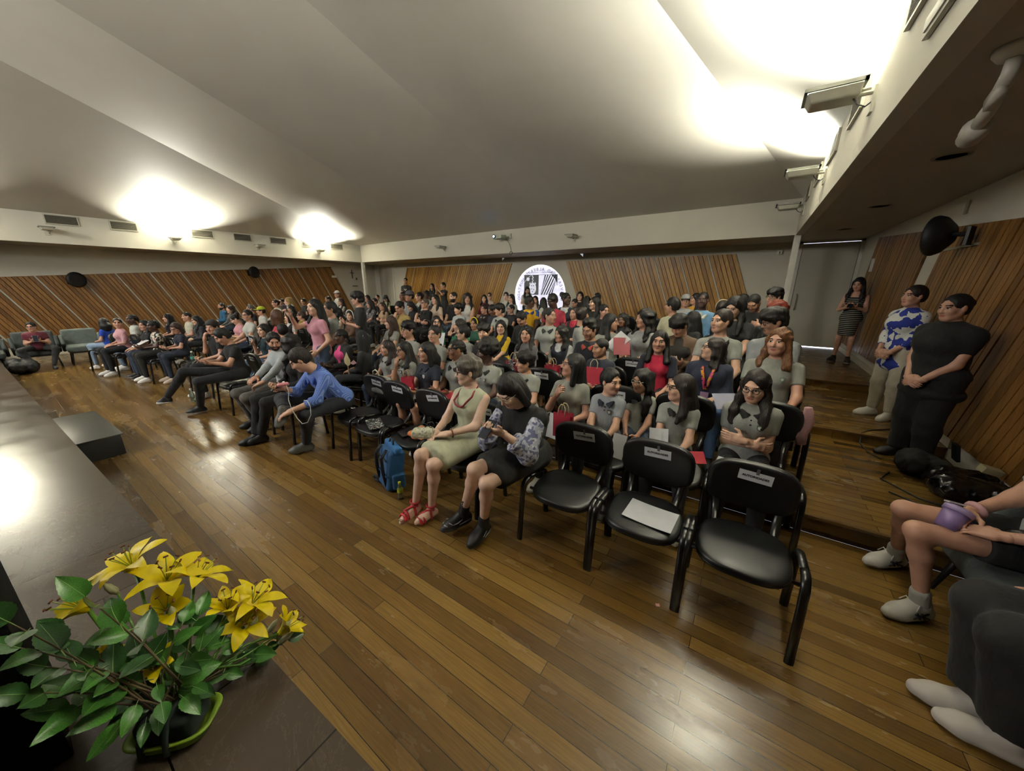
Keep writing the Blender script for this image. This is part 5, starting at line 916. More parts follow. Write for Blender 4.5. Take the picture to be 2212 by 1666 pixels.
# ------------------------------------------------------------------ wardrobe
def fl(c, c2, c3=None, scale=22., p1=.5, p2=.8, metric='EUCLIDEAN'): return mat(c, .85, 'floral', c2=c2, c3=c3 or c2, scale=scale, p1=p1, p2=p2, metric=metric)
GY = '8b8d88'
TOPS = {
    'GP': (GY, 'short', '141517'), 'GPB': (GY, 'short', '141517'), 'GPN': ('8e939a', 'short', '161c2e'), 'GPS': ('85867f', 'short'), 'GPS2': ('858a86', 'short', '7b807c'), 'GPL': ('9aa09a', 'short', '1a1c1d'), 'GPL2': ('83868a', 'long'),
    'NP': ('161b2c', 'short', '1b2033'), 'BT': ('121316', 'short'), 'BP': ('0f1012', 'short', '0d0d0f'), 'BTP': ('141417', 'short'), 'BTP2': ('15161b', 'mid'), 'BTW': ('0e0e10', 'short'), 'BPS': ('1a1a1d', 'short'), 'BPK': ('d0447f', 'short'), 'BPO': ('0c0c0d', 'short', '0c0c0d'),
    'BSH': ('16171a', 'mid', '131316'), 'BLT': ('1b2a33', 'short'), 'BTK': ('111114', 'none'), 'BLH': ('0f1011', 'long'), 'BBL': ('121318', 'long'), 'BYL': ('c9a417', 'mid'), 'HOOD': ('0b0c10', 'long'), 'WT': ('b9bbb4', 'short'), 'WTK': ('c2c2ba', 'none'), 'WTG': ('aab0b0', 'short'), 'WSH': ('c3c4ba', 'short', 'c9cac0'),
    'WVS': ('c0c2bd', 'short', 'c7c8c0'), 'WBV': ('b9b9b0', 'short'), 'WTV': ('a9a6a0', 'short'), 'WCP': ('c0c3c4', 'mid', 'c9cac8'), 'GWU': ('9a9d9c', 'mid', 'c2c2bc'), 'OW': ('bdb9a6', 'short'), 'LTT': ('bba995', 'short'), 'CRM': ('c2c0a2', 'short'), 'BEI': ('a98e70', 'short'), 'OLV': ('a08a55', 'short'),
    'DGJ': ('2c2f35', 'long'), 'GRY': ('4a4a4b', 'long'), 'GRT': ('8c8e90', 'short'), 'GTW': ('a0a3a0', 'short'), 'GCR': ('55555a', 'long', '8e2233'), 'BLU': ('1f46b0', 'short'), 'BLJ': ('1f5578', 'long'), 'LBJ': ('6f9cc4', 'long', 'b9bcb8'), 'TEAL': ('17323c', 'short'), 'PUR': ('271a2c', 'none'), 'PST': (mat('c49aa0', .85, 'stripe', c2='b9858f', scale=14., ax='X'), 'mid'),
    'PNK': ('c48e95', 'short'), 'PTE': ('c58c9c', 'short'), 'RED': ('a02c3c', 'short'), 'RDT': ('5c101c', 'long'), 'MRN': ('8e2438', 'short'), 'RNP': (mat('b3203f', .85, 'cloth'), 'none'), 'MUS': ('7d6a22', 'long'), 'YEL': ('cf9f16', 'short', '203a7a'), 'YEL2': ('b98a2a', 'short'), 'RVC': ('a51f38', 'short', 'a51f38'), 'NVT': ('1d2130', 'short'), 'NRC': ('131622', 'short', '8e3626'), 'NVJ': ('14161f', 'long'), 'NVS': ('b5b4ac', 'short'),
    'NVY': ('131a30', 'threeq'), 'GRN': ('1f5a3e', 'mid'), 'GRN2': ('23694a', 'mid'), 'GRN3': ('1e4a38', 'short'), 'GRN4': ('93a070', 'short'), 'BRJ': ('5a4130', 'long'), 'BRN': ('15120f', 'short'), 'WSR': (mat('b5b2a8', .85, 'stripe', c2='7a786f', scale=16., ax='X'), 'short'),
    'DJW': ('2a1a22', 'long', 'a9a9a6'), 'FLG': (fl('6d6a6c', '4a474c', '8f8a8a', 40.), 'mid'), 'GRTC': ('8b8d88', 'short'), 'FLO': (fl('c4bfae', '2a2a2a', '9a4a48', 26., .55, .93), 'short'), 'BWJ': (fl('1d2f86', 'c4c6c0', 'c9cac4', 15., .50, .8, 'MANHATTAN'), 'threeq'),
    'STD': (mat('0c0c0f', .8, 'stripe', c2='a9a697', scale=9., th=.86, dist=.2), 'none'),
}
def at_world(J, q, p): return rotz(R_(q['by'])) @ V3(*p) + J['root']
def phone_at(p, rz, rx, label, col='14151a', group=None):
    t = thing('phone', label, 'phone', p, rz, group); t.rotation_euler = (rx, 0, rz); b = MB(); b.box((0, 0, 0), (.036, .0042, .074)); b.build('case', mat(col, .4), t, bevel=.004); b = MB(); b.box((0, -.0046, 0), (.033, .0006, .070)); b.build('screen', mat('1c222c', .12), t); b = MB(); b.lathe([(.001, 0), (.007, 0), (.007, .0012), (.001, .0012)], 10, (.018, .0055, .055), rotx(R_(-90))); b.build('camera_lens', mat('0a0a0a', .1), t); return t
def hood_extra(q, J, o):
    pr = xf([ell((0, .035, .030), (.112, .130, .130), .02), ell((0, -.13, -.03), (.075, .10, .10), .02, None, 'd'), cone((0, .05, -.06), (0, .03, -.15), .10, .10, .05)], J['Mh'], J['head'], J['hs']); blob_obj('hood', pr, .012, mat('0b0c10', .9, 'cloth'), o)
def lanyard_extra(q, J, o):
    v = J['front']; b = MB(); c = J['hip'] + V3(0, 0, .12); f0 = v(0, .18)
    for x in (-1, 1): b.tube([J['T']((x * .06, .03, .505)), v(x * .06, .44) + V3(0, -.012, 0), v(x * .035, .34) + V3(0, -.012, 0), v(x * .006, .20) + V3(0, -.012, 0)], .008, 6, flat=1.8)
    lo = b.build('lanyard', fl('c98a2a', 'c43a7a', '1a1420', 60.), o, smooth=True); b = MB(); b.box(f0 + V3(0, -.022, -.06), (.035, .003, .05)); b.build('badge_card', mat('9a7fa0', .4), lo)
def print_extra(q, J, o):
    f = J['front'](0, .33); b = MB()
    for k in range(5): b.box(f + V3(-.05 + .025 * k, -.004, .02 * math.sin(k * 2.1)), (.009, .003, .022 + .012 * (k % 2)), roty(R_(20 * (k - 2))))
    b.build('printed_mark', mat('b9b2a0', .8), o)
PEOPLE = {}; CHAIRS = []
SHOES = ['d6d5d0', '1a1a1b', '2a2624', 'c9c7c0', '17181a']
for i, q in enumerate(CROWD):
    q = dict(q); code = q['top']; q['top'] = TOPS[code]
    if q.pop('sleeve', None) == 'long': q['top'] = (q['top'][0], 'long') + tuple(q['top'][2:])
    for k, v in dict(by=0, hy=0, stand=False).items(): q.setdefault(k, v)
    q.setdefault('shoe', SHOES[i % 5]); q.setdefault('sole', 'd0d0cc' if i % 3 == 0 else None); q.setdefault('arms', ('lap', 'clasp', 'knees', 'between')[i % 4])
    q.setdefault('bottom', (('trousers', '15171c'), ('trousers', '1b1d24'), ('jeans', '2f3b50'), ('trousers', '202022'))[i % 4]); ex = []
    if q.get('hood'): ex.append(hood_extra)
    if q.get('lany'): ex.append(lanyard_extra)
    if code in ('BTP', 'BTW', 'BTP2'): ex.append(print_extra)
    if code == 'STD': q.update(tube=1, bottom=('skirt', TOPS['STD'][0]), topname='dress', shoe='17120f', bare=1)
    if code == 'BWJ': q.update(hem=.14, loose=.022, bottom=('trousers', 'b3ac9a'), shoe='cfcdc6', sole='dcdad2', baggy=.006, topname='jacket')
    if code == 'BPO': q.update(hem=.12, loose=.03, bottom=('trousers', '0c0c0d'), shoe='0b0b0c', baggy=.02)
    if code == 'RNP': q['jacket'] = None
    if code == 'WCP': q['bottom'] = ('skirt', '171c28')
    if code == 'NVY': q['loose'] = .02
    q['extra'] = ex; J = person(q); PEOPLE[q['label']] = (q, J)
    if code == 'RNP':
        for k in (0, 1): S_, E_ = J['arms'][k][:2]; blob_obj('sleeve', [cone(S_ + V3(0, 0, .01), S_ + (E_ - S_) * .75, .066 * J['s'], .064 * J['s'], .02, True)], .011, mat('15192a', .85, 'cloth'), J['o'])
    if code in ('LBJ',):
        blob_obj('shirt_front', [ell(J['T']((0, -.085, .33)), J['s'] * V3(.055, .045, .17), .02)], .014, mat('bfc1b8', .85, 'cloth'), J['o'])
    if code == 'YEL':
        for k in (0, 1): S_, E_ = J['arms'][k][:2]; blob_obj('shoulder_patch', [cone(S_ + V3(0, 0, .015), S_ + (E_ - S_) * .25, .066, .064, .02)], .016, mat('22407f', .85, 'cloth'), J['o'])
    if q.get('obj') and len(J['hands']) == 2:
        hs_ = [at_world(J, q, h[0]) for h in J['hands']]; th = R_(q['by'])
        if q['obj'] == 'phone_face': phone_at(hs_[1] + rotz(th) @ V3(.03, -.07, .07), th, 0, 'pale phone held before the face of woman in teal', 'c9c5bd')
        if q['obj'] == 'phone_raised': phone_at(hs_[1] + rotz(th) @ V3(.0, -.05, .12), th, R_(10), 'blue phone raised by the standing girl in pink', '3d4d8a').rotation_euler = (0, R_(90), th)
        if q['obj'] == 'phone_low': phone_at((hs_[0] + hs_[1]) / 2 + rotz(th) @ V3(0, -.10, .055), th, R_(-50), 'dark phone held by the ' + ('standing man in dark tee' if q['row'] == 's' and q.get('sex') == 'm' else 'woman in striped dress'))
    if not q['stand']: CHAIRS.append((J['root'][0], J['root'][1] + .0, q['floor'], q['label'], q['by']))
# ------------------------------------------------------------------ the people near the camera, posed one by one
def W(J, q, p): return rotz(R_(q['by'])).T @ (V3(*p) - J['root'])
def special(**q):
    """legs_w / hands_w are given in hall coordinates"""
    q.setdefault('stand', False); q.setdefault('floor', 0.); q.setdefault('lod', 0); q.setdefault('by', 0); q.setdefault('hy', 0); J = kinematics(q); Rt = rotz(R_(q['by'])).T
    if 'legs_w' in q: q['legs'] = [None if l is None else (W(J, q, l[0]), W(J, q, l[1]), Rt @ V3(*l[2])) for l in q['legs_w']]
    if 'hands_w' in q: q['hands'] = [(W(J, q, h[0]) - J['hip'], Rt @ V3(*h[1]), Rt @ V3(*h[2]), h[3]) for h in q['hands_w']]; q['hands'][1] = (q['hands'][1][0] * V3(-1, 1, 1), q['hands'][1][1] * V3(-1, 1, 1), q['hands'][1][2] * V3(-1, 1, 1), q['hands'][1][3]); 
    if 'hands_w' in q: q['hands'] = [(h[0] / J['s'], h[1], h[2], h[3]) for h in q['hands']]
    J = person(q); PEOPLE[q['label']] = (q, J)
    if not q['stand'] and q.get('chair', 1): CHAIRS.append((J['root'][0], J['root'][1], q['floor'], q['label'], 0))
    return J
def strap_sandals(q, J, o):
    m = mat('a81f2c', .5)
    for i in (0, 1):
        h, k, a, f = J['legs'][i]; s = J['s']; f = unit(f * V3(1, 1, 0)); up = V3(0, 0, 1.); sd = np.cross(f, up); drop = a[2] - .085 * s if i == 1 else a[2] - .085 * s; z0 = V3(0, 0, 1) * (a[2] - .083 * s); ac = a * V3(1, 1, 0) + z0
        b = MB(); pts = [ac - f * .06 * s, ac + f * .03 * s, ac + f * .115 * s, ac + f * .175 * s]; b.tube([p + V3(0, 0, .004) for p in pts], [.032 * s, .034 * s, .040 * s, .022 * s], 12, flat=1.); v = np.array(b.v); v[:, 2] = (v[:, 2] - z0[2]) * .28 + z0[2] + .006; b.v = [tuple(x) for x in v]; sd_o = b.build('sandal', mat('8e6a52', .6), o, smooth=True)
        for (d0, z_, r, w_) in ((.135, .046, .0085, .040), (.105, .056, .0075, .042), (.03, .083, .007, .040)):
            c = ac + f * d0 * s; b = MB(); b.tube([c + sd * w_ * s * math.cos(t) * 1.05 + up * (z_ * s * math.sin(t)) * 1.05 for t in np.linspace(0, math.pi, 11)], r, 8, flat=1.5); b.build('strap', m, sd_o, smooth=True)
        b = MB(); b.tube([ac + f * .11 * s + sd * .03 * s + up * .055 * s, ac + f * .055 * s + up * .083 * s, ac - f * .0 * s - sd * .042 * s + up * .085 * s], .0075, 8, flat=1.5); b.tube([a + up * .03 * s + .043 * s * (f * math.cos(t) + sd * math.sin(t)) for t in np.linspace(0, 2 * math.pi, 17)], .008, 8); b.build('strap', m, sd_o, smooth=True)
def lady_extra(q, J, o):
    T = J['T']; fr = J['front']; pts = []
    half = [T((.040, .062, .532)), T((.070, .020, .516)), T((.082, -.040, .490)), T((.084, -.080, .452))] + [fr(x, z) + V3(0, -.012, 0) for x, z in ((.072, .412), (.048, .380), (.020, .366))]
    pts = half + [p * V3(-1, 1, 1) for p in half[::-1]]
    b = MB(); b.tube(pts, .0085, 8); b.build('necklace', mat('7d1420', .55), o, smooth=True); strap_sandals(q, J, o)
    W_ = J['arms'][0][2]; d = unit(J['arms'][0][2] - J['arms'][0][1]); u = unit(np.cross(d, (0, 0, 1))); v = np.cross(d, u); b = MB(); b.tube([W_ - d * .025 + .033 * (u * math.cos(t) + v * math.sin(t)) for t in np.linspace(0, 2 * math.pi, 17)], .0055, 6); b.build('bracelet', mat('6a3a22', .5), o, smooth=True)
MINT = 'b4b89f'
JL = special(label='woman with short grey hair in pale green sleeveless dress and red necklace', head=(-1.845, 2.085, 1.135), hy=-38, hp=4, sex='f', w=1.06, skin='6', hair=('curlyshort', 'g'), top=(MINT, 'none'), topname='dress', bottom=('skirt', MINT, .86), glasses='3a1216', barefeet=1, arms='clasp', extra=[lady_extra],
    legs_w=[((-1.79, 1.60, .52), (-1.875, 1.63, .10), (-.15, -1, 0)), ((-1.90, 1.585, .575), (-1.985, 1.565, .13), (-.10, -1, -.25))],
    hands_w=[((-1.80, 1.79, .70), (-.85, -.45, -.12), (0, .1, -1), .45), ((-1.95, 1.80, .68), (.35, -.9, -.05), (.3, 0, -1), .5)])
def tattoo(q, J, o):
    h, k, a, f = J['legs'][1]; b = MB(); d = unit(k - a); s_ = unit(np.cross(d, (0, 1, 0)))
    for i in range(6):
        c = a + d * (.06 + .028 * i) + V3(.012, -.052, .0) * (1 + .06 * i); b.box(c, (.009 if i % 2 else .005, .0022, .007), roty(R_(25 * (-1) ** i)))
    b.build('ankle_tattoo', mat('3a332f', .8), o)
def floral_sleeves(q, J, o):
    m = fl('a9adc0', '5a5f80', 'c9cbd4', 55., .5, .8)
    for i in (0, 1):
        S_, E_, W_ = J['arms'][i][:3]; blob_obj('blouse_sleeve', [cone(S_ + (E_ - S_) * .15, E_, .060, .066, .03), cone(E_, E_ + (W_ - E_) * .55, .066, .072, .03, True), sph(E_ + V3(0, .01, -.05), .062, .05)], .009, m, o)
    for x in (-1, 1): blob_obj('cap_sleeve', [ell(J['T']((x * .155, .01, .405)), J['s'] * V3(.085, .075, .085), .03)], .010, mat('101113', .85, 'cloth'), o)
def silver_lines(q, J, o):
    m = mat('b5b7ba', .3, metal=.6)
    for i in (0, 1):
        h, k, a, f = J['legs'][i]; s = J['s']; f = unit(f * V3(1, 1, 0)); up = V3(0, 0, 1); sd = np.cross(f, up)
        for sg in (-1, 1):
            for (p, r) in ((((.13, .030, .052), (.10, .044, .030), (.06, .048, .040), (.02, .046, .060)), .0035), (((.05, .050, .022), (.0, .052, .035), (-.05, .042, .040)), .0035), (((.165, .012, .036), (.155, .028, .030), (.13, .04, .02)), .004)):
                b = MB(); b.tube([a - up * .083 * s + f * x * s + sd * sg * y * s * 1.02 + up * z * s for x, y, z in p], r, 6); b.build('shoe_trim', m, o, smooth=True)
JB = special(label='woman with black bob and glasses in black vest looking at phone', head=(-1.285, 1.88, 1.115), hy=-12, hp=36, lean=20, sex='f', skin='6', hair=('bob', 'k'), top=('101113', 'none'), topname='vest', bottom=('skirt', '0e0f11', .80), glasses='a9a08c', shoe='0c0d10', sole='2a2b2e', shoekind='sneaker', sock='0d0d0e', arms='phone', extra=[floral_sleeves, tattoo, silver_lines],
    legs_w=[((-1.285, 1.60, .535), (-1.395, 1.69, .11), (.05, -1, 0)), ((-1.385, 1.60, .61), (-1.575, 1.67, .15), (-.45, -.85, -.2))],
    hands_w=[((-1.255, 1.74, .86), (-.45, -.75, .35), (-.5, .2, 1), .8), ((-1.36, 1.74, .86), (.45, -.75, .35), (.5, .2, 1), .8)])
phone_at((-1.31, 1.655, .905), 0, R_(-55), 'dark phone held by the woman with the black bob')
def rolled(q, J, o):
    for i in (0, 1): S_, E_, W_ = J['arms'][i][:3]; blob_obj('rolled_cuff', [cone(E_ + (W_ - E_) * .08, E_ + (W_ - E_) * .30, .054, .055, .01, True)], .009, GING, o)
GING = mat('2c4fa8', .85, 'check', c2='8aa5dc', scale=85.)
JM = special(label='man in blue checked shirt bent over his phone with white cable', head=(-3.80, 1.70, 1.07), hy=-30, hp=34, lean=34, sex='m', skin='1', hair=('short', 'd'), top=(GING, 'threeq', '3a5cb2'), bottom=('trousers', '131722'), shoe='4a4a46', sole='5a5a54', arms='phone', extra=[rolled],
    legs_w=[((-3.66, 1.60, .53), (-3.93, 1.68, .10), (-.45, -.9, 0)), ((-4.10, 1.58, .62), (-3.80, 1.46, .60), (.35, -.75, -.55))],
    hands_w=[((-3.68, 1.50, .60), (-.35, -.8, -.35), (0, .1, -1), .35), ((-3.86, 1.52, .80), (.15, -.8, .2), (.3, .2, 1), .7)])
JC = special(label='woman with very long curly black hair dressed in black', head=(-4.53, 1.95, 1.135), hy=-75, hp=12, sex='f', lod=1, skin='2', hair=('curlylong', 'k'), top=('0d0e11', 'long'), bottom=('trousers', '0f1013'), shoe='0c0c0d', arms='clasp', legs_w=[((-4.45, 1.55, .52), (-4.62, 1.50, .09), (-.35, -1, 0)), ((-4.70, 1.55, .52), (-4.66, 1.45, .09), (-.3, -1, 0))], hl=1.15)
JH = special(label='bearded man in pale grey sweatshirt and grey trousers', head=(-5.06, 1.99, 1.12), hy=72, hp=16, lean=10, sex='m', lod=1, skin='2', beard=1, hair=('short', 'k'), top=('aab0b3', 'long'), bottom=('trousers', '575552'), shoe='151516', arms='phone', loose=.012, legs_w=[((-4.92, 1.52, .50), (-5.02, 1.66, .09), (-.2, -1, 0)), ((-5.20, 1.52, .51), (-5.26, 1.66, .09), (-.2, -1, 0))],
    hands_w=[((-4.80, 1.66, .66), (-.5, -.6, -.3), (0, 0, -1), .6), ((-4.95, 1.62, .66), (.4, -.8, -.2), (0, 0, -1), .6)])
def side_stripes(q, J, o):
    h, k, a, f = J['legs'][1]; f = unit(f); up = V3(0, 0, 1); up = unit(up - f * (f @ up)); sd = np.cross(f, up); b = MB()
    for i in range(4): b.box(a - up * .045 + f * (.02 + .022 * i) - sd * -.047, (.004, .006, .016), roty(R_(20)))
    b.build('shoe_stripe', mat('c9c9c6', .5), o)
JT = special(label='man in black tee and trousers with stretched leg, looking at phone', head=(-6.25, 1.81, 1.11), hy=-6, hp=30, lean=8, sex='m', lod=1, skin='2', hair=('short', 'k'), top=('0d0d10', 'short'), bottom=('trousers', '10131a'), shoe='101114', sole='c2c2c0', arms='phone', extra=[side_stripes],
    legs_w=[((-6.22, 1.42, .53), (-6.50, 1.44, .10), (-.35, -.9, 0)), ((-6.52, 1.36, .64), (-6.98, 1.20, .22), (-.75, -.55, -.25))],
    hands_w=[((-6.12, 1.56, .78), (-.4, -.75, .3), (-.5, .2, 1), .75), ((-6.32, 1.56, .78), (.4, -.75, .3), (.5, .2, 1), .75)])
phone_at((-6.22, 1.47, .83), 0, R_(-55), 'dark phone held by the man with the stretched leg')
JR = special(label='man in maroon tee with glasses sitting by the stage end', head=(-12.95, .46, .955), by=84, hy=70, hp=4, lean=14, seat=.50, sex='m', lod=2, skin='2', w=1.2, belly=.03, hair=('short', 'k'), top=('5a1d2e', 'short', 'a9969a'), bottom=('trousers', '26282a'), shoe='101012', glasses='141414', arms='phone', chair=0, open=.12)
phone_at(at_world(JR, dict(by=84), (JR['hands'][0][0] + JR['hands'][1][0]) / 2) + V3(.10, 0, .06), R_(84), R_(-30), 'grey phone held by the man in maroon', '6d6f74')
def asics(q, J, o):
    m = mat('15161a', .5)
    for i in (0, 1):
        h, k, a, f = J['legs'][i]; s = J['s']; f = unit(f * V3(1, 1, 0)); up = V3(0, 0, 1); sd = np.cross(f, up)
        for sg in (-1, 1):
            for p in (((.085, .030), (.0, .060)), ((.075, .055), (-.01, .026)), ((.045, .026), (.065, .062)), ((.02, .026), (.04, .060))):
                b = MB(); b.tube([a - up * .083 * s + f * x * s + sd * sg * (.0535 - .25 * max(z - .04, 0)) * s + up * z * s for x, z in p], .0045, 6); b.build('shoe_stripe', m, o, smooth=True)
    for i in (0, 1):
        h, k, a, f = J['legs'][i]; f = unit(f * V3(1, 1, 0)); sd = np.cross(f, V3(0, 0, 1)); b = MB()
        for j in range(4): c = a + f * (.055 + .022 * j) + V3(0, 0, -.012 - .009 * j); b.tube([c - sd * .022, c + V3(0, 0, .008), c + sd * .022], .0042, 6)
        b.tube([a + f * .05 + V3(0, 0, .0), a + f * .05 + sd * .035 + V3(0, 0, .02), a + f * .07 + sd * .045 - V3(0, 0, .01)], .0035, 6); b.tube([a + f * .05, a + f * .05 - sd * .035 + V3(0, 0, .02), a + f * .07 - sd * .045 - V3(0, 0, .01)], .0035, 6); b.build('shoelace', mat('cfccc2', .7), o, smooth=True)
def wristband(q, J, o):
    S_, E_, W_ = J['arms'][1][:3]; d = unit(W_ - E_); u = unit(np.cross(d, (0, 0, 1))); v = np.cross(d, u); b = MB(); b.tube([W_ - d * .035 + .034 * (u * math.cos(t) + v * math.sin(t)) for t in np.linspace(0, 2 * math.pi, 17)], .010, 8, flat=1.5); b.build('wristband', mat('b98f92', .6), o, smooth=True)
JG = special(label='bare-legged girl in white trainers in the armchair by the near wall', head=(1.40, 2.66, 1.19), by=-88, hy=-80, sex='f', skin='2', hair=('long', 'k'), top=('b5b7b5', 'short'), bottom=('shorts', '141518'), shoe='b9b8b0', sole='8e866f', shoekind='sneaker', sock='a9a79f', chair=0, arms='hold', extra=[asics, wristband],
    legs_w=[((.90, 2.47, .565), (1.035, 2.54, .10), (-.85, -.55, 0)), ((.92, 2.74, .545), (1.04, 3.00, .10), (-.85, -.55, 0))],
    hands_w=[((1.15, 2.45, .66), (-.8, .4, -.2), (0, .3, -1), .5), ((1.09, 2.60, .68), (-.55, -.75, -.3), (.1, -.3, -1), .7)])
JK = special(label='person in wide black trousers and white shoes by the near wall', head=(1.47, 1.95, 1.2), by=-90, hy=-85, sex='f', skin='2', w=1.12, hair=('long', 'k'), top=('6f93b4', 'long'), bottom=('trousers', '0b0b0c', 1.80), baggy=.035, shoe='b4aea6', sole='bdb8ae', shoekind='sneaker', chair=0, arms='knees', extra=[],
    legs_w=[((1.02, 1.86, .52), (1.10, 1.86, .10), (-1, .16, 0)), ((1.01, 2.04, .52), (1.05, 1.975, .10), (-1, .06, 0))])
for lb, J in (('near', JK),):
    for i in (0, 1):
        h, k, a, f = J['legs'][i]; f = unit(f * V3(1, 1, 0)); sd = np.cross(f, V3(0, 0, 1)); b = MB()
        for j in range(5): c = a + f * (.045 + .024 * j) + V3(0, 0, -.004 - .0095 * j); b.tube([c - sd * .024, c + V3(0, 0, .006), c + sd * .024], .004, 6)
        b.build('shoelace', mat('c9bfae', .7), J['o'], smooth=True)
# ------------------------------------------------------------------ chairs: one under every sitter, and the empty ones
EMPTY = [(.160, 2.105, 0., 'empty black chair at the aisle end of the front row, sign on its back', (.01, .085, -3)), (-.370, 2.105, 0., 'empty black front-row chair with a white sheet on its seat', (.0, .085, 2)), (-.905, 2.105, 0., 'empty black front-row chair right beside the woman with the bob', (.015, .075, 5)),
         (-2.52, 2.105, 0., 'empty black front-row chair holding the red phone and orange cloth', (.03, .085, 10)), (-3.06, 2.105, 0., 'empty black front-row chair with black lace pouch on its seat', (.03, .085, -2)), (-3.50, 2.16, 0., 'empty bare front-row chair two seats beyond the lace pouch side', (.03, .08, -4)),
         (-1.10, 4.08, .155, 'empty signed chair in the third row beside the red polo girl', (.0, .09, 0)), (-8.32, 2.0, 0., 'empty black chair with a water bottle beside the dark navy polo', None), (-7.95, 2.75, 0., 'empty signed chair behind the man with the stretched leg', (.0, .08, 0)), (-8.65, 2.8, 0., 'second empty signed chair behind the man with the stretched leg', (.0, .08, 0)),
         (-2.25, 7.6, .37, 'empty black chair in the back rows under the slanted boards', None), (-2.80, 7.9, .37, 'empty black chair in the back rows, farther from the aisle', None), (-1.7, 7.5, .37, 'empty black chair in the back rows near the grey cap', None), (-6.35, 5.55, .255, 'empty black chair among the middle rows before the dark curls', None)]
placed = []
for x, y, z, lb, sg in EMPTY: chair(x, y, z, 0, lb, 'empty padded chairs', None if sg is None else sg + (True,)); placed.append((x, y))
for x, y, z, lb, by in sorted(CHAIRS, key=lambda c: c[1]):
    if any(abs(x - a) < .44 and abs(y - b_) < .48 for a, b_ in placed): continue
    x += .10 if 'crossed arms in grey polo' in lb else 0
    for a, b_ in placed:
        if abs(x - a) < .545 and abs(y - b_) < .45: x += max(-.09, min(.09, math.copysign(.545 - abs(x - a), x - a)))
    placed.append((x, y)); chair(x, y + .0, z, R_(by if abs(by) < 60 else 0), 'black padded chair under the ' + ' '.join(lb.split()[:11]), 'occupied padded chairs', (.0, .085, 0, True) if y < 4.3 else None, full=y < 4.6, tall=.15 if 2.5 < y < 3.2 and x > -2.6 else 0.)
armchair(-13.42, .45, R_(88), 'dark grey armchair holding the man in maroon', .60); armchair(-13.38, 1.13, R_(88), 'empty grey armchair between the man in maroon and the blue top', .56, col='59625f'); armchair(-13.40, -.28, R_(88), 'dark armchair cut off at the stage end', .6)
armchair(1.47, 2.62, R_(-88), 'dark grey armchair holding the bare-legged girl', .62); armchair(1.52, 1.90, R_(-90), 'dark grey armchair holding the person in wide black trousers', .60)
# ------------------------------------------------------------------ things on and around the seats
def sheet(loc, w, d, rz, label, rx=0., ry=0., cat='paper', m=None, curl=.0, name='paper_sheet', group='loose paper sheets'):
    b = MB(); n = 8; v = []
    for j in (0, 1):
        for i in range(n + 1): x = -w / 2 + w * i / n; v += [(x, -d / 2 + d * j, curl * (x / w * 2) ** 2)]
    th = .0016; v2 = [(x, y, z + th) for x, y, z in v]; f = []
    for i in range(n): a, b_, c, d_ = i, i + 1, n + 2 + i, n + 1 + i; f += [(d_, c, b_, a), (a + 2 * n + 2, b_ + 2 * n + 2, c + 2 * n + 2, d_ + 2 * n + 2), (a, b_, b_ + 2 * n + 2, a + 2 * n + 2), (c, d_, d_ + 2 * n + 2, c + 2 * n + 2)]
    k = 2 * n + 2; f += [(0, k, k + n + 1, n + 1), (n, 2 * n + 1, k + 2 * n + 1, k + n)]; b.add(v + v2, f)
    return tag(b.build(name, m or M_PAPER, None, loc, (rx, ry, rz), smooth=False), label, cat, group)
sheet((-.325, 2.02, .430), .29, .20, R_(-4), 'blank white sheet on the seat of the middle empty front chair', R_(3), curl=.006)
sheet((.10, 2.60, .600), .30, .21, R_(-8), 'printed white sheet on the lap of the girl with crossed arms', R_(8), curl=.006)
sheet((-1.22, 2.46, .665), .14, .21, R_(-12), 'white sheet standing beside the vest of the bob woman', R_(75), 0, curl=.01); sheet((-.70, 2.52, .60), .11, .19, R_(-10), 'white sheet between the backs of two empty front chairs', R_(72)); sheet((-.42, 2.55, .72), .13, .16, R_(20), 'folded white sheet on the lap of the girl with red hair clip', R_(60), curl=.01)
sheet((-2.86, 2.50, .63), .26, .19, R_(12), 'white sheet under the hand of the girl in navy polo', R_(6)); sheet((-2.95, 2.85, .76), .22, .16, R_(20), 'white sheet behind the navy polo beside braided hair', R_(25)); sheet((-9.9, 1.55, .72), .22, .26, 0, 'white papers in the lap of the young man in patterned shirt', R_(25))
sheet((-4.25, 4.1, .96), .24, .22, R_(10), 'white folder with green sleeves around it', R_(70), name='white_folder', group='papers in the middle rows'); sheet((-1.35, 4.42, 1.12), .20, .26, R_(-30), 'white sheet held between two girls in grey', R_(50), R_(25), group='papers in the middle rows'); sheet((-2.68, 6.2, 1.10), .26, .18, R_(15), 'white sheet held before the dark vest', R_(35), group='papers in the middle rows'); sheet((-1.42, 4.05, .95), .16, .2, R_(10), 'white sheet hanging at an arm beside the empty signed chair', R_(70), group='papers in the middle rows')
t = sheet((-.06, 3.35, .86), .20, .15, R_(35), 'pale folded envelope in the hand of the woman with lanyard', R_(45), cat='envelope', m=mat('a9aac0', .7), name='envelope', group='envelopes')
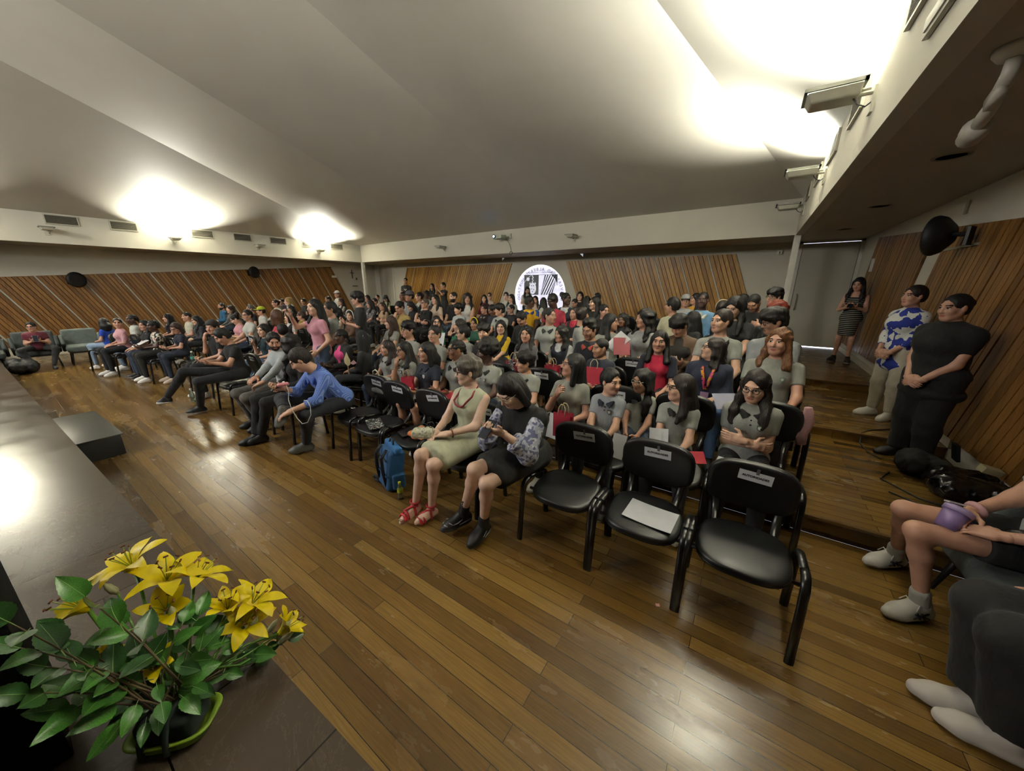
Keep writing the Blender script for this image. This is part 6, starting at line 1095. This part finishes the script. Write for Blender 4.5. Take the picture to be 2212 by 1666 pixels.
def gift_bag(loc, w, h, rz, label, rx=0., col='a01f35', ribbon=False):
    t = thing('gift_bag', label, 'bag', loc, rz, 'red paper gift bags'); t.rotation_euler = (rx, 0, rz); d = w * .42; m = mat(col, .65); b = MB()
    for sy in (-1, 1): b.add([(-w / 2, sy * d / 2, 0), (w / 2, sy * d / 2, 0), (w / 2 * 1.02, sy * d / 2, h), (-w / 2 * 1.02, sy * d / 2, h)], [(0, 1, 2, 3)])
    for sx in (-1, 1): b.add([(sx * w / 2, -d / 2, 0), (sx * w / 2, d / 2, 0), (sx * w / 2 * 1.02, d / 2, h), (sx * w / 2 * .82, 0, h * .55), (sx * w / 2 * 1.02, -d / 2, h)], [(0, 1, 2, 3), (0, 3, 4)])
    b.add([(-w / 2, -d / 2, 0), (w / 2, -d / 2, 0), (w / 2, d / 2, 0), (-w / 2, d / 2, 0)], [(0, 1, 2, 3)]); b.build('bag_body', m, t)
    for sy in (-1, 1): b = MB(); b.tube([(-w * .2, sy * d / 2, h * .93), (-w * .19, sy * d * .4, h * 1.2), (-w * .08, sy * d * .35, h * 1.34), (w * .08, sy * d * .35, h * 1.34), (w * .19, sy * d * .4, h * 1.2), (w * .2, sy * d / 2, h * .93)], .0045, 6); b.build('handle', mat('b9a888', .8), t, smooth=True)
    if ribbon:
        b = MB()
        for k in range(7): a = k * .9; b.tube([(0, -d / 2 - .012, h * .93), (.035 * math.cos(a), -d / 2 - .03, h * .93 + .035 * math.sin(a)), (.062 * math.cos(a + .2), -d / 2 - .022, h * .93 + .062 * math.sin(a + .2))], [.004, .011, .003], 6, flat=.4)
        b.tube([(0, -d / 2 - .012, h * .9), (.01, -d / 2 - .02, h * .5)], .008, 6, flat=.3); b.build('ribbon', mat('b9bcc0', .25, metal=.7), t, smooth=True)
    return t
gift_bag((-1.80, 3.50, .70), .17, .23, R_(-4), 'red paper bag on the lap of the pinafore girl'); gift_bag((-1.12, 2.40, .62), .15, .21, R_(-5), 'red paper bag held by the girl with very long hair'); gift_bag((-1.27, 3.40, .76), .19, .23, R_(8), 'red paper bag on the lap of the boy in navy tee', R_(-12)); gift_bag((-2.28, 3.45, .66), .22, .28, R_(-5), 'crimson bag with silver ribbon bow on a lap', 0, '74162a', True); gift_bag((-3.12, 2.50, .60), .13, .22, R_(25), 'slim red bag between the arms of the girl in navy polo')
sheet((-2.58, 2.52, .68), .26, .2, R_(-8), 'red folder on the knees of the student with braided hair', R_(10), cat='folder', m=mat('8e1a2c', .6), name='folder', group='red folders'); sheet((-1.28, 4.36, 1.08), .2, .24, R_(25), 'dark red folder in the hands of the curly-haired girl', R_(55), cat='folder', m=mat('7a1628', .6), name='folder', group='red folders'); sheet((-.16, 2.52, .66), .12, .09, R_(30), 'small red card in the hand of the girl with red hair clip', R_(40), cat='card', m=mat('a81c2e', .6), name='card', group='red cards')
t = thing('tote_bag', 'grey-white tote bag with loop handle on the brown-haired girl\'s lap', 'bag', (-3.50, 2.42, .60)); blob_obj('bag_body', [rbox((0, 0, .08), (.14, .07, .10), .04, .02)], .012, mat('9a9b98', .8, 'cloth'), t); b = MB(); b.tube([(-.05, -.05, .16), (-.05, -.06, .25), (0, -.06, .275), (.05, -.06, .25), (.05, -.05, .16)], .008, 8); b.build('handle', mat('b0ad98', .7), t, smooth=True)
t = thing('lace_pouch', 'black pouch with white lace pattern lying on an empty chair', 'pouch', (-3.03, 1.97, .428), R_(-25)); blob_obj('pouch_body', [rbox((0, 0, .014), (.13, .075, .016), .012, .01)], .006, fl('101012', '8e9090', 'b0b2b2', 90., .66, .9), t); b = MB(); b.tube([(.08, -.07, .02), (.12, -.02, .028), (.125, .05, .02)], .004, 6); b.build('zip', mat('a04a50', .5), t, smooth=True)
t = phone_at((-2.60, 1.98, .434), R_(70), R_(90), 'phone in red case lying on the empty chair'); t.children[0].data.materials[0] = mat('a02434', .45)
blob_obj('folded_cloth', [ell((rng.uniform(-.10, .10), rng.uniform(-.07, .07), .02 + rng.uniform(0, .035)), (rng.uniform(.03, .06), rng.uniform(.025, .05), .022), .02, rotz(rng.uniform(0, 3))) for _ in range(16)], .007, fl('c47a4a', 'd0a088', 'b9693c', 30.), None, (-2.40, 2.03, .426)); tag(bpy.data.objects['folded_cloth'], 'crumpled orange scarf on the chair beside the grey-haired woman', 'scarf')
t = thing('drawstring_purse', 'cream embroidered pouch with black cord in the grey-haired woman\'s hands', 'pouch', (-1.99, 1.70, .665), R_(30)); blob_obj('purse_body', [rbox((0, 0, .03), (.085, .05, .035), .025, .02), ell((.05, 0, .06), (.03, .03, .02))], .007, fl('b9b8a0', '8d9080', 'c4c4b4', 60.), t); b = MB(); b.tube([(.02, 0, .075), (.04, .01, .11), (.08, .0, .125), (.10, -.01, .10), (.07, -.02, .085), (.03, -.01, .11), (-.01, 0, .12)], .0035, 6); b.build('cord', M_BLACK, t, smooth=True)
# power bank and cable of the man in the checked shirt
p0 = V3(-3.835, 1.47, .835); phone_at(p0, R_(-15), R_(-62), 'phone held by the man in the checked shirt'); t = thing('power_bank', 'pink power bank held against the phone of checked-shirt man', 'power bank', tuple(p0 + V3(.07, .02, .025)), R_(-20)); blob_obj('bank_body', [rbox((0, 0, 0), (.035, .05, .016), .014, .01)], .006, mat('c4808c', .5), t); b = MB(); b.tube([(.0, -.03, .016), (-.015, -.045, .035), (-.03, -.03, .016)], .005, 6); b.build('wrist_loop', mat('b9a9a4', .6), t, smooth=True)
b = MB(); q0 = p0 + V3(.11, .03, .02); b.tube([q0, q0 + V3(.03, .0, -.06), q0 + V3(.04, -.02, -.14), q0 + V3(.10, -.03, -.22), q0 + V3(.18, -.03, -.30), q0 + V3(.27, -.03, -.34), q0 + V3(.36, -.02, -.31), q0 + V3(.405, .0, -.23), q0 + V3(.38, .02, -.15), q0 + V3(.31, .03, -.11), q0 + V3(.25, .03, -.12)], .0035, 6); tag(b.build('charging_cable', mat('b5b5b0', .5), None, smooth=True), 'white charging cable looping beside the checked-shirt man\'s thigh', 'cable')
# blue roll-top backpack
t = thing('backpack', 'blue roll-top backpack standing under the empty chairs', 'backpack', (-2.56, 1.76, 0), R_(-18)); bl = mat('1d4f80', .75, 'cloth'); dk = mat('10141c', .7, 'cloth'); Mb = rotx(R_(-8))
blob_obj('bag_body', [rbox((0, .02, .19), (.135, .075, .19), .03, .02, Mb)], .010, bl, t); blob_obj('roll_top', [rbox((0, .055, .385), (.15, .035, .035), .02, .02, Mb)], .009, mat('225f98', .75, 'cloth'), t); blob_obj('side_pocket', [rbox((.135, .03, .10), (.03, .06, .075), .02, .02)], .009, bl, t); b = MB(); b.box((0, -.052, .30), (.10, .004, .004)); b.build('zip', dk, t)
for x in (-.07, .07): b = MB(); b.tube([(x, -.03, .40), (x * 1.1, -.085, .33), (x * 1.2, -.085, .20), (x * 1.25, -.07, .08), (x * 1.5 - .03, -.06, .03)], .016, 8, flat=.4); b.build('strap', dk, t, smooth=True)
b = MB(); b.tube([(-.10, -.06, .03), (-.17, -.09, .06), (-.20, -.10, .035), (-.16, -.09, .012), (-.09, -.06, .012)], .016, 8, flat=.5); b.build('waist_strap', dk, t, smooth=True); b = MB(); b.tube([(-.05, .04, .42), (-.03, .05, .46), (.03, .05, .46), (.05, .04, .42)], .008, 8); b.build('handle', dk, t, smooth=True); b = MB(); b.box((.02, -.07, .165), (.11, .006, .006), rotx(R_(-8))); b.build('seam_flap', mat('174068', .75), t)
def bottle(loc, label, h, liquid, cap, lab, rx=0.):
    t = thing('bottle', label, 'bottle', loc, 0, 'drink bottles'); r = h * .15; b = MB(); b.lathe([(.001, 0), (r * .9, 0), (r, .01), (r, h * .22), (r * .9, h * .3), (r, h * .38), (r, h * .62), (r * .55, h * .80), (r * .42, h * .86), (r * .42, h * .92), (.001, h * .92)], 20); b.build('bottle_body', liquid, t, smooth=True)
    b = MB(); b.lathe([(.001, h * .90), (r * .52, h * .90), (r * .52, h), (.001, h)], 16); b.build('cap', cap, t)
    if lab: b = MB(); b.lathe([(r * 1.01, h * .40), (r * 1.02, h * .41), (r * 1.02, h * .58), (r * 1.01, h * .59)], 20); b.build('bottle_label', lab, t, smooth=True)
CLR = mat('c4ccc0', .08, 'glass'); bottle((-2.31, 1.67, 0), 'small clear bottle with yellow cap on the floor by the backpack', .165, CLR, mat('bfc41e', .4), mat('a9b02a', .5)); bottle((-7.30, 1.55, 0), 'water bottle on the floor behind the stretched leg', .22, mat('a9bcae', .1, 'glass'), mat('c9c9c4', .4), None); bottle((-8.35, 1.92, .426), 'green-labelled water bottle on the seat beside the dark navy polo', .24, mat('a9c4b8', .1, 'glass'), mat('cfcfca', .4), mat('4f9a8c', .5))
t = thing('shopping_bag', 'brown printed paper bag standing under the seats behind the dress hem', 'bag', (-1.72, 2.32, 0), R_(10)); b = MB(); b.box((0, 0, .10), (.07, .04, .10)); b.build('bag_body', mat('8e7650', .7), t, bevel=.004); b = MB(); b.tube([(-.03, -.045, .05), (-.02, -.045, .12), (.02, -.045, .15)], .006, 6); b.build('printed_curve', mat('c4b890', .7), t)
t = thing('fan', 'pale heart-shaped hand fan held by the girl with pink top', 'fan', (-4.50, 2.62, .74), R_(10)); b = MB(); b.prism([(-.055, .04), (-.06, .10), (-.02, .16), (.0, .20), (.025, .14), (.055, .09), (.05, .03), (0, 0)], -.004, .004); b.build('fan_leaf', mat('b5a87e', .7), t, bevel=.002); b = MB(); b.prism([(.05, .05), (.12, .10), (.17, .06), (.10, .03)], -.003, .003); b.build('fan_petal', mat('c49a9e', .7), t); b = MB(); b.box((0, 0, -.05), (.006, .004, .06)); b.build('fan_handle', mat('a08a60', .6), t)
t = thing('gold_bow', 'shiny gold scrunchie on the wrist of girl with clear glasses', 'scrunchie', (-.60, 2.50, .60)); b = MB(); b.tube([(.038 * math.cos(a), .012 * math.sin(5 * a), .038 * math.sin(a)) for a in np.linspace(0, 2 * math.pi, 41)], .013, 8); b.build('band', mat('b5922e', .3, metal=.5), t, smooth=True)
b = MB(); b.tube([(.0, 0, .02), (.02, .01, -.08), (-.01, .02, -.18), (.01, .0, -.27)], [.025, .04, .05, .03], 10); w = tag(b.build('hanging_jacket', mat('b58c92', .85, 'cloth'), None, (.455, 3.19, .93), smooth=True), 'pink garment hanging behind the chair of the crossed-arms girl', 'garment')
sheet((-.19, 1.81, .002), .022, .018, R_(30), 'tiny pink scrap of paper on the floor before the front row', cat='scrap', m=mat('c48a84', .7), name='paper_scrap', group='floor scraps')
# black step box at the stage, bags, cables
t = thing('step_box', 'black wooden step box standing against the stage edge', 'step', (-6.23, .34, 0), R_(2)); b = MB(); b.box((0, .0, .115), (.67, .155, .115)); b.build('box', mat('0c0c0d', .5), t, bevel=.006); b = MB(); b.box((0, 0, .2345), (.685, .175, .006)); b.build('tread', mat('33352f', .35), t, bevel=.003)
def heap(name, label, cat, loc, r, m, n=14, seed=1):
    g = np.random.default_rng(seed); pr = [ell((g.uniform(-1, 1) * r[0] * .6, g.uniform(-1, 1) * r[1] * .6, r[2] * g.uniform(.35, .62)), (r[0] * g.uniform(.35, .5), r[1] * g.uniform(.35, .5), r[2] * g.uniform(.34, .42)), .03, rotz(g.uniform(0, 3))) for _ in range(n)]
    v, q = blob(pr, .013, lambda X, Y, Z: .008 * np.sin(60 * X + 3 * np.sin(40 * Y)) * np.sin(55 * Z + 20 * Y)); v[:, 2] = np.maximum(v[:, 2], 0); return tag(link(name, raw_mesh(name, v, quads=q, mats=[m]), None, loc), label, cat)
heap('duffel_bag', 'black bag slumped between the stage end and the man in maroon', 'bag', (-12.80, .14, 0), (.30, .22, .34), mat('0d0d0e', .7), 12, 3); heap('bin_bag', 'shiny black plastic bag heap against the near wall', 'bag', (1.60, 4.0, .155), (.24, .30, .26), mat('08080a', .22), 16, 5); heap('cloth_bag', 'dull black bag beside the shiny plastic heap', 'bag', (1.46, 4.38, .155), (.17, .17, .26), mat('0b0b0b', .85), 10, 8)
b = MB(); b.box((0, 0, 0), (.012, .05, .075)); tag(b.build('frame_card', mat('15151a', .4), None, (1.66, 4.42, .42), (0, R_(-12), 0), bevel=.003), 'small dark framed card leaning above the black bags', 'card'); b = MB(); b.box((0, 0, 0), (.06, .03, .025)); tag(b.build('cardboard_box', mat('9a9070', .7), None, (1.72, 4.05, .435), (R_(10), R_(14), .3), bevel=.003), 'small pale box lying on top of the black bags', 'box')
def cable(pts, label): b = MB(); b.tube(pts, .006, 6); return tag(b.build('cable', M_BLACK, None, smooth=True), label, 'cable', 'black cables on the near steps')
cable([(1.30, 4.62, .162), (1.22, 4.75, .162), (1.20, 4.98, .165), (1.21, 5.06, .262), (1.32, 5.22, .262), (1.60, 5.45, .262)], 'black cable running over the step behind the woman in black'); cable([(1.28, 4.3, .162), (1.18, 4.1, .162), (1.35, 3.85, .162), (1.62, 3.75, .162)], 'black cable on the lower tier beside the bag heap'); cable([(1.18, 3.85, .162), (1.30, 3.75, .162), (1.50, 3.70, .162)], 'short black cable end near the armchair back')
# held by the girls in the armchairs
t = thing('tumbler', 'lilac lidded tumbler held over the bare knees', 'tumbler', (1.02, 2.53, .655), R_(20)); t.rotation_euler = (R_(-25), R_(25), 0); b = MB(); b.lathe([(.001, -.06), (.040, -.06), (.050, .035), (.001, .035)], 24); b.build('cup', mat('806a98', .45), t, smooth=True); b = MB(); b.lathe([(.001, .034), (.055, .034), (.055, .058), (.04, .066), (.001, .066)], 24); b.build('lid', mat('a08cb4', .45), t, smooth=True); b = MB(); b.box((-.03, 0, .075), (.03, .02, .004), roty(R_(-20))); b.build('spout_flap', mat('b9b0b4', .5), t); b = MB(); b.tube([(.05, .0, .03), (.075, .0, .02), (.075, .0, -.02), (.05, .0, -.03)], .005, 6); b.build('handle', mat('806a98', .45), t, smooth=True)
heap('plush_pouch', 'pink patterned pouch on the lap of the person in black trousers', 'pouch', (1.22, 2.12, .60), (.10, .13, .16), fl('b98a96', '8d5f70', 'c4a4aa', 60.), 8, 4)
heap('jacket_bundle', 'black shiny jacket lying on the girl\'s lap in the armchair', 'jacket', (1.34, 2.42, .60), (.16, .14, .10), mat('0b0b0d', .35), 8, 6)
# ------------------------------------------------------------------ lily arrangement on the stage edge, and the dark lectern beside it
t = thing('lectern', 'black lectern side at the stage corner beside the flowers', 'lectern', (-1.72, -.36, .4), R_(0)); b = MB(); b.box((0, 0, .55), (.19, .20, .55)); b.build('cabinet', mat('040404', .95, spec=.1), t, bevel=.006); b = MB(); b.box((0, 0, 1.10), (.22, .24, .02), rotx(R_(-14))); b.build('reading_top', mat('070708', .5), t, bevel=.006)
FB_ = V3(-1.34, .04, .40)
arr = thing('flower_arrangement', 'arrangement of yellow lilies and broad green leaves in a green tray', 'flowers', tuple(FB_))
gm = mat('6f8a24', .5); dm = mat('0e1c16', .9)
b = MB(); tr = []
for r, z in ((.0, .004), (.068, .0), (.076, .010), (.088, .042), (.095, .050), (.089, .053), (.079, .048), (.072, .015), (.0, .02)): tr.append((r, z))
n = 40; v = []; f = []
for r, z in tr: v += [(r * (.80 * math.copysign(abs(math.cos(a)) ** .6, math.cos(a))), r * 1.25 * math.copysign(abs(math.sin(a)) ** .6, math.sin(a)), z) for a in (2 * math.pi * j / n for j in range(n))]
for i in range(len(tr) - 1): f += [(i * n + j, i * n + (j + 1) % n, (i + 1) * n + (j + 1) % n, (i + 1) * n + j) for j in range(n)]
b.add(v, f); b.build('tray', gm, arr, None, (0, 0, R_(-45)), smooth=True)
blob_obj('foam_block', [rbox((0, 0, .068), (.052, .080, .045), .02, .01)], .008, dm, arr, None, (0, 0, R_(-45)))
for y in (-.045, .02): b = MB(); b.tube([(.078, y, .02), (.070, y, .07), (.048, y, .118), (-.048, y, .118), (-.075, y, .05)], .005, 6, flat=2.); b.build('tape_band', dm, arr, None, (0, 0, R_(-45)), smooth=True)
def leaf_mesh(w, bendy, seed):
    g = np.random.default_rng(seed); n = 15; v = []; f = []
    for i in range(n + 1):
        t_ = i / n; hw = w * (math.sin(math.pi * t_ ** .75) ** .85) * (1 + .07 * (i % 2)) + .0005
        for j, s_ in enumerate((-1, -.5, 0, .5, 1)): v.append((s_ * hw, -t_, .10 * abs(s_) * hw * 3 - bendy * t_ * t_ + .012 * math.sin(7 * t_ + 3 * s_ + seed)))
    for i in range(n):
        for j in range(4): a = i * 5 + j; f.append((a, a + 1, a + 6, a + 5))
    k = len(v); v2 = [(x, y, z - .006) for x, y, z in v]; f += [tuple(q + k for q in p[::-1]) for p in f]
    me = bpy.data.meshes.new('leaf'); me.from_pydata(v + v2, [], f); me.materials.append(LEAF[seed % 3]); me.materials.append(VEIN)
    me.polygons.foreach_set('use_smooth', np.ones(len(me.polygons), bool)); return me
LEAF = [mat('2f5a20', .35, 'leaf'), mat('3c6e26', .35, 'leaf'), mat('25481f', .38, 'leaf')]; VEIN = mat('7d9a58', .5)
LM = [leaf_mesh(w, bd, s) for s, (w, bd) in enumerate(((.30, .12), (.27, .30), (.33, -.08), (.25, .2), (.31, .45), (.28, .05)))]
vein = MB(); vein.tube([(0, -.02, .004), (0, -.5, -.02), (0, -.95, -.10)], [.010, .008, .003], 5); 
VM = []
for s, (w, bd) in enumerate(((.30, .12), (.27, .30), (.33, -.08), (.25, .2), (.31, .45), (.28, .05))): b = MB(); b.tube([(0, .25, .0)] + [(0, -t_, -bd * t_ * t_ + .012 * math.sin(7 * t_ + s) + .003) for t_ in np.linspace(0, .96, 8)], [.012] + [.013 - .009 * t_ for t_ in np.linspace(0, 1, 8)], 5); VM.append(b.mesh('leaf_vein', VEIN, smooth=True))
def leaf(pos, d, up, size, k):
    d, up = unit(d), unit(up); z = unit(up - d * (up @ d)); x = np.cross(-d, z); M = Matrix(((x[0], -d[0], z[0]), (x[1], -d[1], z[1]), (x[2], -d[2], z[2])))
    o = link('leaf', LM[k], arr, tuple(V3(*pos) - FB_)); o.rotation_euler = M.to_euler(); o.scale = (size,) * 3; link('leaf_vein', VM[k], o); return o
to_cam = lambda p: unit(V3(0, 0, 1.8) - p)
BL = rng; nleaf = 0
def spray(tip, k_n, size, base=None):
    """a twig from the foam to tip carrying leaves"""
    global nleaf; base = FB_ + V3(-.01, rng.uniform(-.05, .05), .12) if base is None else base; tip = V3(*tip); mid = (base + tip) / 2 + V3(0, 0, .05); pts = [(1 - t) ** 2 * base + 2 * t * (1 - t) * mid + t * t * tip for t in np.linspace(0, 1, 8)]
    b = MB(); b.tube([p - FB_ for p in pts], [.0035 - .0003 * i for i in range(8)], 6); b.build('twig', mat('5a4a34', .7), arr, smooth=True); d = unit(tip - base); s_ = unit(np.cross(d, (0, 0, 1)))
    for i in range(k_n):
        t = .38 + .62 * (i + .5) / k_n; p = (1 - t) ** 2 * base + 2 * t * (1 - t) * mid + t * t * tip; sg = 1 if i % 2 else -1; leaf(p, d * .6 + s_ * sg * .75 + V3(0, 0, rng.uniform(-.35, .15)), to_cam(p) * .8 + V3(*rng.uniform(-.4, .4, 3)) + V3(0, 0, .4), size * .92 * rng.uniform(.8, 1.15), int(rng.integers(6))); nleaf += 1
    leaf(tip, d + V3(0, 0, -.2), to_cam(tip) + V3(0, 0, .3), size * .8, int(rng.integers(6))); nleaf += 1
for i, tip in enumerate(((-1.354,-.139,1.029),(-1.404,-.146,.919),(-1.353,-.16,.819),(-1.384,-.124,.845),(-1.386,-.121,.685),(-1.444,-.057,.605),(-1.353,-.026,1.005),(-1.469,-.091,.862),(-1.44,.02,.671),(-1.418,.018,.821),(-1.376,.012,.534),(-1.446,.133,.696),(-1.366,.09,.545),(-1.352,.151,.631),(-1.398,.182,.451),(-1.42,.20,.42),(-1.424,.047,.551),(-1.43,.30,.40),(-1.355,.264,.43),(-1.418,.348,.42),(-1.356,.38,.42),(-1.376,.31,.43),(-1.449,.175,.684),(-1.461,-.027,.50),(-1.398,-.058,.757),(-1.45,.206,.566))): spray(tip, 3, (.105, .09, .10, .085)[i % 4] * (.78 if tip[1] > .22 else 1.))
for k in range(30):      # leaves tucked round the foam
    a = rng.uniform(-.5, math.pi * 1.5) - .6; rr = rng.uniform(.05, .13); p = FB_ + V3(-.05 + .8 * rr * math.cos(a), 1.25 * rr * math.sin(a), rng.uniform(.13, .24)); o_ = unit(V3(math.cos(a), math.sin(a), rng.uniform(-.5, .1)))
    leaf(p, o_, to_cam(p) + o_ * .3 + V3(*rng.uniform(-.3, .3, 3)), rng.uniform(.055, .08), int(rng.integers(6)))
# lilies: six recurved petals, six stamens and a pistil each
YE = mat('ecd400', .45); YG = mat('9aa838', .5)
def petal(w, ln, open_, seed):
    n = 12; v = []; f = []
    for i in range(n + 1):
        t = i / n; r = .010 + ln * (.30 * t + .62 * open_ * t * t); z = ln * (.95 * t - .55 * open_ * t ** 3); hw = w * math.sin(math.pi * min(1, .10 + .90 * t)) ** .75 * (.35 + .65 * min(1, t * 1.6)) + .0004
        for s_ in (-1, -.5, 0, .5, 1): v.append((r + .10 * hw * (1 - abs(s_)) - .35 * hw * abs(s_) * (1 - t), s_ * hw, z + .0035 * math.sin(9 * t + seed) * s_ ))
    for i in range(n):
        for j in range(4): a = i * 5 + j; f.append((a, a + 1, a + 6, a + 5))
    k = len(v); f += [tuple(q + k for q in p[::-1]) for p in f]; me = bpy.data.meshes.new('petal'); me.from_pydata(v + [(x - .0012, y, z) for x, y, z in v], [], f); me.materials.append(YE); me.polygons.foreach_set('use_smooth', np.ones(len(me.polygons), bool)); return me
PET = [petal(.030, .105, 1.0, 0), petal(.024, .105, 1.1, 1), petal(.026, .10, .55, 2), petal(.022, .10, .6, 3)]
AN = mat('6a3a14', .7)
def lily(pos, d, wide, sz=1.):
    pos = V3(*pos); d = unit(V3(*d)); q = Vector(d).to_track_quat('Z', 'X'); L = link('lily', None, arr, tuple(pos - FB_)); L.rotation_euler = q.to_euler(); L.scale = (sz,) * 3
    for k in range(6): link('petal', PET[(k % 2) + (0 if wide else 2)], L, None, (0, 0, math.radians(60 * k + 8)))
    b = MB()
    for k in range(6): a = k * 1.047 + .3; e = V3(.028 * math.cos(a), .028 * math.sin(a), .085); b.tube([(0, 0, .01), e * V3(.5, .5, .6), e], .0014, 5); b.tube([e + V3(-.006 * math.sin(a), .006 * math.cos(a), 0), e + V3(.006 * math.sin(a), -.006 * math.cos(a), .001)], .0028, 6, mi=1)
    b.build('stamen', [YG, AN], L, smooth=True)
    b = MB(); base = FB_ + V3(-.02, (pos[1] - FB_[1]) * .35, .12); b.tube([base - FB_, (base + pos) / 2 - FB_ + V3(0, 0, .03), pos - FB_], [.005, .004, .006], 8); b.build('stem', mat('55802e', .5), arr, smooth=True)
for pos, d, wide, sz in (((-1.62, -.035, .80), (-.2, -.55, .8), 1, 1.05), ((-1.66, .085, .84), (-.1, -.25, .95), 1, 1.05), ((-1.60, .14, .77), (.2, .2, .9), 1, 1.1), ((-1.56, .20, .74), (.05, .55, .75), 1, 1.05), ((-1.54, .115, .70), (.5, -.1, .8), 0, 1.), ((-1.46, .25, .62), (.1, .1, .95), 0, 1.0), ((-1.45, .315, .59), (.25, .45, .85), 1, 1.05), ((-1.42, .275, .55), (.45, .1, .85), 1, .95), ((-1.36, .36, .47), (.25, .75, .5), 0, 1.0), ((-1.50, -.02, .66), (.3, -.5, .7), 0, .9), ((-1.45, .05, .60), (.5, -.2, .7), 0, .8)):
    lily(pos, d, wide, sz)
BUD = mat('b5b890', .5)
for p, d, ln in (((-1.60, .03, .82), (-.2, -.35, .9), .055), ((-1.50, .12, .69), (.2, .05, 1.), .06), ((-1.40, .29, .54), (.3, .35, .8), .06), ((-1.36, .36, .47), (.3, .6, .6), .065), ((-1.34, .345, .45), (.4, .7, .4), .06), ((-1.37, .33, .50), (.2, .6, .75), .055)):
    p, d = V3(*p), unit(V3(*d)); b = MB(); b.tube([p - FB_, p + d * ln * .3 - FB_, p + d * ln * .7 - FB_, p + d * ln - FB_], [.005, .012, .010, .002], 10); b.build('lily_bud', BUD, arr, smooth=True)
    b = MB(); b.tube([V3(-.02, (p[1] - FB_[1]) * .4, .12), (p - FB_) * .6 + V3(0, 0, .05), p - FB_], .003, 6); b.build('stem', mat('55802e', .5), arr, smooth=True)
